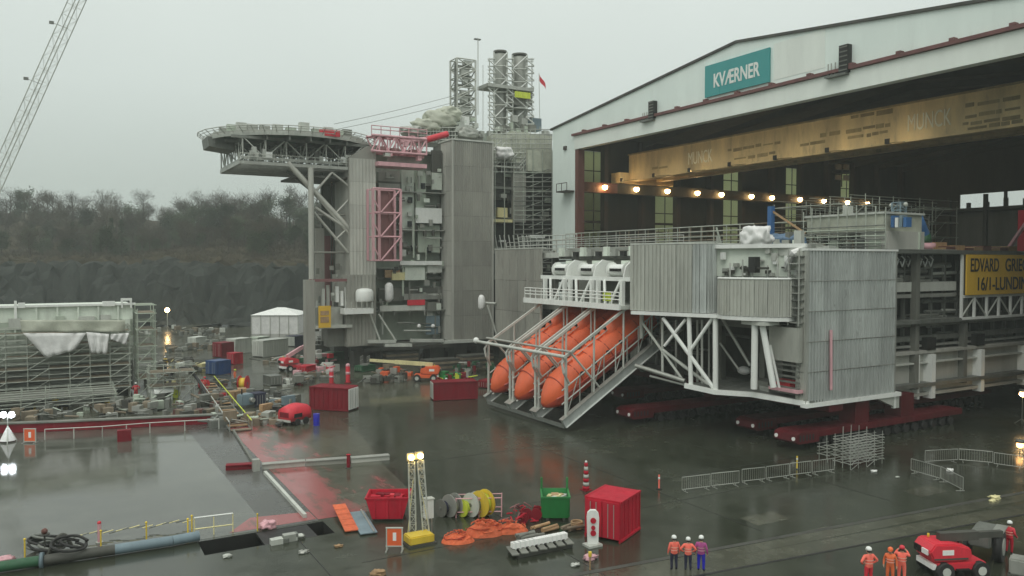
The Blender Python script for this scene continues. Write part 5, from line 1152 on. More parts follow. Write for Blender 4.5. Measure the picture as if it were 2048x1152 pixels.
def skip(label, L, wd, h, mt, loc, rz=0, fill=None, posts=False, cat='skip'):
    t_ = thing('waste_skip', label, cat); x, y = wd / 2, L / 2; b_ = .72
    m_ = MB(); th = .06
    o_ = [(-x, -y, h), (x, -y, h), (x, y, h), (-x, y, h)]; lo_ = [(-x * .9, -y * b_, .15), (x * .9, -y * b_, .15), (x * .9, y * b_, .15), (-x * .9, y * b_, .15)]
    ii = [(p[0] * (1 - th / x), p[1] * (1 - th / y), p[2]) for p in o_]; li = [(p[0] * (1 - th / x), p[1] * (1 - th / y), .22) for p in lo_]
    m_.add(o_ + lo_ + ii + li, [(0, 1, 5, 4), (1, 2, 6, 5), (2, 3, 7, 6), (3, 0, 4, 7), (4, 5, 6, 7), (0, 8, 9, 1), (1, 9, 10, 2), (2, 10, 11, 3), (3, 11, 8, 0), (8, 12, 13, 9), (9, 13, 14, 10), (10, 14, 15, 11), (11, 15, 12, 8), (12, 15, 14, 13)])
    m_.build('tub', mt, t_)
    for s in (-1, 1):
        box('rim', (-x - .05, x + .05, s * y - .05, s * y + .05, h - .06, h + .04), mt, t_); box('rim', (s * x - .05, s * x + .05, -y, y, h - .06, h + .03), mt, t_)
        for k in (-.5, 0, .5): box('rib', (s * x * .97 - .05, s * x * .97 + .05, k * L * .6 - .06, k * L * .6 + .06, .2, h - .07), mt, t_)
        box('skid', (s * x * .6 - .08, s * x * .6 + .08, -y * b_, y * b_, 0, .15), 'dark_steel', t_)
    if posts:
        for s in (-1, 1): box('lifting_post', (s * x * .95 - .06, s * x * .95 + .06, y - .12, y, h + .04, h + .75), mt, t_)
    q = random.Random(int(L * 100 + wd * 10))
    if fill:
        for k in range(16): cx, cy = q.uniform(-x * .7, x * .5), q.uniform(-y * .7, y * .5); box('scrap_piece', (cx, cx + q.uniform(.2, .7), cy, cy + q.uniform(.2, .8), h * .55 + q.uniform(0, .1), h * .75 + q.uniform(0, .35)), q.choice(fill), t_, q.uniform(0, 3))
    return move(t_, loc, rz)
def rotp(p, rz): return Vector((p[0] * math.cos(rz) - p[1] * math.sin(rz), p[0] * math.sin(rz) + p[1] * math.cos(rz), p[2]))
def drum(name, label, c, r, wd, mt, core, rz=0, cat='cable drum', group=None):
    t_ = thing(name, label, cat, (0, 0, 0), group)
    for s in (-1, 1): tube('flange', (0, s * wd / 2 - .05, r), (0, s * wd / 2 + .05, r), r, mt, t_, 20)
    tube('winding', (0, -wd / 2 + .05, r), (0, wd / 2 - .05, r), r * .72, core, t_, 18); tube('hub', (0, -wd / 2 - .09, r), (0, wd / 2 + .09, r), r * .16, 'galv_dark', t_, 10)
    return move(t_, c, rz)

# ------------------------------------------------------------------ containers, tents, skips in the middle distance
container('shipping_container', 'dark red steel container with a white end panel standing on the wet quay', 4.7, 2.2, 2.5, 'red_deep', G(668, 818), R(42), 'white')
cp = thing('air_compressor', 'glossy red trailer compressor with rounded hood beside the dark red container', 'compressor'); 
m_ = MB(); m_.loft([[Vector((xx, -1.35 + u * 2.7, z)) for xx, z in ((-.85, .45), (-.9, 1.1), (-.75, 1.5 + .25 * math.sin(u * 3.14)), (-.3, 1.75 + .25 * math.sin(u * 3.14)), (.3, 1.75 + .25 * math.sin(u * 3.14)), (.75, 1.5 + .25 * math.sin(u * 3.14)), (.9, 1.1), (.85, .45))] for u in [i / 8 for i in range(9)]]); hd = m_.build('hood', 'red_bright', cp, True)
for s in (-1, 1):
    for y in (-.5, .6): tube('wheel', (s * .78, y, .33), (s * .98, y, .33), .33, 'rubber', cp, 14)
    box('hood_louvre', (s * .9 - .02, s * .9 + .02, -.9, .1, .75, 1.15), 'black', hd)
box('bumper', (-.9, .9, -1.5, -1.36, .42, .6), 'whitegrey', cp); beam('drawbar', (0, -1.4, .45), (0, -2.5, .35), .12, .12, 'galv_dark', cp); box('tail_panel', (-.6, .6, -1.38, -1.345, .8, 1.3), 'red_deep', hd)
move(cp, G(590, 847), R(-62))
def barrel(label, c, mt, h=.95, r=.33, name='barrel'):
    t_ = thing(name, label, 'barrel', c); tube('drum_body', c, c + Vector((0, 0, h)), r, mt, t_, 16)
    for f in (.02, .34, .67, .98): tube('hoop', c + Vector((0, 0, h * f - .02)), c + Vector((0, 0, h * f + .02)), r + .02, mt, t_, 16)
    tube('bung', c + Vector((.12, 0, h)), c + Vector((.12, 0, h + .04)), .05, 'galv', t_, 8); return t_
barrel('upright bright blue barrel beside the red compressor', G(633, 851), 'blue_pure', 1.15, .3)
container('shipping_container', 'long dark red container with a pale end by the lifeboat ramps', 5.2, 2.2, 2.1, 'red_deep', G(908, 797), R(-105), 'whitegrey')
container('site_cabin', 'white site cabin on the far yard beside a red container', 3.6, 2.4, 2.6, 'whitegrey', G(478, 706), R(-60), None, None, 'cabin')
container('site_cabin', 'white site cabin in front of the white tent', 5.6, 2.6, 2.8, 'whitegrey', G(541, 711), R(-60), None, None, 'cabin')
container('shipping_container', 'red container beside the white cabin on the far yard', 2.6, 2.2, 2.5, 'red_deep', G(447, 714), R(-60))
container('shipping_container', 'small blue container in front of the red one', 2.6, 2.2, 2.0, 'blue_deep', G(437, 748), R(-60))
container('shipping_container', 'dark blue container next to the white cabin', 3.0, 2.4, 2.0, 'navy', G(592, 692), R(-60), 'whitegrey')
container('shipping_container', 'low green container at the foot of the quarters module', 4.2, 2.0, 1.3, 'green_dark', G(662, 720), R(-60))
container('shipping_container', 'dark green container under the quarters module near the yellow board', 3.6, 2.2, 2.2, 'green_dark', G(690, 700), R(-60))
container('shipping_container', 'green container half hidden under the quarters module', 5.0, 2.2, 1.2, 'green_dark', G(655, 694), R(-60))
container('tool_box', 'black crate beside the low green container', 3.2, 1.8, 2.1, 'dark_steel', G(708, 715), R(-60))
def tent(label, px0, px1, py0, pyb, Ld):
    d_ = CAMH * FPX / (pyb - HOR); a, b_ = G(px0, pyb), G(px1, pyb); wd = (b_ - a).length; h = (pyb - py0) * d_ / FPX
    t_ = thing('storage_tent', label, 'tent', (a + b_) / 2); u = (b_ - a).normalized(); v = Vector((-u.y, u.x, 0)); he = h * .74
    def P(s_, k, z): return a + u * wd * s_ + v * Ld * k + Vector((0, 0, z))
    m_ = MB(); m_.add([P(0, 0, 0), P(1, 0, 0), P(1, 1, 0), P(0, 1, 0), P(0, 0, he), P(1, 0, he), P(1, 1, he), P(0, 1, he)], [(0, 1, 5, 4), (1, 2, 6, 5), (2, 3, 7, 6), (3, 0, 4, 7)]); m_.build('wall_sheet', 'tarp', t_)
    m_ = MB(); m_.add([P(-.02, -.03, he), P(1.02, -.03, he), P(1.02, 1.03, he), P(-.02, 1.03, he), P(.42, .5, h), P(.58, .5, h)], [(0, 1, 5, 4), (1, 2, 5), (2, 3, 4, 5), (3, 0, 4)]); m_.build('roof_sheet', 'white', t_)
    for i in range(6): p = P(i / 5, -.01, 0); tube('wall_post', p, p + Vector((0, 0, he)), .08, 'whitegrey', t_, 5)
tent('large white storage tent with a low peaked roof below the cliff', 503, 596, 617, 668, 10)
tent('smaller white tent behind the corner of the large storage tent', 588, 640, 621, 662, 8)
# boom lifts
def boom_lift(label, loc, rz, body, boom, bl=8.5, elev=2, s=1., basket=True):
    t_ = thing('boom_lift', label, 'boom lift'); 
    m_ = MB(); m_.box(-1.5, 1.5, -.9, .9, .5, .95); m_.build('chassis', body, t_, bevel=.05)
    for x in (-1.1, 1.1):
        for y in (-.95, .95): w_ = tube('wheel', (x, y - .18, .5), (x, y + .18, .5), .5, 'rubber', t_, 18); tube('rim', (x, y - .2, .5), (x, y + .2, .5), .26, 'whitegrey', w_, 12)
    m_ = MB(); m_.prism([(-1.7, -.85, 1.0), (-.1, -.85, 1.0), (.7, -.85, 1.15), (.6, -.85, 1.75), (-.3, -.85, 2.0), (-1.6, -.85, 2.05), (-1.95, -.85, 1.6)], (0, 1.7, 0)); hood = m_.build('turret', body, t_, bevel=.08)
    for sd_ in (-1, 1): box('label_plate', (-1.2, -.5, sd_ * .86 - .01, sd_ * .86 + .01, 1.4, 1.7), 'lens_white', hood)
    for k in range(4): box('hood_grille', (-1.99, -1.93, .1 + k * .16, .2 + k * .16, 1.3, 1.7), 'black', hood)
    box('hood_stripe', (-1.7, .4, -.872, -.855, 1.12, 1.22), 'dark_steel', hood); box('bumper', (-1.75, -1.52, -.8, .8, .55, .85), 'lens_white', t_); box('step', (-.4, .4, -1.05, -.9, .55, .62), 'black', t_); box('control_box', (.1, .5, .3, .7, 1.75, 2.1), 'black', hood); tube('beacon', (-1.2, .5, 2.05), (-1.2, .5, 2.25), .07, 'yellow', hood, 8)
    box('tail_plate', (-1.98, -1.9, -.6, -.05, 1.35, 1.65), 'lens_white', hood)
    ang = R(elev); p0 = Vector((-.9, 0, 2.2)); d = Vector((math.cos(ang), 0, math.sin(ang)))
    bm_ = beam('boom', p0, p0 + d * bl * .6, .42, .5, boom, t_); beam('boom_extension', p0 + d * bl * .55, p0 + d * bl, .3, .36, boom, t_); beam('lift_cylinder', (.3, 0, 1.5), p0 + d * bl * .35 - Vector((0, 0, .25)), .16, .16, 'dark_steel', t_)
    if not basket: return move(t_, loc, rz, s)
    e_ = p0 + d * bl; box('basket_floor', (e_.x + .2, e_.x + 1.1, -.9, .9, e_.z - .6, e_.z - .5), 'galv_dark', t_)
    for y in (-.9, 0, .9):
        for x in (.2, 1.1): tube('basket_post', (e_.x + x, y, e_.z - .5), (e_.x + x, y, e_.z + .55), .03, 'galv', t_, 5)
    for z in (.05, .55):
        for x in (.2, 1.1): tube('basket_rail', (e_.x + x, -.9, e_.z + z), (e_.x + x, .9, e_.z + z), .03, 'galv', t_, 5)
    return move(t_, loc, rz, s)
boom_lift('orange boom lift with long pale yellow arm parked under the quarters module', G(852, 762), R(150), 'orange', 'yellow_pale', 8.4, 4)
boom_lift('red boom lift with folded arm among the far yard machinery', G(585, 742), R(20), 'red_bright', 'pink', 4.6, 24)
# small red hydrant posts, drums, machines
for px, py, lb in ((663, 768, 'short red post with pale cap behind the dark red container'), (696, 766, 'tall red post with pale cap behind the dark red container')):
    c = G(px, py); t_ = thing('marker_post', lb, 'post', c); h = 1.7 if px < 680 else 2.3; tube('post', c, c + Vector((0, 0, h)), .28, 'red_bright', t_, 10); tube('band', c + Vector((0, 0, h * .5)), c + Vector((0, 0, h * .65)), .3, 'pink', t_, 10); ball('cap', c + Vector((0, 0, h)), .3, 'pink', t_); tube('base', c, c + Vector((0, 0, .12)), .45, 'red_deep', t_, 10)
drum('cable_drum', 'red cable drum with yellow winding on the far yard', G(487, 782), .95, .9, 'red_bright', 'yellow', R(60))
drum('cable_drum', 'small orange drum beside the blue container', G(408, 778), .6, .7, 'red_bright', 'orange_dark', R(40))
mc = thing('pump_unit', 'blue grey pump unit standing among hoses on the far yard', 'pump'); m_ = MB(); m_.box(-.8, .8, -.6, .6, .3, 1.5); m_.build('casing', 'blue_grey', mc, bevel=.1); box('frame', (-1, 1, -.75, .75, 0, .3), 'dark_steel', mc); tube('intake', (.2, -.6, .9), (.2, -1.1, .9), .25, 'galv', mc, 12); tube('exhaust', (-.5, 0, 1.5), (-.5, 0, 2.1), .08, 'black', mc, 8); move(mc, G(492, 815), .4)
container('tool_box', 'dark equipment crate beside the blue grey pump', 1.6, 1.3, 1.5, 'navy', G(514, 812), R(20))
# winch with white hood, yellow drum
wn = thing('mooring_winch', 'white hooded winch at the edge of the scaffolded deck', 'winch'); tube('drum_body', (-.9, 0, .8), (.9, 0, .8), .45, 'galv_dark', wn, 14); m_ = MB(); m_.loft([[Vector((x, math.cos(a) * .8, .9 + math.sin(a) * .75)) for a in [math.pi * j / 8 for j in range(9)]] for x in (-1.1, 1.1)]); m_.build('hood', 'white', wn)
for s in (-.95, .95): box('side_frame', (s - .08, s + .08, -.6, .6, 0, 1.2), 'mint', wn)
move(wn, G(323, 800), .3)
drum('cable_drum', 'yellow green hose drum beside the white hooded winch', G(349, 796), .5, .6, 'hivis', 'mint', .4)
# lamp posts
def lamp_post(label, base, h, mt, heads, arm=.0, r=.09, bulb=.35, name='lamp_post'):
    t_ = thing(name, label, 'lamp post', base); tube('pole', base, base + Vector((0, 0, h)), r, 'galv', t_, 8)
    for i in range(heads):
        o_ = _R * ((i - (heads - 1) / 2) * arm); p = base + Vector((0, 0, h)) + o_
        if heads > 1: tube('arm', base + Vector((0, 0, h)), p, .05, 'galv', t_, 5)
        box('lamp_head', (p.x - .3, p.x + .3, p.y - .25, p.y + .25, p.z + .2, p.z + .42), 'galv', t_); ball('bulb', p, bulb, mt, t_)
    tube('base_plate', base, base + Vector((0, 0, .2)), .35, 'mid_grey', t_, 8)
b_ = G(335, 655); lamp_post('street lamp with warm bulb glowing in front of the dark cliff', b_, CAMH - (620 - HOR) * (CAMH * FPX / (655 - HOR)) / FPX, 'lamp_warm', 1, 0, .1, .55)
b_ = G(12, 640); lamp_post('tall lamp mast with two unlit pale heads by the cliff', b_, 12.2, 'lens_white', 2, 2.2, .14, .5)
# white portable light tower at the left edge, glowing
b_ = G(16, 884); lt = thing('light_tower', 'portable light tower with two white lit lamps on the barge deck', 'light tower', b_)
for a in range(3): q0 = b_ + Vector((.75 * math.cos(a * 2.09 + .5), .75 * math.sin(a * 2.09 + .5), .0)); tube('leg', q0, b_ + Vector((0, 0, 1.4)), .05, 'whitegrey', lt, 6)
m_ = MB(); m_.loft([[b_ + Vector((math.cos(a) * r_, math.sin(a) * r_, z)) for a in [2 * math.pi * j / 10 for j in range(10)]] for r_, z in ((.62, .15), (.12, 1.25))]); m_.build('skirt', 'tarp', lt)
tube('mast', b_ + Vector((0, 0, 1.2)), b_ + Vector((0, 0, 2.35)), .05, 'galv', lt, 6); tube('cross_arm', b_ + Vector((0, 0, 2.3)) - _R * .5, b_ + Vector((0, 0, 2.3)) + _R * .5, .04, 'galv', lt, 6)
for s in (-.36, .36): ball('bulb', b_ + Vector((0, 0, 2.4)) + _R * s, .26, 'lamp_white', lt); box('lamp_back', (b_.x + _R.x * s - .2, b_.x + _R.x * s + .2, b_.y + _R.y * s + .18, b_.y + _R.y * s + .3, 2.15, 2.65), 'galv_dark', lt)
# orange notice boards
def notice(label, c, wd, h, leg, rz):
    t_ = thing('notice_board', label, 'sign'); box('board', (-wd / 2, wd / 2, -.03, .03, leg, leg + h), 'orange', t_)
    for z in (leg - .03, leg + h - .03): box('frame_bar', (-wd / 2 - .05, wd / 2 + .05, -.045, .045, z, z + .06), 'whitegrey', t_)
    for s in (-1, 1): box('frame_post', (s * wd / 2 - .03, s * wd / 2 + .03, -.05, .05, 0, leg + h), 'whitegrey', t_); box('foot', (s * wd / 2 - .04, s * wd / 2 + .04, -.35, .35, 0, .06), 'galv', t_)
    box('pictogram', (-.1 * wd, .12 * wd, -.036, -.03, leg + h * .3, leg + h * .75), 'lens_white', t_); return move(t_, c, rz)
notice('orange notice board standing by the portable white light tower', G(60, 886), 1.0, 1.1, .15, R(-30))
notice('orange notice board in a white frame beside the yellow light tower base', G(789, 1102), .85, 1.0, .28, R(-30))
# ------------------------------------------------------------------ scaffolded deck structure at the left
sm = thing('deck_module', 'pale green steel deck module wrapped in scaffold and white sheets', 'platform module', (0, 108, 0))
for z0, z1, mt_ in ((9.0, 10.7, 'mint'), (7.0, 9.0, 'pale_green'), (5.8, 7.0, 'mint'), (4.0, 5.8, 'pale_green'), (.5, 4.0, 'mid_grey')):
    box('hull_plate', (-18, 8.6, 106.5, 116, z0, z1 - .02), mt_, sm)
for k in range(10): x = -12 + k * 2.1; box('frame_rib', (x, x + .2, 106.2, 106.5, 5.5, 10.7), 'mint', sm)
box('top_rail', (-18, 8.9, 106.1, 106.6, 10.7, 10.95), 'white', sm)
rl = random.Random(17)
for k in range(9): x = -11 + k * 2.3; box('rib_box', (x, x + rl.uniform(.8, 1.8), 106.0, 106.45, 7.2 + rl.uniform(0, 1.4), 8.2 + rl.uniform(0, 1.6)), rl.choice(['pale_green', 'mint', 'whitegrey']), sm)
for px0, px1, py0, py1 in ((205, 230, 603, 612), (242, 246, 598, 616), (260, 264, 598, 616), (242, 264, 597, 601), (28, 34, 602, 640), (36, 50, 606, 616)):
    a, b2 = AY(px0, py0, 106), AY(px1, py1, 106); box('top_bracket', (a.x, b2.x, 106, 106.6, b2.z, a.z), 'white', sm)
def sheet_tarp(name, label, pts, Y, mt):
    m_ = MB(); P_ = [AY(px, py, Y) for px, py in pts]; n = 10; vs = []
    for i in range(n + 1):
        for j in range(7):
            u, v = i / n, j / 6; p = P_[0].lerp(P_[1], u).lerp(P_[3].lerp(P_[2], u), v); vs.append(p + Vector((0, .22 * math.sin(u * 17 + v * 3) * (.4 + v) + .15 * noise.noise(p), 0)))
    m_.add(vs, [(i * 7 + j, (i + 1) * 7 + j, (i + 1) * 7 + j + 1, i * 7 + j + 1) for i in range(n) for j in range(6)])
    o = m_.build(name, mt, None, True); sol = o.modifiers.new('t', 'SOLIDIFY'); sol.thickness = .04; return tag(o, label, 'tarpaulin')
sheet_tarp('tarpaulin_sheet', 'long white sheet draped over scaffold, bottom edge torn to a point', [(46, 666), (172, 666), (150, 700), (92, 716)], 102.8, 'tarp')
sheet_tarp('tarpaulin_sheet', 'white sheet hanging from scaffold beside a dark opening', [(172, 664), (218, 668), (214, 708), (182, 706)], 102.7, 'tarp')
sheet_tarp('tarpaulin_sheet', 'long pale sheet tied high along the scaffold of the deck module', [(40, 640), (250, 640), (250, 664), (44, 664)], 102.95, 'tarp_olive')
sheet_tarp('tarpaulin_sheet', 'small white sheet at the end of the scaffolded module', [(222, 668), (258, 666), (252, 690), (220, 678)], 102.8, 'tarp')
scaffold('tube_scaffold', 'tall tube scaffold around the pale green deck module', -14.6, 103.2, 0, 11, 2, 6, 2.05, 1.3, 1.3, 'scaff', True, .06, seed=9, bmat='plank')
scaffold('tube_scaffold', 'tall narrow scaffold tower at the end of the deck module', 8.9, 104, 0, 1, 3, 5, 1.9, 1.6, 1.95, 'pale_green', True, .05, seed=10)
scaffold('tube_scaffold', 'low wide scaffold staging in front of the deck module', -16, 96.5, 0, 10, 3, 2, 2.2, 1.8, .8, 'scaff', True, .1, seed=12, bmat='mid_grey')
scaffold('tube_scaffold', 'half built scaffold frame beside the mooring winch', 9.6, 98.5, 0, 3, 2, 2, 1.6, 1.4, 1.6, 'scaff', True, .15, seed=13)
# dark red fender beam at the deck's far edge, with hand rail
fb = thing('fender_beam', 'long dark red steel beam along the far edge of the barge deck', 'beam', G(270, 850))
for (p, q) in (((-60, 868), (110, 862)), ((110, 862), (300, 853)), ((300, 853), (452, 846))):
    a, b2 = G(*p), G(*q); beam('beam_section', a + Vector((0, 0, .42)), b2 + Vector((0, 0, .42)), .5, .8, 'red_deep', fb); beam('beam_cap', a + Vector((0, 0, .9)), b2 + Vector((0, 0, .9)), .8, .12, 'mid_grey', fb)
gr = thing('guard_rail', 'low white guard rail in front of the dark red beam', 'railing', G(330, 868))
railing(gr, [G(90, 880), G(205, 874), G(300, 866), G(438, 858)], .95, 2.6, 'whitegrey', .045, (1.,))
box('red_cabinet', (G(250, 882).x - .6, G(250, 882).x + .5, G(250, 882).y - .3, G(250, 882).y + .4, 0, 1.0), 'red_deep', gr)
# gangway of planks and pipes running from the deck to the yard
gw = thing('gangway', 'tan plank gangway with pipe rails leading off the barge deck', 'gangway', G(450, 810))
a, b2 = G(412, 770), G(482, 862)
for i in range(16):
    f = i / 15; p = a.lerp(b2, f); n_ = (b2 - a).normalized(); n_ = Vector((-n_.y, n_.x, 0)); beam('plank', p - n_ * .9 + Vector((0, 0, .14 + .3 * (1 - f))), p + n_ * .9 + Vector((0, 0, .14 + .3 * (1 - f))), .62, .08, 'wood' if i % 3 else 'plank', gw)
for s in (-1, 1):
    n_ = (b2 - a).normalized(); n_ = Vector((-n_.y, n_.x, 0)) * s; tube('pipe_rail', a + n_ + Vector((0, 0, 1.1)), b2 + n_ + Vector((0, 0, .9)), .06, 'hivis' if s > 0 else 'whitegrey', gw, 6); tube('stringer', a + n_ * .95 + Vector((0, 0, .36)), b2 + n_ * .95 + Vector((0, 0, .08)), .09, 'galv_dark', gw, 6)
    for i in range(6): p = a.lerp(b2, i / 5) + n_; tube('rail_post', p, p + Vector((0, 0, 1.05)), .04, 'galv', gw, 5)
# hoses
def hose(label, pts, r, mt, cat='hose', name='hose', group=None):
    P_ = [Vector(p) for p in pts]; out_ = []
    for i in range(len(P_) - 1):
        p0, p1, p2, p3 = P_[max(0, i - 1)], P_[i], P_[i + 1], P_[min(len(P_) - 1, i + 2)]
        for k in range(6):
            t = k / 6; out_.append(.5 * ((2 * p1) + (p2 - p0) * t + (2 * p0 - 5 * p1 + 4 * p2 - p3) * t * t + (3 * p1 - p0 - 3 * p2 + p3) * t ** 3))
    out_.append(P_[-1]); m_ = MB(); m_.path(out_, r, 7); return tag(m_.build(name, mt, None, True), label, cat, group)
hose('thick black hose arching over the yard clutter beside the winch', [G(338, 790) + Vector((0, 0, .3)), G(345, 778) + Vector((0, 0, 2.0)), G(372, 790) + Vector((0, 0, 3.2)), G(398, 800) + Vector((0, 0, 2.2)), G(420, 812) + Vector((0, 0, .2))], .18, 'rubber')
hose('black hose looped on the ground before the pump', [G(430, 830) + Vector((0, 0, .12)), G(455, 838) + Vector((0, 0, .12)), G(500, 832) + Vector((0, 0, .15)), G(540, 842) + Vector((0, 0, .12)), G(560, 855) + Vector((0, 0, .12))], .14, 'rubber')
# stacks of pallets, pipes, boxes and rubble that fill the far yard: each its own pile
def pile(label, px, py, w_, d_, h, mts, n, seed, cat='pile', name='scrap_pile'):
    q = random.Random(seed); c = G(px, py); t_ = thing(name, label, cat, c)
    for k in range(n):
        x, y = c.x + q.uniform(-w_, w_) / 2, c.y + q.uniform(-d_, d_) / 2; z = q.uniform(0, h) * (1 - abs(x - c.x) / w_); L = q.uniform(.3, 1.6)
        if q.random() < .6: box('crate', (x, x + L, y, y + q.uniform(.3, 1.1), max(0, z - .3), z + q.uniform(.15, .7)), q.choice(mts), t_, q.uniform(0, 1.5))
        else: tube('pipe_length', (x, y, z + .1), (x + q.uniform(-1.6, 1.6), y + q.uniform(-1.2, 1.2), z + q.uniform(.1, .5)), q.uniform(.05, .14), q.choice(mts), t_, 6)
    return t_
GM = ['mid_grey', 'galv', 'plank', 'galv_dark', 'dark_steel']
for i, (px, py, w_, d_, h, mts, lb) in enumerate(((345, 668, 12, 5, 1.6, ['whitegrey', 'galv', 'mid_grey', 'plank'], 'pale heap of pallets and bags below the warm street lamp'), (405, 672, 10, 5, 1.8, GM + ['whitegrey'], 'grey heap of crates at the foot of the cliff'), (440, 690, 6, 4, 1.2, GM, 'low heap of crates behind the red container'),
        (375, 700, 9, 5, .9, GM + ['plank'], 'scattered boxes in the open far yard'), (330, 735, 4, 5, 1.4, GM + ['yellow_pale'], 'clutter of pipes behind the scaffold tower'), (375, 745, 6, 4, 1.6, GM + ['whitegrey', 'plank'], 'clutter of fittings inside the hose loop'),
        (400, 815, 5, 3, 1.2, GM + ['redbrown'], 'dark heap of fittings beside the gangway head'), (530, 800, 5, 5, 1.0, GM + ['galv'], 'heap of loose pipes between pump and compressor'), (545, 838, 3.5, 2.5, 1.1, ['dark_steel', 'galv', 'black', 'wood'], 'dark scrap heap touching the red compressor'),
        (520, 848, 4, 2, .7, ['pale_green', 'galv', 'plank'], 'low greenish scrap heap at the plate edge'), (300, 826, 9, 3, .9, GM + ['pale_green'], 'dark scrap strip behind the red fender beam'), (180, 834, 12, 3, 1.0, GM + ['pale_green', 'plank'], 'greenish scrap strip behind the red fender beam'), (70, 838, 9, 3, 1.0, GM + ['plank'], 'scrap strip with brown planks near the orange notice board'),
        (380, 838, 5, 2, .8, GM + ['redbrown'], 'scrap strip by the gangway foot'), (620, 760, 4, 4, 1.0, GM + ['pink'], 'heap of grey and pink fittings left of the red posts'), (760, 765, 7, 3, .9, GM + ['dark_steel'], 'dark fittings in the shade under the quarters module'), (930, 745, 6, 3, 1.4, ['green_dark', 'galv', 'red_deep', 'dark_steel'], 'green and red fittings behind the long dark red container'),
        (630, 725, 5, 4, 1.6, ['red_bright', 'pink', 'green_dark', 'whitegrey'], 'red and white machine parts beside the low green container'), (560, 725, 6, 3, .7, GM + ['whitegrey'], 'low heap in front of the white cabins'), (440, 770, 4, 2, .6, GM + ['redbrown'], 'low brown heap below the blue container'))):
    pile(lb, px, py, w_, d_, h, mts, 26, 100 + i)
for i, (px, py, L, wd, h, mt_, rz_, lb) in enumerate(((612, 752, 2.4, 1.6, 1.5, 'red', -50, 'small red crate left of the two red posts'), (655, 742, 2.0, 1.5, 1.2, 'whitegrey', -20, 'small white crate behind the red posts'), (545, 770, 2.2, 1.6, 1.3, 'galv_dark', 10, 'dark grey crate on the open far yard'), (470, 728, 1.8, 1.6, 1.8, 'red', -60, 'narrow red crate right of the blue container'), (408, 742, 1.8, 1.5, 1.2, 'yellow_pale', -60, 'pale yellow crate left of the blue container'), (730, 742, 3.0, 1.5, .9, 'green_dark', -60, 'low green crate in the shade of the quarters module'), (975, 775, 2.2, 1.4, 1.0, 'red_deep', -60, 'dark red crate behind the ramp feet'), (520, 690, 3.0, 2.0, 1.6, 'pale_green', -60, 'pale green crate between the white cabins'), (395, 690, 3.0, 2.0, 1.6, 'whitegrey', -50, 'pale crate among the heaps below the cliff'), (355, 765, 1.6, 1.3, 1.4, 'galv', 20, 'grey crate inside the hose loop'))):
    container('tool_box', lb, L, wd, h, mt_, G(px, py), R(rz_), None, None, 'crate')
for i, (px, py, w_, d_, h, mts, lb) in enumerate(((585, 770, 4, 3, .9, GM + ['red', 'whitegrey'], 'scattered red and grey parts on the open yard'), (640, 748, 4, 3, 1.2, ['red_bright', 'whitegrey', 'pink', 'galv'], 'red and white fittings beside the small crates'), (460, 795, 4, 3, .8, GM + ['wood', 'red'], 'brown scrap beside the gangway'), (560, 812, 3, 3, .8, GM + ['blue_grey', 'wood'], 'bluish scrap behind the red compressor'), (320, 770, 4, 3, 1.6, GM + ['pale_green', 'yellow_pale'], 'tangled pale fittings beside the scaffold tower'), (780, 752, 5, 3, 1.0, GM + ['orange', 'whitegrey'], 'mixed fittings under the pale yellow arm'), (905, 762, 4, 2, 1.0, ['green', 'hivis', 'red_deep', 'galv'], 'bright fittings behind the pale container end'), (250, 812, 8, 3, 1.1, GM + ['pale_green'], 'scrap heap before the low staging'), (120, 815, 9, 3, 1.1, GM + ['yellow'], 'scrap heap with yellow drum before the staging'), (445, 850, 3, 2, .9, GM + ['pale_green', 'wood'], 'loose pipes at the gangway foot'))):
    pile(lb, px, py, w_, d_, h, mts, 24, 300 + i)
# stacked mats and beams under the near and far modules
for k, (px, py, lb) in enumerate(((880, 745, 'stack of dark timber mats under the quarters module behind the orange lift'), (950, 735, 'stack of grey timber mats under the quarters module beside the ramps'), (800, 728, 'low stack of dark timber mats beneath the white edge plates'))):
    c = G(px, py); t_ = thing('mat_stack', lb, 'timber mats', c)
    for i in range(6): box('timber_mat', (c.x - 2.6, c.x + 2.6, c.y - 1.2 + .05 * (i % 2), c.y + 1.2, i * .34, i * .34 + .3), 'dark_steel' if i % 2 else 'plank', t_)
# ------------------------------------------------------------------ foreground quay
V3 = Vector
def up(p, z): return Vector((p.x, p.y, p.z + z))
# low beams along the plate edges
kb = thing('edge_beam', 'pale low steel beam along the edge of the dark deck strip', 'beam', G(568, 990)); beam('beam_section', up(G(530, 948), .12), up(G(610, 1036), .12), .22, .24, 'whitegrey', kb); beam('beam_section', up(G(466, 862), .1), up(G(514, 940), .1), .18, .2, 'mid_grey', kb); box('beam_stop', (G(512, 942).x - .25, G(512, 942).x + .25, G(512, 942).y - .25, G(512, 942).y + .25, 0, .9), 'galv', kb)
lb_ = thing('steel_beam', 'long weathered steel beam lying across the red plates', 'beam', G(640, 930))
for i, (p, q) in enumerate((((452, 940), (520, 936)), ((524, 938), (610, 931)), ((612, 931), (700, 925)), ((702, 925), (778, 919)))):
    beam('beam_section', up(G(*p), .18), up(G(*q), .18), .5, .34, ('red_deep', 'taupe_light', 'taupe', 'taupe_light')[i], lb_); beam('beam_flange', up(G(*p), .39), up(G(*q), .39), .7, .06, 'galv' if i else 'red_deep', lb_)
c = G(697, 936); t_ = thing('marker_post', 'short dark red post standing behind the long steel beam', 'post', c); tube('post', c, up(c, 1.0), .14, 'red_deep', t_, 10); tube('cap', up(c, 1.0), up(c, 1.06), .17, 'red', t_, 10); tube('base', c, up(c, .06), .26, 'dark_steel', t_, 10)
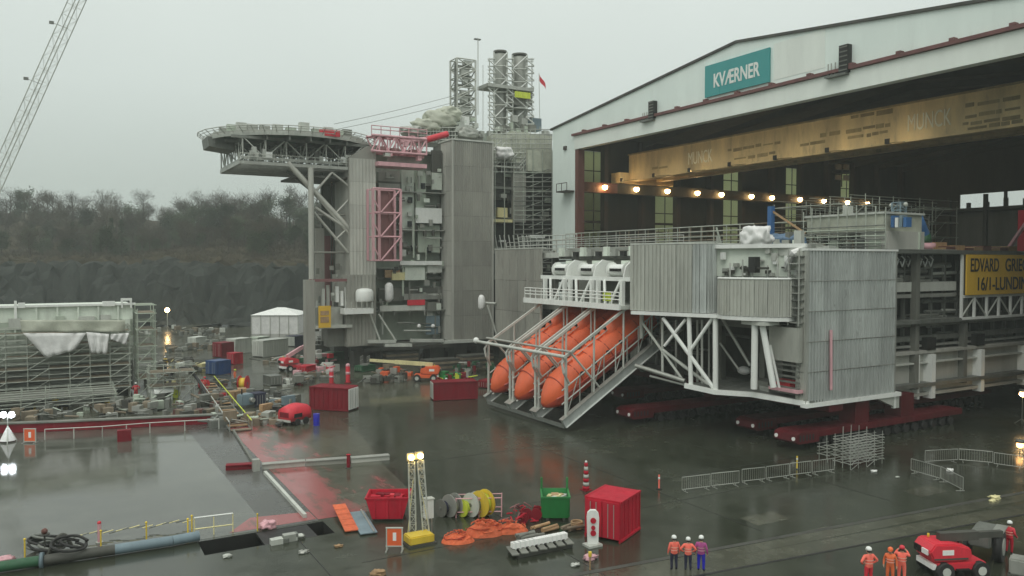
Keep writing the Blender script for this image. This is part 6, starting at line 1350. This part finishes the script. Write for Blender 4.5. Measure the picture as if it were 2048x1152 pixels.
# quay-edge pipe, hoses, chain posts
qp = thing('quay_pipe', 'long grey green pipe lying along the quay edge', 'pipe', G(180, 1115))
pts = [G(-30, 1150), G(80, 1133), G(88, 1132), G(230, 1110), G(345, 1092), G(398, 1082)]
for i, (a, b_) in enumerate(zip(pts[:-1], pts[1:])):
    if i == 1: tube('flange', up(a, .3), up(b_, .3), .42, 'blue_grey', qp, 14); continue
    tube('pipe_length', up(a, .3), up(b_, .3), .28, ('green_dark', 0, 'dark_steel', 'blue_grey', 'blue_grey')[i], qp, 12)
rh = random.Random(31)
for k in range(9):
    c = G(rh.uniform(85, 150), rh.uniform(1096, 1122)); a = rh.uniform(0, 3); R_ = rh.uniform(.5, 1.0)
    hose('black hose coiled in a heap on the quay edge', [c + V3((R_ * math.cos(a + i * 1.1), R_ * .7 * math.sin(a + i * 1.1), .12 + .1 * k + .25 * math.sin(i))) for i in range(7)], .075, 'rubber' if k % 3 else 'galv_dark', 'hose', 'hose', 'hoses heaped on the quay edge')
hose('dark olive hose arching above the hose heap', [G(92, 1120), up(G(108, 1118), .9), up(G(130, 1112), 1.15), G(150, 1108)], .1, 'dark_steel')
c = G(90, 1118); t_ = thing('valve_stand', 'rusty valve on a thin stem above the hose heap', 'valve', c); tube('stem', c, up(c, 1.5), .05, 'dark_steel', t_, 6); ball('wheel_hub', up(c, 1.5), .16, 'redbrown', t_); tube('handwheel', up(c, 1.32), up(c, 1.36), .26, 'dark_steel', t_, 12); box('foot', (c.x - .2, c.x + .2, c.y - .2, c.y + .2, 0, .12), 'galv_dark', t_)
posts = [(50, 1118), (202, 1100), (293, 1082), (376, 1075), (384, 1068)]
for px, py in posts:
    c = G(px, py); t_ = thing('chain_post', 'thin yellow post of the quay edge chain', 'post', c, 'yellow posts along the quay edge'); tube('post', c, up(c, 1.05), .045, 'yellow', t_, 6); ball('cap', up(c, 1.06), .07, 'yellow', t_); tube('base', c, up(c, .05), .16, 'dark_steel', t_, 8)
ch = thing('warning_chain', 'yellow and black warning chain strung between the quay posts', 'chain', G(250, 1080))
for i in range(18):
    f = i / 17; px = 150 + 225 * f; py = 1083 - 30 * f; c = up(G(px, py), .25 + .15 * abs(math.sin(f * 9))); d = V3((.28, .02, .04)); tube('chain_link', c - d, c + d, .035, 'yellow_pale' if i % 2 else 'galv_dark', ch, 6)
c = G(199, 1085); t_ = thing('marker_post', 'slim pink post behind the warning chain', 'post', c); tube('post', c, up(c, 1.1), .1, 'pink', t_, 8); ball('cap', up(c, 1.12), .11, 'red_bright', t_); tube('base', c, up(c, .05), .2, 'galv', t_, 8)
fr_ = thing('gate_frame', 'pale yellow tube frame standing at the edge of the open gap', 'gate', G(425, 1068))
a, b_ = G(389, 1074), G(466, 1064)
for p in (a, a.lerp(b_, .5), b_): tube('frame_post', p, up(p, 1.1), .035, 'yellow_pale', fr_, 6)
for z in (.45, 1.1): tube('frame_rail', up(a, z), up(b_, z), .04 if z < 1 else .05, 'white' if z > 1 else 'yellow_pale', fr_, 6)
c = G(515, 1062); t_ = thing('chain_post', 'thin yellow post beside the open gap', 'post', c); tube('post', c, up(c, 1.0), .035, 'yellow', t_, 6); ball('cap', up(c, 1.0), .06, 'yellow', t_)
c = G(535, 1056); t_ = blob('plastic_bag', up(c, .2), (.5, .38, .28), 'pink', None, 3, .6, 2.4, 3); tag(t_, 'crumpled pink bag on the edge of the open gap', 'bag')
cb_ = thing('gap_clutter', 'grey fittings hanging over the open gap edge', 'fittings', G(575, 1080))
box('ledge_plate', (10.2, 13.2, 45.2, 47.8, -.14, -.02), 'black', cb_)
for k in range(12): c = G(548 + k * 5, 1088 - k * 1.2); box('fitting', (c.x - .2, c.x + rh.uniform(.1, .5), c.y - .25, c.y + .2, -.02, rh.uniform(.1, .4)), rh.choice(['galv', 'whitegrey', 'galv_dark', 'dark_steel']), cb_)
for i, (px, py, s_) in enumerate(((455, 1114, .3), (607, 1106, .35), (677, 1094, .28), (755, 1150, .5), (1180, 1118, .5), (1150, 1132, .3), (1748, 944, .32), (1900, 942, .4), (1990, 998, .5), (1985, 1003, .3), (8, 1125, .6), (1795, 955, .2))):
    c = G(px, py); mt_ = ('whitegrey', 'galv', 'wood', 'wood', 'pink', 'whitegrey', 'lens_white', 'lens_white', 'yellow_pale', 'yellow_pale', 'pink', 'whitegrey')[i]
    s_ *= .7; t_ = blob('litter_bag', up(c, s_ * .3), (s_ * 1.2, s_ * .8, s_ * .42), mt_, None, 3, .75, 2.6, i); tag(t_, ('small pale bag on the kerb of the open gap', 'grey bundle at the end of the open gap', 'small tan bundle left of the orange notice board', 'tan sack lying before the orange notice board', 'pink bag beside the rope heap', 'white rag on the asphalt before the red container', 'white bag in front of the scaffold bundle', 'white bag behind the tilted barriers', 'crumpled yellow sheet on the asphalt by the rails', 'small yellow scrap beside the crumpled sheet', 'pink bundle beside the grey green quay pipe', 'small white rag between barriers')[i], 'bag' if i != 8 else 'sheet')
# leaning orange strip
c = G(690, 1062); t_ = thing('orange_mat', 'orange plastic mat sloping down beside the red plates', 'mat', c); P0, P1 = G(678, 1022), G(704, 1066)
for i in range(5): f = i / 5; p, q = P0.lerp(P1, f), P0.lerp(P1, f + .19); beam('mat_panel', up(p, .12 + .3 * (1 - f)), up(q, .12 + .3 * (1 - f - .19)), .8, .06, 'net_orange', t_)
c = G(715, 1050); t_ = thing('gutter_sheet', 'bluish metal sheet lying beside the orange mat', 'sheet', c); beam('sheet', up(G(712, 1030), .2), up(G(738, 1070), .1), 1.0, .06, 'blue_grey', t_); beam('sheet_edge', up(G(722, 1028), .26), up(G(748, 1068), .14), .08, .1, 'galv', t_)
# ------------------------------------------------------------------ light tower with two warm lamps
b_ = G(838, 1086); lt = thing('light_tower', 'twin lattice light tower on a yellow base with two warm lamps lit', 'light tower', b_)
m_ = MB(); m_.box(b_.x - .75, b_.x + .75, b_.y - .5, b_.y + .5, .08, .55); m_.build('base', 'yellow', lt, bevel=.06)
box('base_frame', (b_.x - .85, b_.x + .85, b_.y - .6, b_.y + .6, 0, .1), 'dark_steel', lt)
for s, pxt, pyt, pxb in ((-1, 823, 915, 826), (1, 841, 912, 852)):
    top = AD(pxt, pyt, 45.2); bot = AD(pxb, 1070, 45.2); bot.z = .5
    lattice(lt, bot, top - V3((0, 0, .3)), .34, .34, 9, .024, 'whitegrey', .013, 'mast_chord', 'mast_lacing', tuple(_R))
    ball('bulb', top, .17, 'lamp_yellow', lt); box('lamp_housing', (top.x - .22, top.x + .22, top.y + .12, top.y + .3, top.z - .22, top.z + .22), 'galv_dark', lt)
for px in (815, 862): tube('stay', AD(px, 1078, 45.2), AD(832 + (px - 838) * .25, 960, 45.2), .03, 'yellow_pale', lt, 5)
bx_ = AD(857, 1030, 46); t_ = thing('switch_cabinet', 'white electrical cabinet on a stand beside the light tower', 'cabinet', (bx_.x, bx_.y, 0)); box('cabinet', (bx_.x - .25, bx_.x + .25, bx_.y - .18, bx_.y + .18, 1.0, 2.1), 'white', t_); box('cabinet_roof', (bx_.x - .3, bx_.x + .3, bx_.y - .24, bx_.y + .24, 2.1, 2.16), 'whitegrey', t_)
for s in (-.2, .2): tube('stand_leg', (bx_.x + s, bx_.y, 0), (bx_.x + s, bx_.y, 1.0), .04, 'galv', t_, 6)
# skips, container, racks
skip('red open skip heaped with scrap beside the light tower', 2.6, 1.9, 1.45, 'red', G(778, 1034), R(62), ['red', 'red_bright', 'red_deep'])
skip('green open skip with lifting posts and mixed waste', 1.9, 1.7, 1.5, 'green', G(1110, 1034), R(-30), ['whitegrey', 'yellow_pale', 'wood', 'mint'], True)
container('shipping_container', 'short bright red container on the foreground quay', 2.9, 2.2, 2.35, 'red', G(1226, 1066), R(-62))
c = G(1186, 1092); t_ = thing('hose_cabinet', 'white rounded hose cabinet with red coil in front of the red container', 'cabinet', c)
m_ = MB(); pr = [(-.3, 0, .1), (.3, 0, .1), (.34, 0, 1.6), (.3, 0, 1.85), (.15, 0, 2.0), (-.15, 0, 2.0), (-.3, 0, 1.85), (-.34, 0, 1.6)]; m_.prism(pr, (0, .25, 0)); hc = m_.build('panel', 'white', t_); hc.matrix_basis = Matrix.Translation(c) @ Matrix.Rotation(R(-30), 4, 'Z'); W[hc] = hc.matrix_basis.copy()
for z, r_ in ((1.45, .16), (1.05, .12), (.75, .16)):
    p = c - _F * .06; m_ = MB(); m_.tube((p.x, p.y, z), (p.x - .03, p.y - .06, z), r_, 12); m_.build('hose_coil', 'red', t_)
box('foot', (c.x - .45, c.x + .45, c.y - .3, c.y + .4, 0, .12), 'whitegrey', t_)
rk_ = thing('drum_rack', 'pale tube rack holding yellow and grey hose drums', 'rack', G(960, 1034))
a, b_ = G(912, 1036), G(1003, 1034)
for p in (a, a.lerp(b_, .5), b_):
    for o_ in (0, .9): tube('rack_post', p + _F * o_ * V3((1, 1, 0)).length * 0 + V3((_F.x * o_, _F.y * o_, 0)), p + V3((_F.x * o_, _F.y * o_, 1.25)), .035, 'pink', rk_, 6)
for z in (.35, 1.2):
    for o_ in (0, .9): tube('rack_rail', a + V3((_F.x * o_, _F.y * o_, z)), b_ + V3((_F.x * o_, _F.y * o_, z)), .035, 'pink', rk_, 6)
for px, r_, mt_, co, lb in ((888, .55, 'mid_grey', 'navy', 'dark grey hose drum at the end of the rack'), (905, .7, 'galv', 'mid_grey', 'grey hose drum beside the dark one'), (930, .55, 'hivis', 'hivis', 'small bright yellow hose drum in the rack'), (948, .75, 'whitegrey', 'blue_grey', 'white hose drum between the yellow drums'), (966, .82, 'yellow', 'hivis', 'large yellow hose drum in the rack')):
    drum('hose_drum', lb, G(px, 1032), r_, .5, mt_, co, R(-75), 'hose drum')
c = G(1055, 1040); t_ = thing('pipe_frame', 'tangled red steel pipe frame lying beside the green skip', 'frame', c)
for k in range(26):
    p = c + V3((rh.uniform(-1.3, 1.3), rh.uniform(-.8, .8), rh.uniform(.08, 1.0))); q = p + V3((rh.uniform(-.9, .9), rh.uniform(-.6, .6), rh.uniform(-.5, .5))); q.z = max(.06, q.z); tube('frame_tube', p, q, .05, 'red' if k % 3 else 'pink_dark', t_, 6)
for k in range(4): p = c + V3((rh.uniform(-1, 1), rh.uniform(-.6, .3), .35)); tube('frame_wheel', p, p + V3((.1, .12, 0)), .35, 'red_deep', t_, 14)
# orange fishing-net like bundles
def net(px, py, w_, d_, h, seed, label):
    c = G(px, py); q = random.Random(seed); t_ = thing('net_heap', label, 'net', c, 'orange net heaps by the light tower')
    bm = bmesh.new(); bmesh.ops.create_grid(bm, x_segments=26, y_segments=18, size=1)
    for v in bm.verts:
        r2 = v.co.x ** 2 + v.co.y ** 2; k = max(0, 1 - r2) ** .7; z = h * k * (.75 + .5 * noise.noise(V3((v.co.x * 3, v.co.y * 3, seed)))) + .12 * k * noise.noise(V3((v.co.x * 11, v.co.y * 11, seed))); s_ = 1 / max(1, math.sqrt(r2)); v.co = V3((v.co.x * s_ * w_, v.co.y * s_ * d_, max(0.004, z)))
    me = bpy.data.meshes.new('net_mass'); bm.to_mesh(me); bm.free(); me.materials.append(M['net_orange']); link(bpy.data.objects.new('net_mass', me), t_, Matrix.Translation(c) @ Matrix.Rotation(R(-20), 4, 'Z'))
    for k in range(26):
        a = q.uniform(0, 6.28); r_ = q.uniform(.1, .9); pts = []
        for i in range(6):
            a += q.uniform(-.5, .6); x, y = r_ * math.cos(a), r_ * math.sin(a); kk = max(0, 1 - x * x - y * y) ** .7; p2 = rotp((x * w_, y * d_, h * kk * 1.02 + q.uniform(.01, .12)), R(-20)); pts.append(c + p2)
        m_ = MB(); m_.path(pts, .03, 4); m_.build('net_strand', 'net_orange' if k % 3 else 'orange_dark', t_)
net(916, 1083, .95, .6, .55, 1, 'flat orange net heap nearest the light tower base'); net(968, 1068, 1.2, .75, .8, 2, 'tallest orange net heap in the middle'); net(1015, 1063, 1.25, .6, .6, 3, 'long orange net heap tailing towards the rope coils')
for px, py, n_, mt_, lb in ((1085, 1062, 5, 'wood', 'stack of short tan timber pieces before the green skip'), (1140, 1062, 4, 'plank', 'coiled brown rope and timber beside the red container'), (1060, 1078, 6, 'mid_grey', 'grey shackles scattered behind the white beam')):
    c = G(px, py); t_ = thing('timber_heap', lb, 'timber', c)
    for k in range(n_): p = c + V3((rh.uniform(-.5, .5), rh.uniform(-.3, .3), .12 + .12 * (k // 2))); tube('timber', p - V3((.6, .1, 0)), p + V3((.6, rh.uniform(-.3, .3), 0)), .1, mt_, t_, 8)
    if px == 1140:
        for k in range(4): m_ = MB(); m_.path([c + V3((.55 + .32 * math.cos(i * .52), .1 + .32 * math.sin(i * .52), .1 + k * .11)) for i in range(13)], .06, 6); m_.build('rope_turn', 'wood', t_)
wb = thing('box_girder', 'long white box beam lying on a dark pallet', 'beam', G(1078, 1105)); a, b_ = G(1024, 1110), G(1132, 1088)
beam('girder', up(a, .52), up(b_, .52), .34, .3, 'lens_white', wb)
for i in range(12): p = a.lerp(b_, (i + .5) / 12); beam('girder_rib', up(p, .5) - V3((.0, .19, 0)), up(p, .5) + V3((0, .19, 0)), .08, .34, 'white', wb)
pl_ = thing('timber_pallet', 'dark wet pallet under the white box beam', 'pallet', G(1078, 1112))
for i in range(7): p = a.lerp(b_, i / 6); beam('pallet_board', up(p, .3) - V3((.25, .85, 0)), up(p, .3) + V3((.1, .45, 0)), .4, .06, 'mid_grey', pl_)
for s in (-.6, .0, .4): beam('pallet_runner', up(a, .14) + V3((0, s, 0)), up(b_, .14) + V3((0, s, 0)), .12, .26, 'dark_steel', pl_)
c = G(1180, 1140); t_ = thing('survey_stake', 'slim yellow and brown stake on the wet asphalt', 'stake', c); tube('stake', c, up(c, .85), .045, 'wood', t_, 6); tube('stake_head', up(c, .7), up(c, .95), .09, 'yellow', t_, 8)
# stacked red and white cone column
c = G(1172, 980); t_ = thing('cone_stack', 'tall stack of red and white traffic cones on the wet quay', 'traffic cone', c)
for k in range(7): tube('cone', up(c, .05 + k * .27), up(c, .28 + k * .27), .24 - .018 * k, 'red' if k % 2 == 0 else 'whitegrey', t_, 10)
box('cone_foot', (c.x - .32, c.x + .32, c.y - .32, c.y + .32, 0, .05), 'red_deep', t_); ball('cone_tip', up(c, 1.98), .09, 'white', t_)
for px, py, lb in ((1318, 978, 'single orange marker stick left of the barriers'), (1594, 938, 'yellow marker stick beside the barriers')):
    c = G(px, py); t_ = thing('marker_stick', lb, 'marker', c); tube('stick', c, up(c, 1.0), .06, 'orange_vest' if px < 1400 else 'yellow', t_, 6); tube('base', c, up(c, .06), .2, 'rubber', t_, 10); tube('band', up(c, .7), up(c, .85), .07, 'white', t_, 6)
# crowd barriers
def barrier(p, q, label):
    a, b_ = G(*p), G(*q); t_ = thing('crowd_barrier', label, 'barrier', (a + b_) / 2, 'crowd barriers around the module')
    for z in (.2, 1.05): tube('barrier_rail', up(a, z), up(b_, z), .028, 'galv', t_, 6)
    n = max(6, int((b_ - a).length / .17))
    for i in range(n + 1): c = a.lerp(b_, i / n); tube('barrier_bar', up(c, .2), up(c, 1.05), .012 if 0 < i < n else .028, 'galv', t_, 4)
    d = (b_ - a).normalized(); nn = V3((-d.y, d.x, 0))
    for f in (.12, .88): c = a.lerp(b_, f); tube('barrier_foot', c - nn * .3 + V3((0, 0, .03)), c + nn * .3 + V3((0, 0, .03)), .025, 'galv', t_, 5); tube('barrier_leg', c, up(c, .2), .025, 'galv', t_, 5)
BL = 'galvanised crowd barrier in the curved row before the red transporters'
for p, q in (((1364, 985), (1420, 978)), ((1423, 977), (1478, 971)), ((1484, 968), (1530, 963)), ((1533, 962), (1578, 956)), ((1580, 955), (1622, 950)), ((1625, 950), (1668, 944)), ((1850, 928), (1915, 924)), ((1918, 924), (1985, 930)), ((1988, 932), (2046, 940))): barrier(p, q, BL)
for p, q, lb in (((1822, 945), (1880, 962), 'crowd barrier turned askew beside a white bag'), ((1882, 962), (1926, 985), 'crowd barrier turned askew towards the rails')): barrier(p, q, lb)
scaffold('scaffold_bundle', 'dense bundle of scaffold frames stacked before the red transporters', G(1694, 938).x, G(1694, 938).y - .3, 0, 4, 2, 5, .95, .7, .42, 'galv', False, .05, None, .03, True, 14, 'scaffolding')
scaffold('scaffold_bundle', 'small tube stand beside the red transporter nose', G(1655, 925).x, G(1655, 925).y, 0, 1, 1, 2, .9, .8, .55, 'galv', False, .0, None, .03, False, 15, 'scaffolding')
# ------------------------------------------------------------------ machine at the right edge
bl_ = boom_lift('red boom lift with black folded arm beside the workers', G(1904, 1146), R(-24), 'red_bright', 'dark_steel', 4.0, 1, .86, False)
bk = thing('trailer_reel', 'grey trailer with large wheel and drawbar beside the red boom lift', 'trailer'); tube('wheel', (0, -.2, .8), (0, .2, .8), .8, 'rubber', bk, 20); tube('rim', (0, -.23, .8), (0, .23, .8), .45, 'galv', bk, 16); m_ = MB(); m_.box(-.9, 1.6, .25, 1.3, .8, 1.5); m_.build('trailer_body', 'galv_dark', bk, bevel=.08); box('mudguard', (-.85, .85, -.26, .26, 1.66, 1.72), 'galv', bk); tube('wheel', (.2, 1.35, .55), (.2, 1.65, .55), .55, 'rubber', bk, 18); beam('drawbar', (1.4, .7, .9), (3.2, .7, .6), .14, .14, 'dark_steel', bk); move(bk, G(1998, 1122), R(20))
fm = thing('engine_block', 'white and grey engine part standing at the right edge', 'engine'); m_ = MB(); m_.box(-.5, .5, -.45, .45, .1, .9); m_.build('casing', 'galv', fm, bevel=.08); tube('flywheel', (-.2, -.5, .5), (-.2, -.45, .5), .38, 'white', fm, 14); box('engine_foot', (-.6, .6, -.5, .5, 0, .1), 'dark_steel', fm); move(fm, G(2040, 1150), .4)
# ------------------------------------------------------------------ people
def person(label, loc, face, jacket, legs, pose='stand', s=1., helmet='white', cat='person', lift=0):
    t_ = thing('person', label, cat)
    bm = bmesh.new(); sk = bm.verts.layers.skin.verify(); seg = []
    def V(p, r, root=False):
        v = bm.verts.new(p); v[sk].radius = (r, r); v[sk].use_root = root; return v
    def E(a, b_, k): bm.edges.new((a, b_)); seg.append((a.co.copy(), b_.co.copy(), k)); return b_
    pel = V((0, 0, .98), .155, True); wa = V((0, .0, 1.14), .15); chs = V((0, .01, 1.36), .175); nk = V((0, .0, 1.50), .075); hd0 = V((0, .02, 1.58), .085); hd1 = V((0, .03, 1.70), .095)
    E(pel, wa, 0); E(wa, chs, 0); E(chs, nk, 0); E(nk, hd0, 2); E(hd0, hd1, 2)
    nose = V((0, .135, 1.63), .018); E(hd0, nose, 2)
    for sd_ in (-1, 1):
        hip = V((sd_ * .1, 0, .9), .115); kn = V((sd_ * .12, .03, .5), .085); an = V((sd_ * .13, -.02, .1), .06); toe = V((sd_ * .15, .15, .05), .045)
        E(pel, hip, 1); E(hip, kn, 1); E(kn, an, 1); E(an, toe, 3)
        sh = V((sd_ * .2, 0, 1.42), .085)
        if pose == 'camera': el, wr, hn = (sd_ * .34, .12, 1.30), (sd_ * .2, .26, 1.52), (sd_ * .1, .26, 1.60)
        elif pose == 'hips': el, wr, hn = (sd_ * .42, -.06, 1.18), (sd_ * .26, .10, 1.02), (sd_ * .18, .15, 1.0)
        elif pose == 'walk': el, wr, hn = (sd_ * .29, -.08 * sd_, 1.16), (sd_ * .31, .14 * sd_ + .05, .96), (sd_ * .31, .17 * sd_ + .06, .89)
        else: el, wr, hn = (sd_ * .29, -.03, 1.15), (sd_ * .30, .06, .92), (sd_ * .29, .09, .84)
        e1 = V(el, .062); w1 = V(wr, .045); h1 = V(hn, .038); E(chs, sh, 0); E(sh, e1, 0); E(e1, w1, 0); E(w1, h1, 4)
        d = (V3(hn) - V3(wr)).normalized(); o1 = V3((0, 1, 0)) if abs(d.y) < .8 else V3((1, 0, 0)); o1 = (o1 - d * o1.dot(d)).normalized()
        for i, (of, ln) in enumerate(((-.03, .07), (-.01, .085), (.01, .09), (.03, .075))):
            f1 = V(V3(hn) + o1 * of + d * ln * .5, .010); f2 = V(V3(hn) + o1 * of + d * ln * .8 + V3((-sd_ * .02, 0, 0)), .009); E(h1, f1, 4); E(f1, f2, 4)
        th = V(V3(hn) + o1 * .05 - d * .01, .011); th2 = V(V3(hn) + o1 * .07 + d * .03, .010); E(h1, th, 4); E(th, th2, 4)
    me = bpy.data.meshes.new('body_cage'); bm.to_mesh(me); bm.free(); o = bpy.data.objects.new('body_cage', me); COL.objects.link(o)
    o.modifiers.new('s', 'SKIN'); sb = o.modifiers.new('d', 'SUBSURF'); sb.levels = 1; sb.render_levels = 1
    dg = bpy.context.evaluated_depsgraph_get(); bm_ = bpy.data.meshes.new_from_object(o.evaluated_get(dg)); bpy.data.objects.remove(o); bm_.materials.clear()
    for k in (jacket, legs, 'skin', 'black', 'skin'): bm_.materials.append(M[k])
    def dist(p, a, b_): 
        ab = b_ - a; f = max(0, min(1, (p - a).dot(ab) / max(1e-9, ab.length_squared))); return (p - a - ab * f).length
    for p in bm_.polygons:
        p.use_smooth = True; k = min(seg, key=lambda g_: dist(p.center, g_[0], g_[1]))[2]
        if k == 0 and p.center.z < .93 and abs(p.center.x) < .24: k = 1
        if k == 1 and p.center.z > .9: k = 0
        if k == 1 and p.center.z < .13: k = 3
        p.material_index = k
    body = link(bpy.data.objects.new('body', bm_), t_)
    m_ = MB(); m_.loft([[V3((math.cos(a) * r_, .02 + math.sin(a) * r_ * 1.12, z)) for a in [2 * math.pi * j / 14 for j in range(14)]] for r_, z in ((.135, 1.68), (.128, 1.74), (.105, 1.80), (.05, 1.835))]); hm_ = m_.build('helmet', helmet, t_, True)
    m_ = MB(); m_.prism([(-.1, .13, 1.675), (.1, .13, 1.675), (.06, .2, 1.665), (-.06, .2, 1.665)], (0, 0, .015)); m_.build('helmet_peak', helmet, hm_)
    m_ = MB(); m_.loft([[V3((math.cos(a) * .112, -.01 + math.sin(a) * .11, z)) for a in [2 * math.pi * j / 12 for j in range(12)]] for z in (1.60, 1.685)]); m_.build('hair', 'black', t_, True)
    for sd_ in (-1, 1): ball('eye', (sd_ * .035, .118, 1.655), .014, 'black', t_); ball('ear', (sd_ * .105, .02, 1.63), (.015, .03, .035), 'skin', t_)
    box('mouth', (-.025, .025, .108, .122, 1.585, 1.592), 'red_deep', t_)
    for z, r_ in ((1.10, .185), (1.24, .2)):
        m_ = MB(); m_.loft([[V3((math.cos(a) * r_ * 1.12, .005 + math.sin(a) * r_ * .95, zz)) for a in [2 * math.pi * j / 16 for j in range(16)]] for zz in (z - .022, z + .022)], False); m_.build('reflective_band', 'band' if jacket != 'purple' else 'pink', t_, True)
    return move(t_, (loc.x, loc.y, lift), face, s)
FW = -YAW
person('worker in orange jacket and dark trousers at the end of a row of three', G(1348, 1141), FW + .15, 'orange_vest', 'navy', 'stand', 1.0)
person('worker in orange jacket with elbows out between two others', G(1376, 1142), FW - .1, 'orange_vest', 'navy', 'hips', .96)
person('worker in purple jacket and blue trousers with white helmet', G(1402, 1143), FW - .35, 'purple', 'blue_pure', 'stand', 1.02)
person('worker in pale orange hooded jacket standing apart on the asphalt', G(1737, 1172), FW + .2, 'orange_vest', 'red_bright', 'hips', 1.06)
person('slim worker in orange coverall facing the machine', G(1780, 1166), FW + 2.6, 'orange_suit', 'orange_suit', 'stand', .98, 'orange_suit')
person('worker in orange red coverall raising both hands to the face', G(1803, 1164), FW - .5, 'orange_vest', 'orange_vest', 'camera', 1.0, 'red_bright')
person('worker in red jacket with white helmet beside the trailer wheel', G(2018, 1108), FW - .9, 'red_bright', 'red', 'walk', 1.0)
person('worker in yellow jacket standing behind the long dark red container', G(893, 786), FW + 1.2, 'hivis', 'navy', 'stand', 1.0)
person('worker in red suit beside the gangway head', G(410, 783), FW + 2.0, 'red_bright', 'red', 'stand', 1.0, 'red_bright')
person('worker in orange suit near the red cable drum', G(470, 766), FW - 1.5, 'orange_suit', 'orange_suit', 'walk', 1.0, 'hivis')
person('worker in yellow jacket beside the warm lamp reflection on the far yard', G(331, 738), FW + 3.0, 'yellow', 'navy', 'stand', 1.05)
person('worker in pink red suit in front of the tall scaffold', G(272, 796), FW + .6, 'red_bright', 'red_bright', 'hips', 1.0)
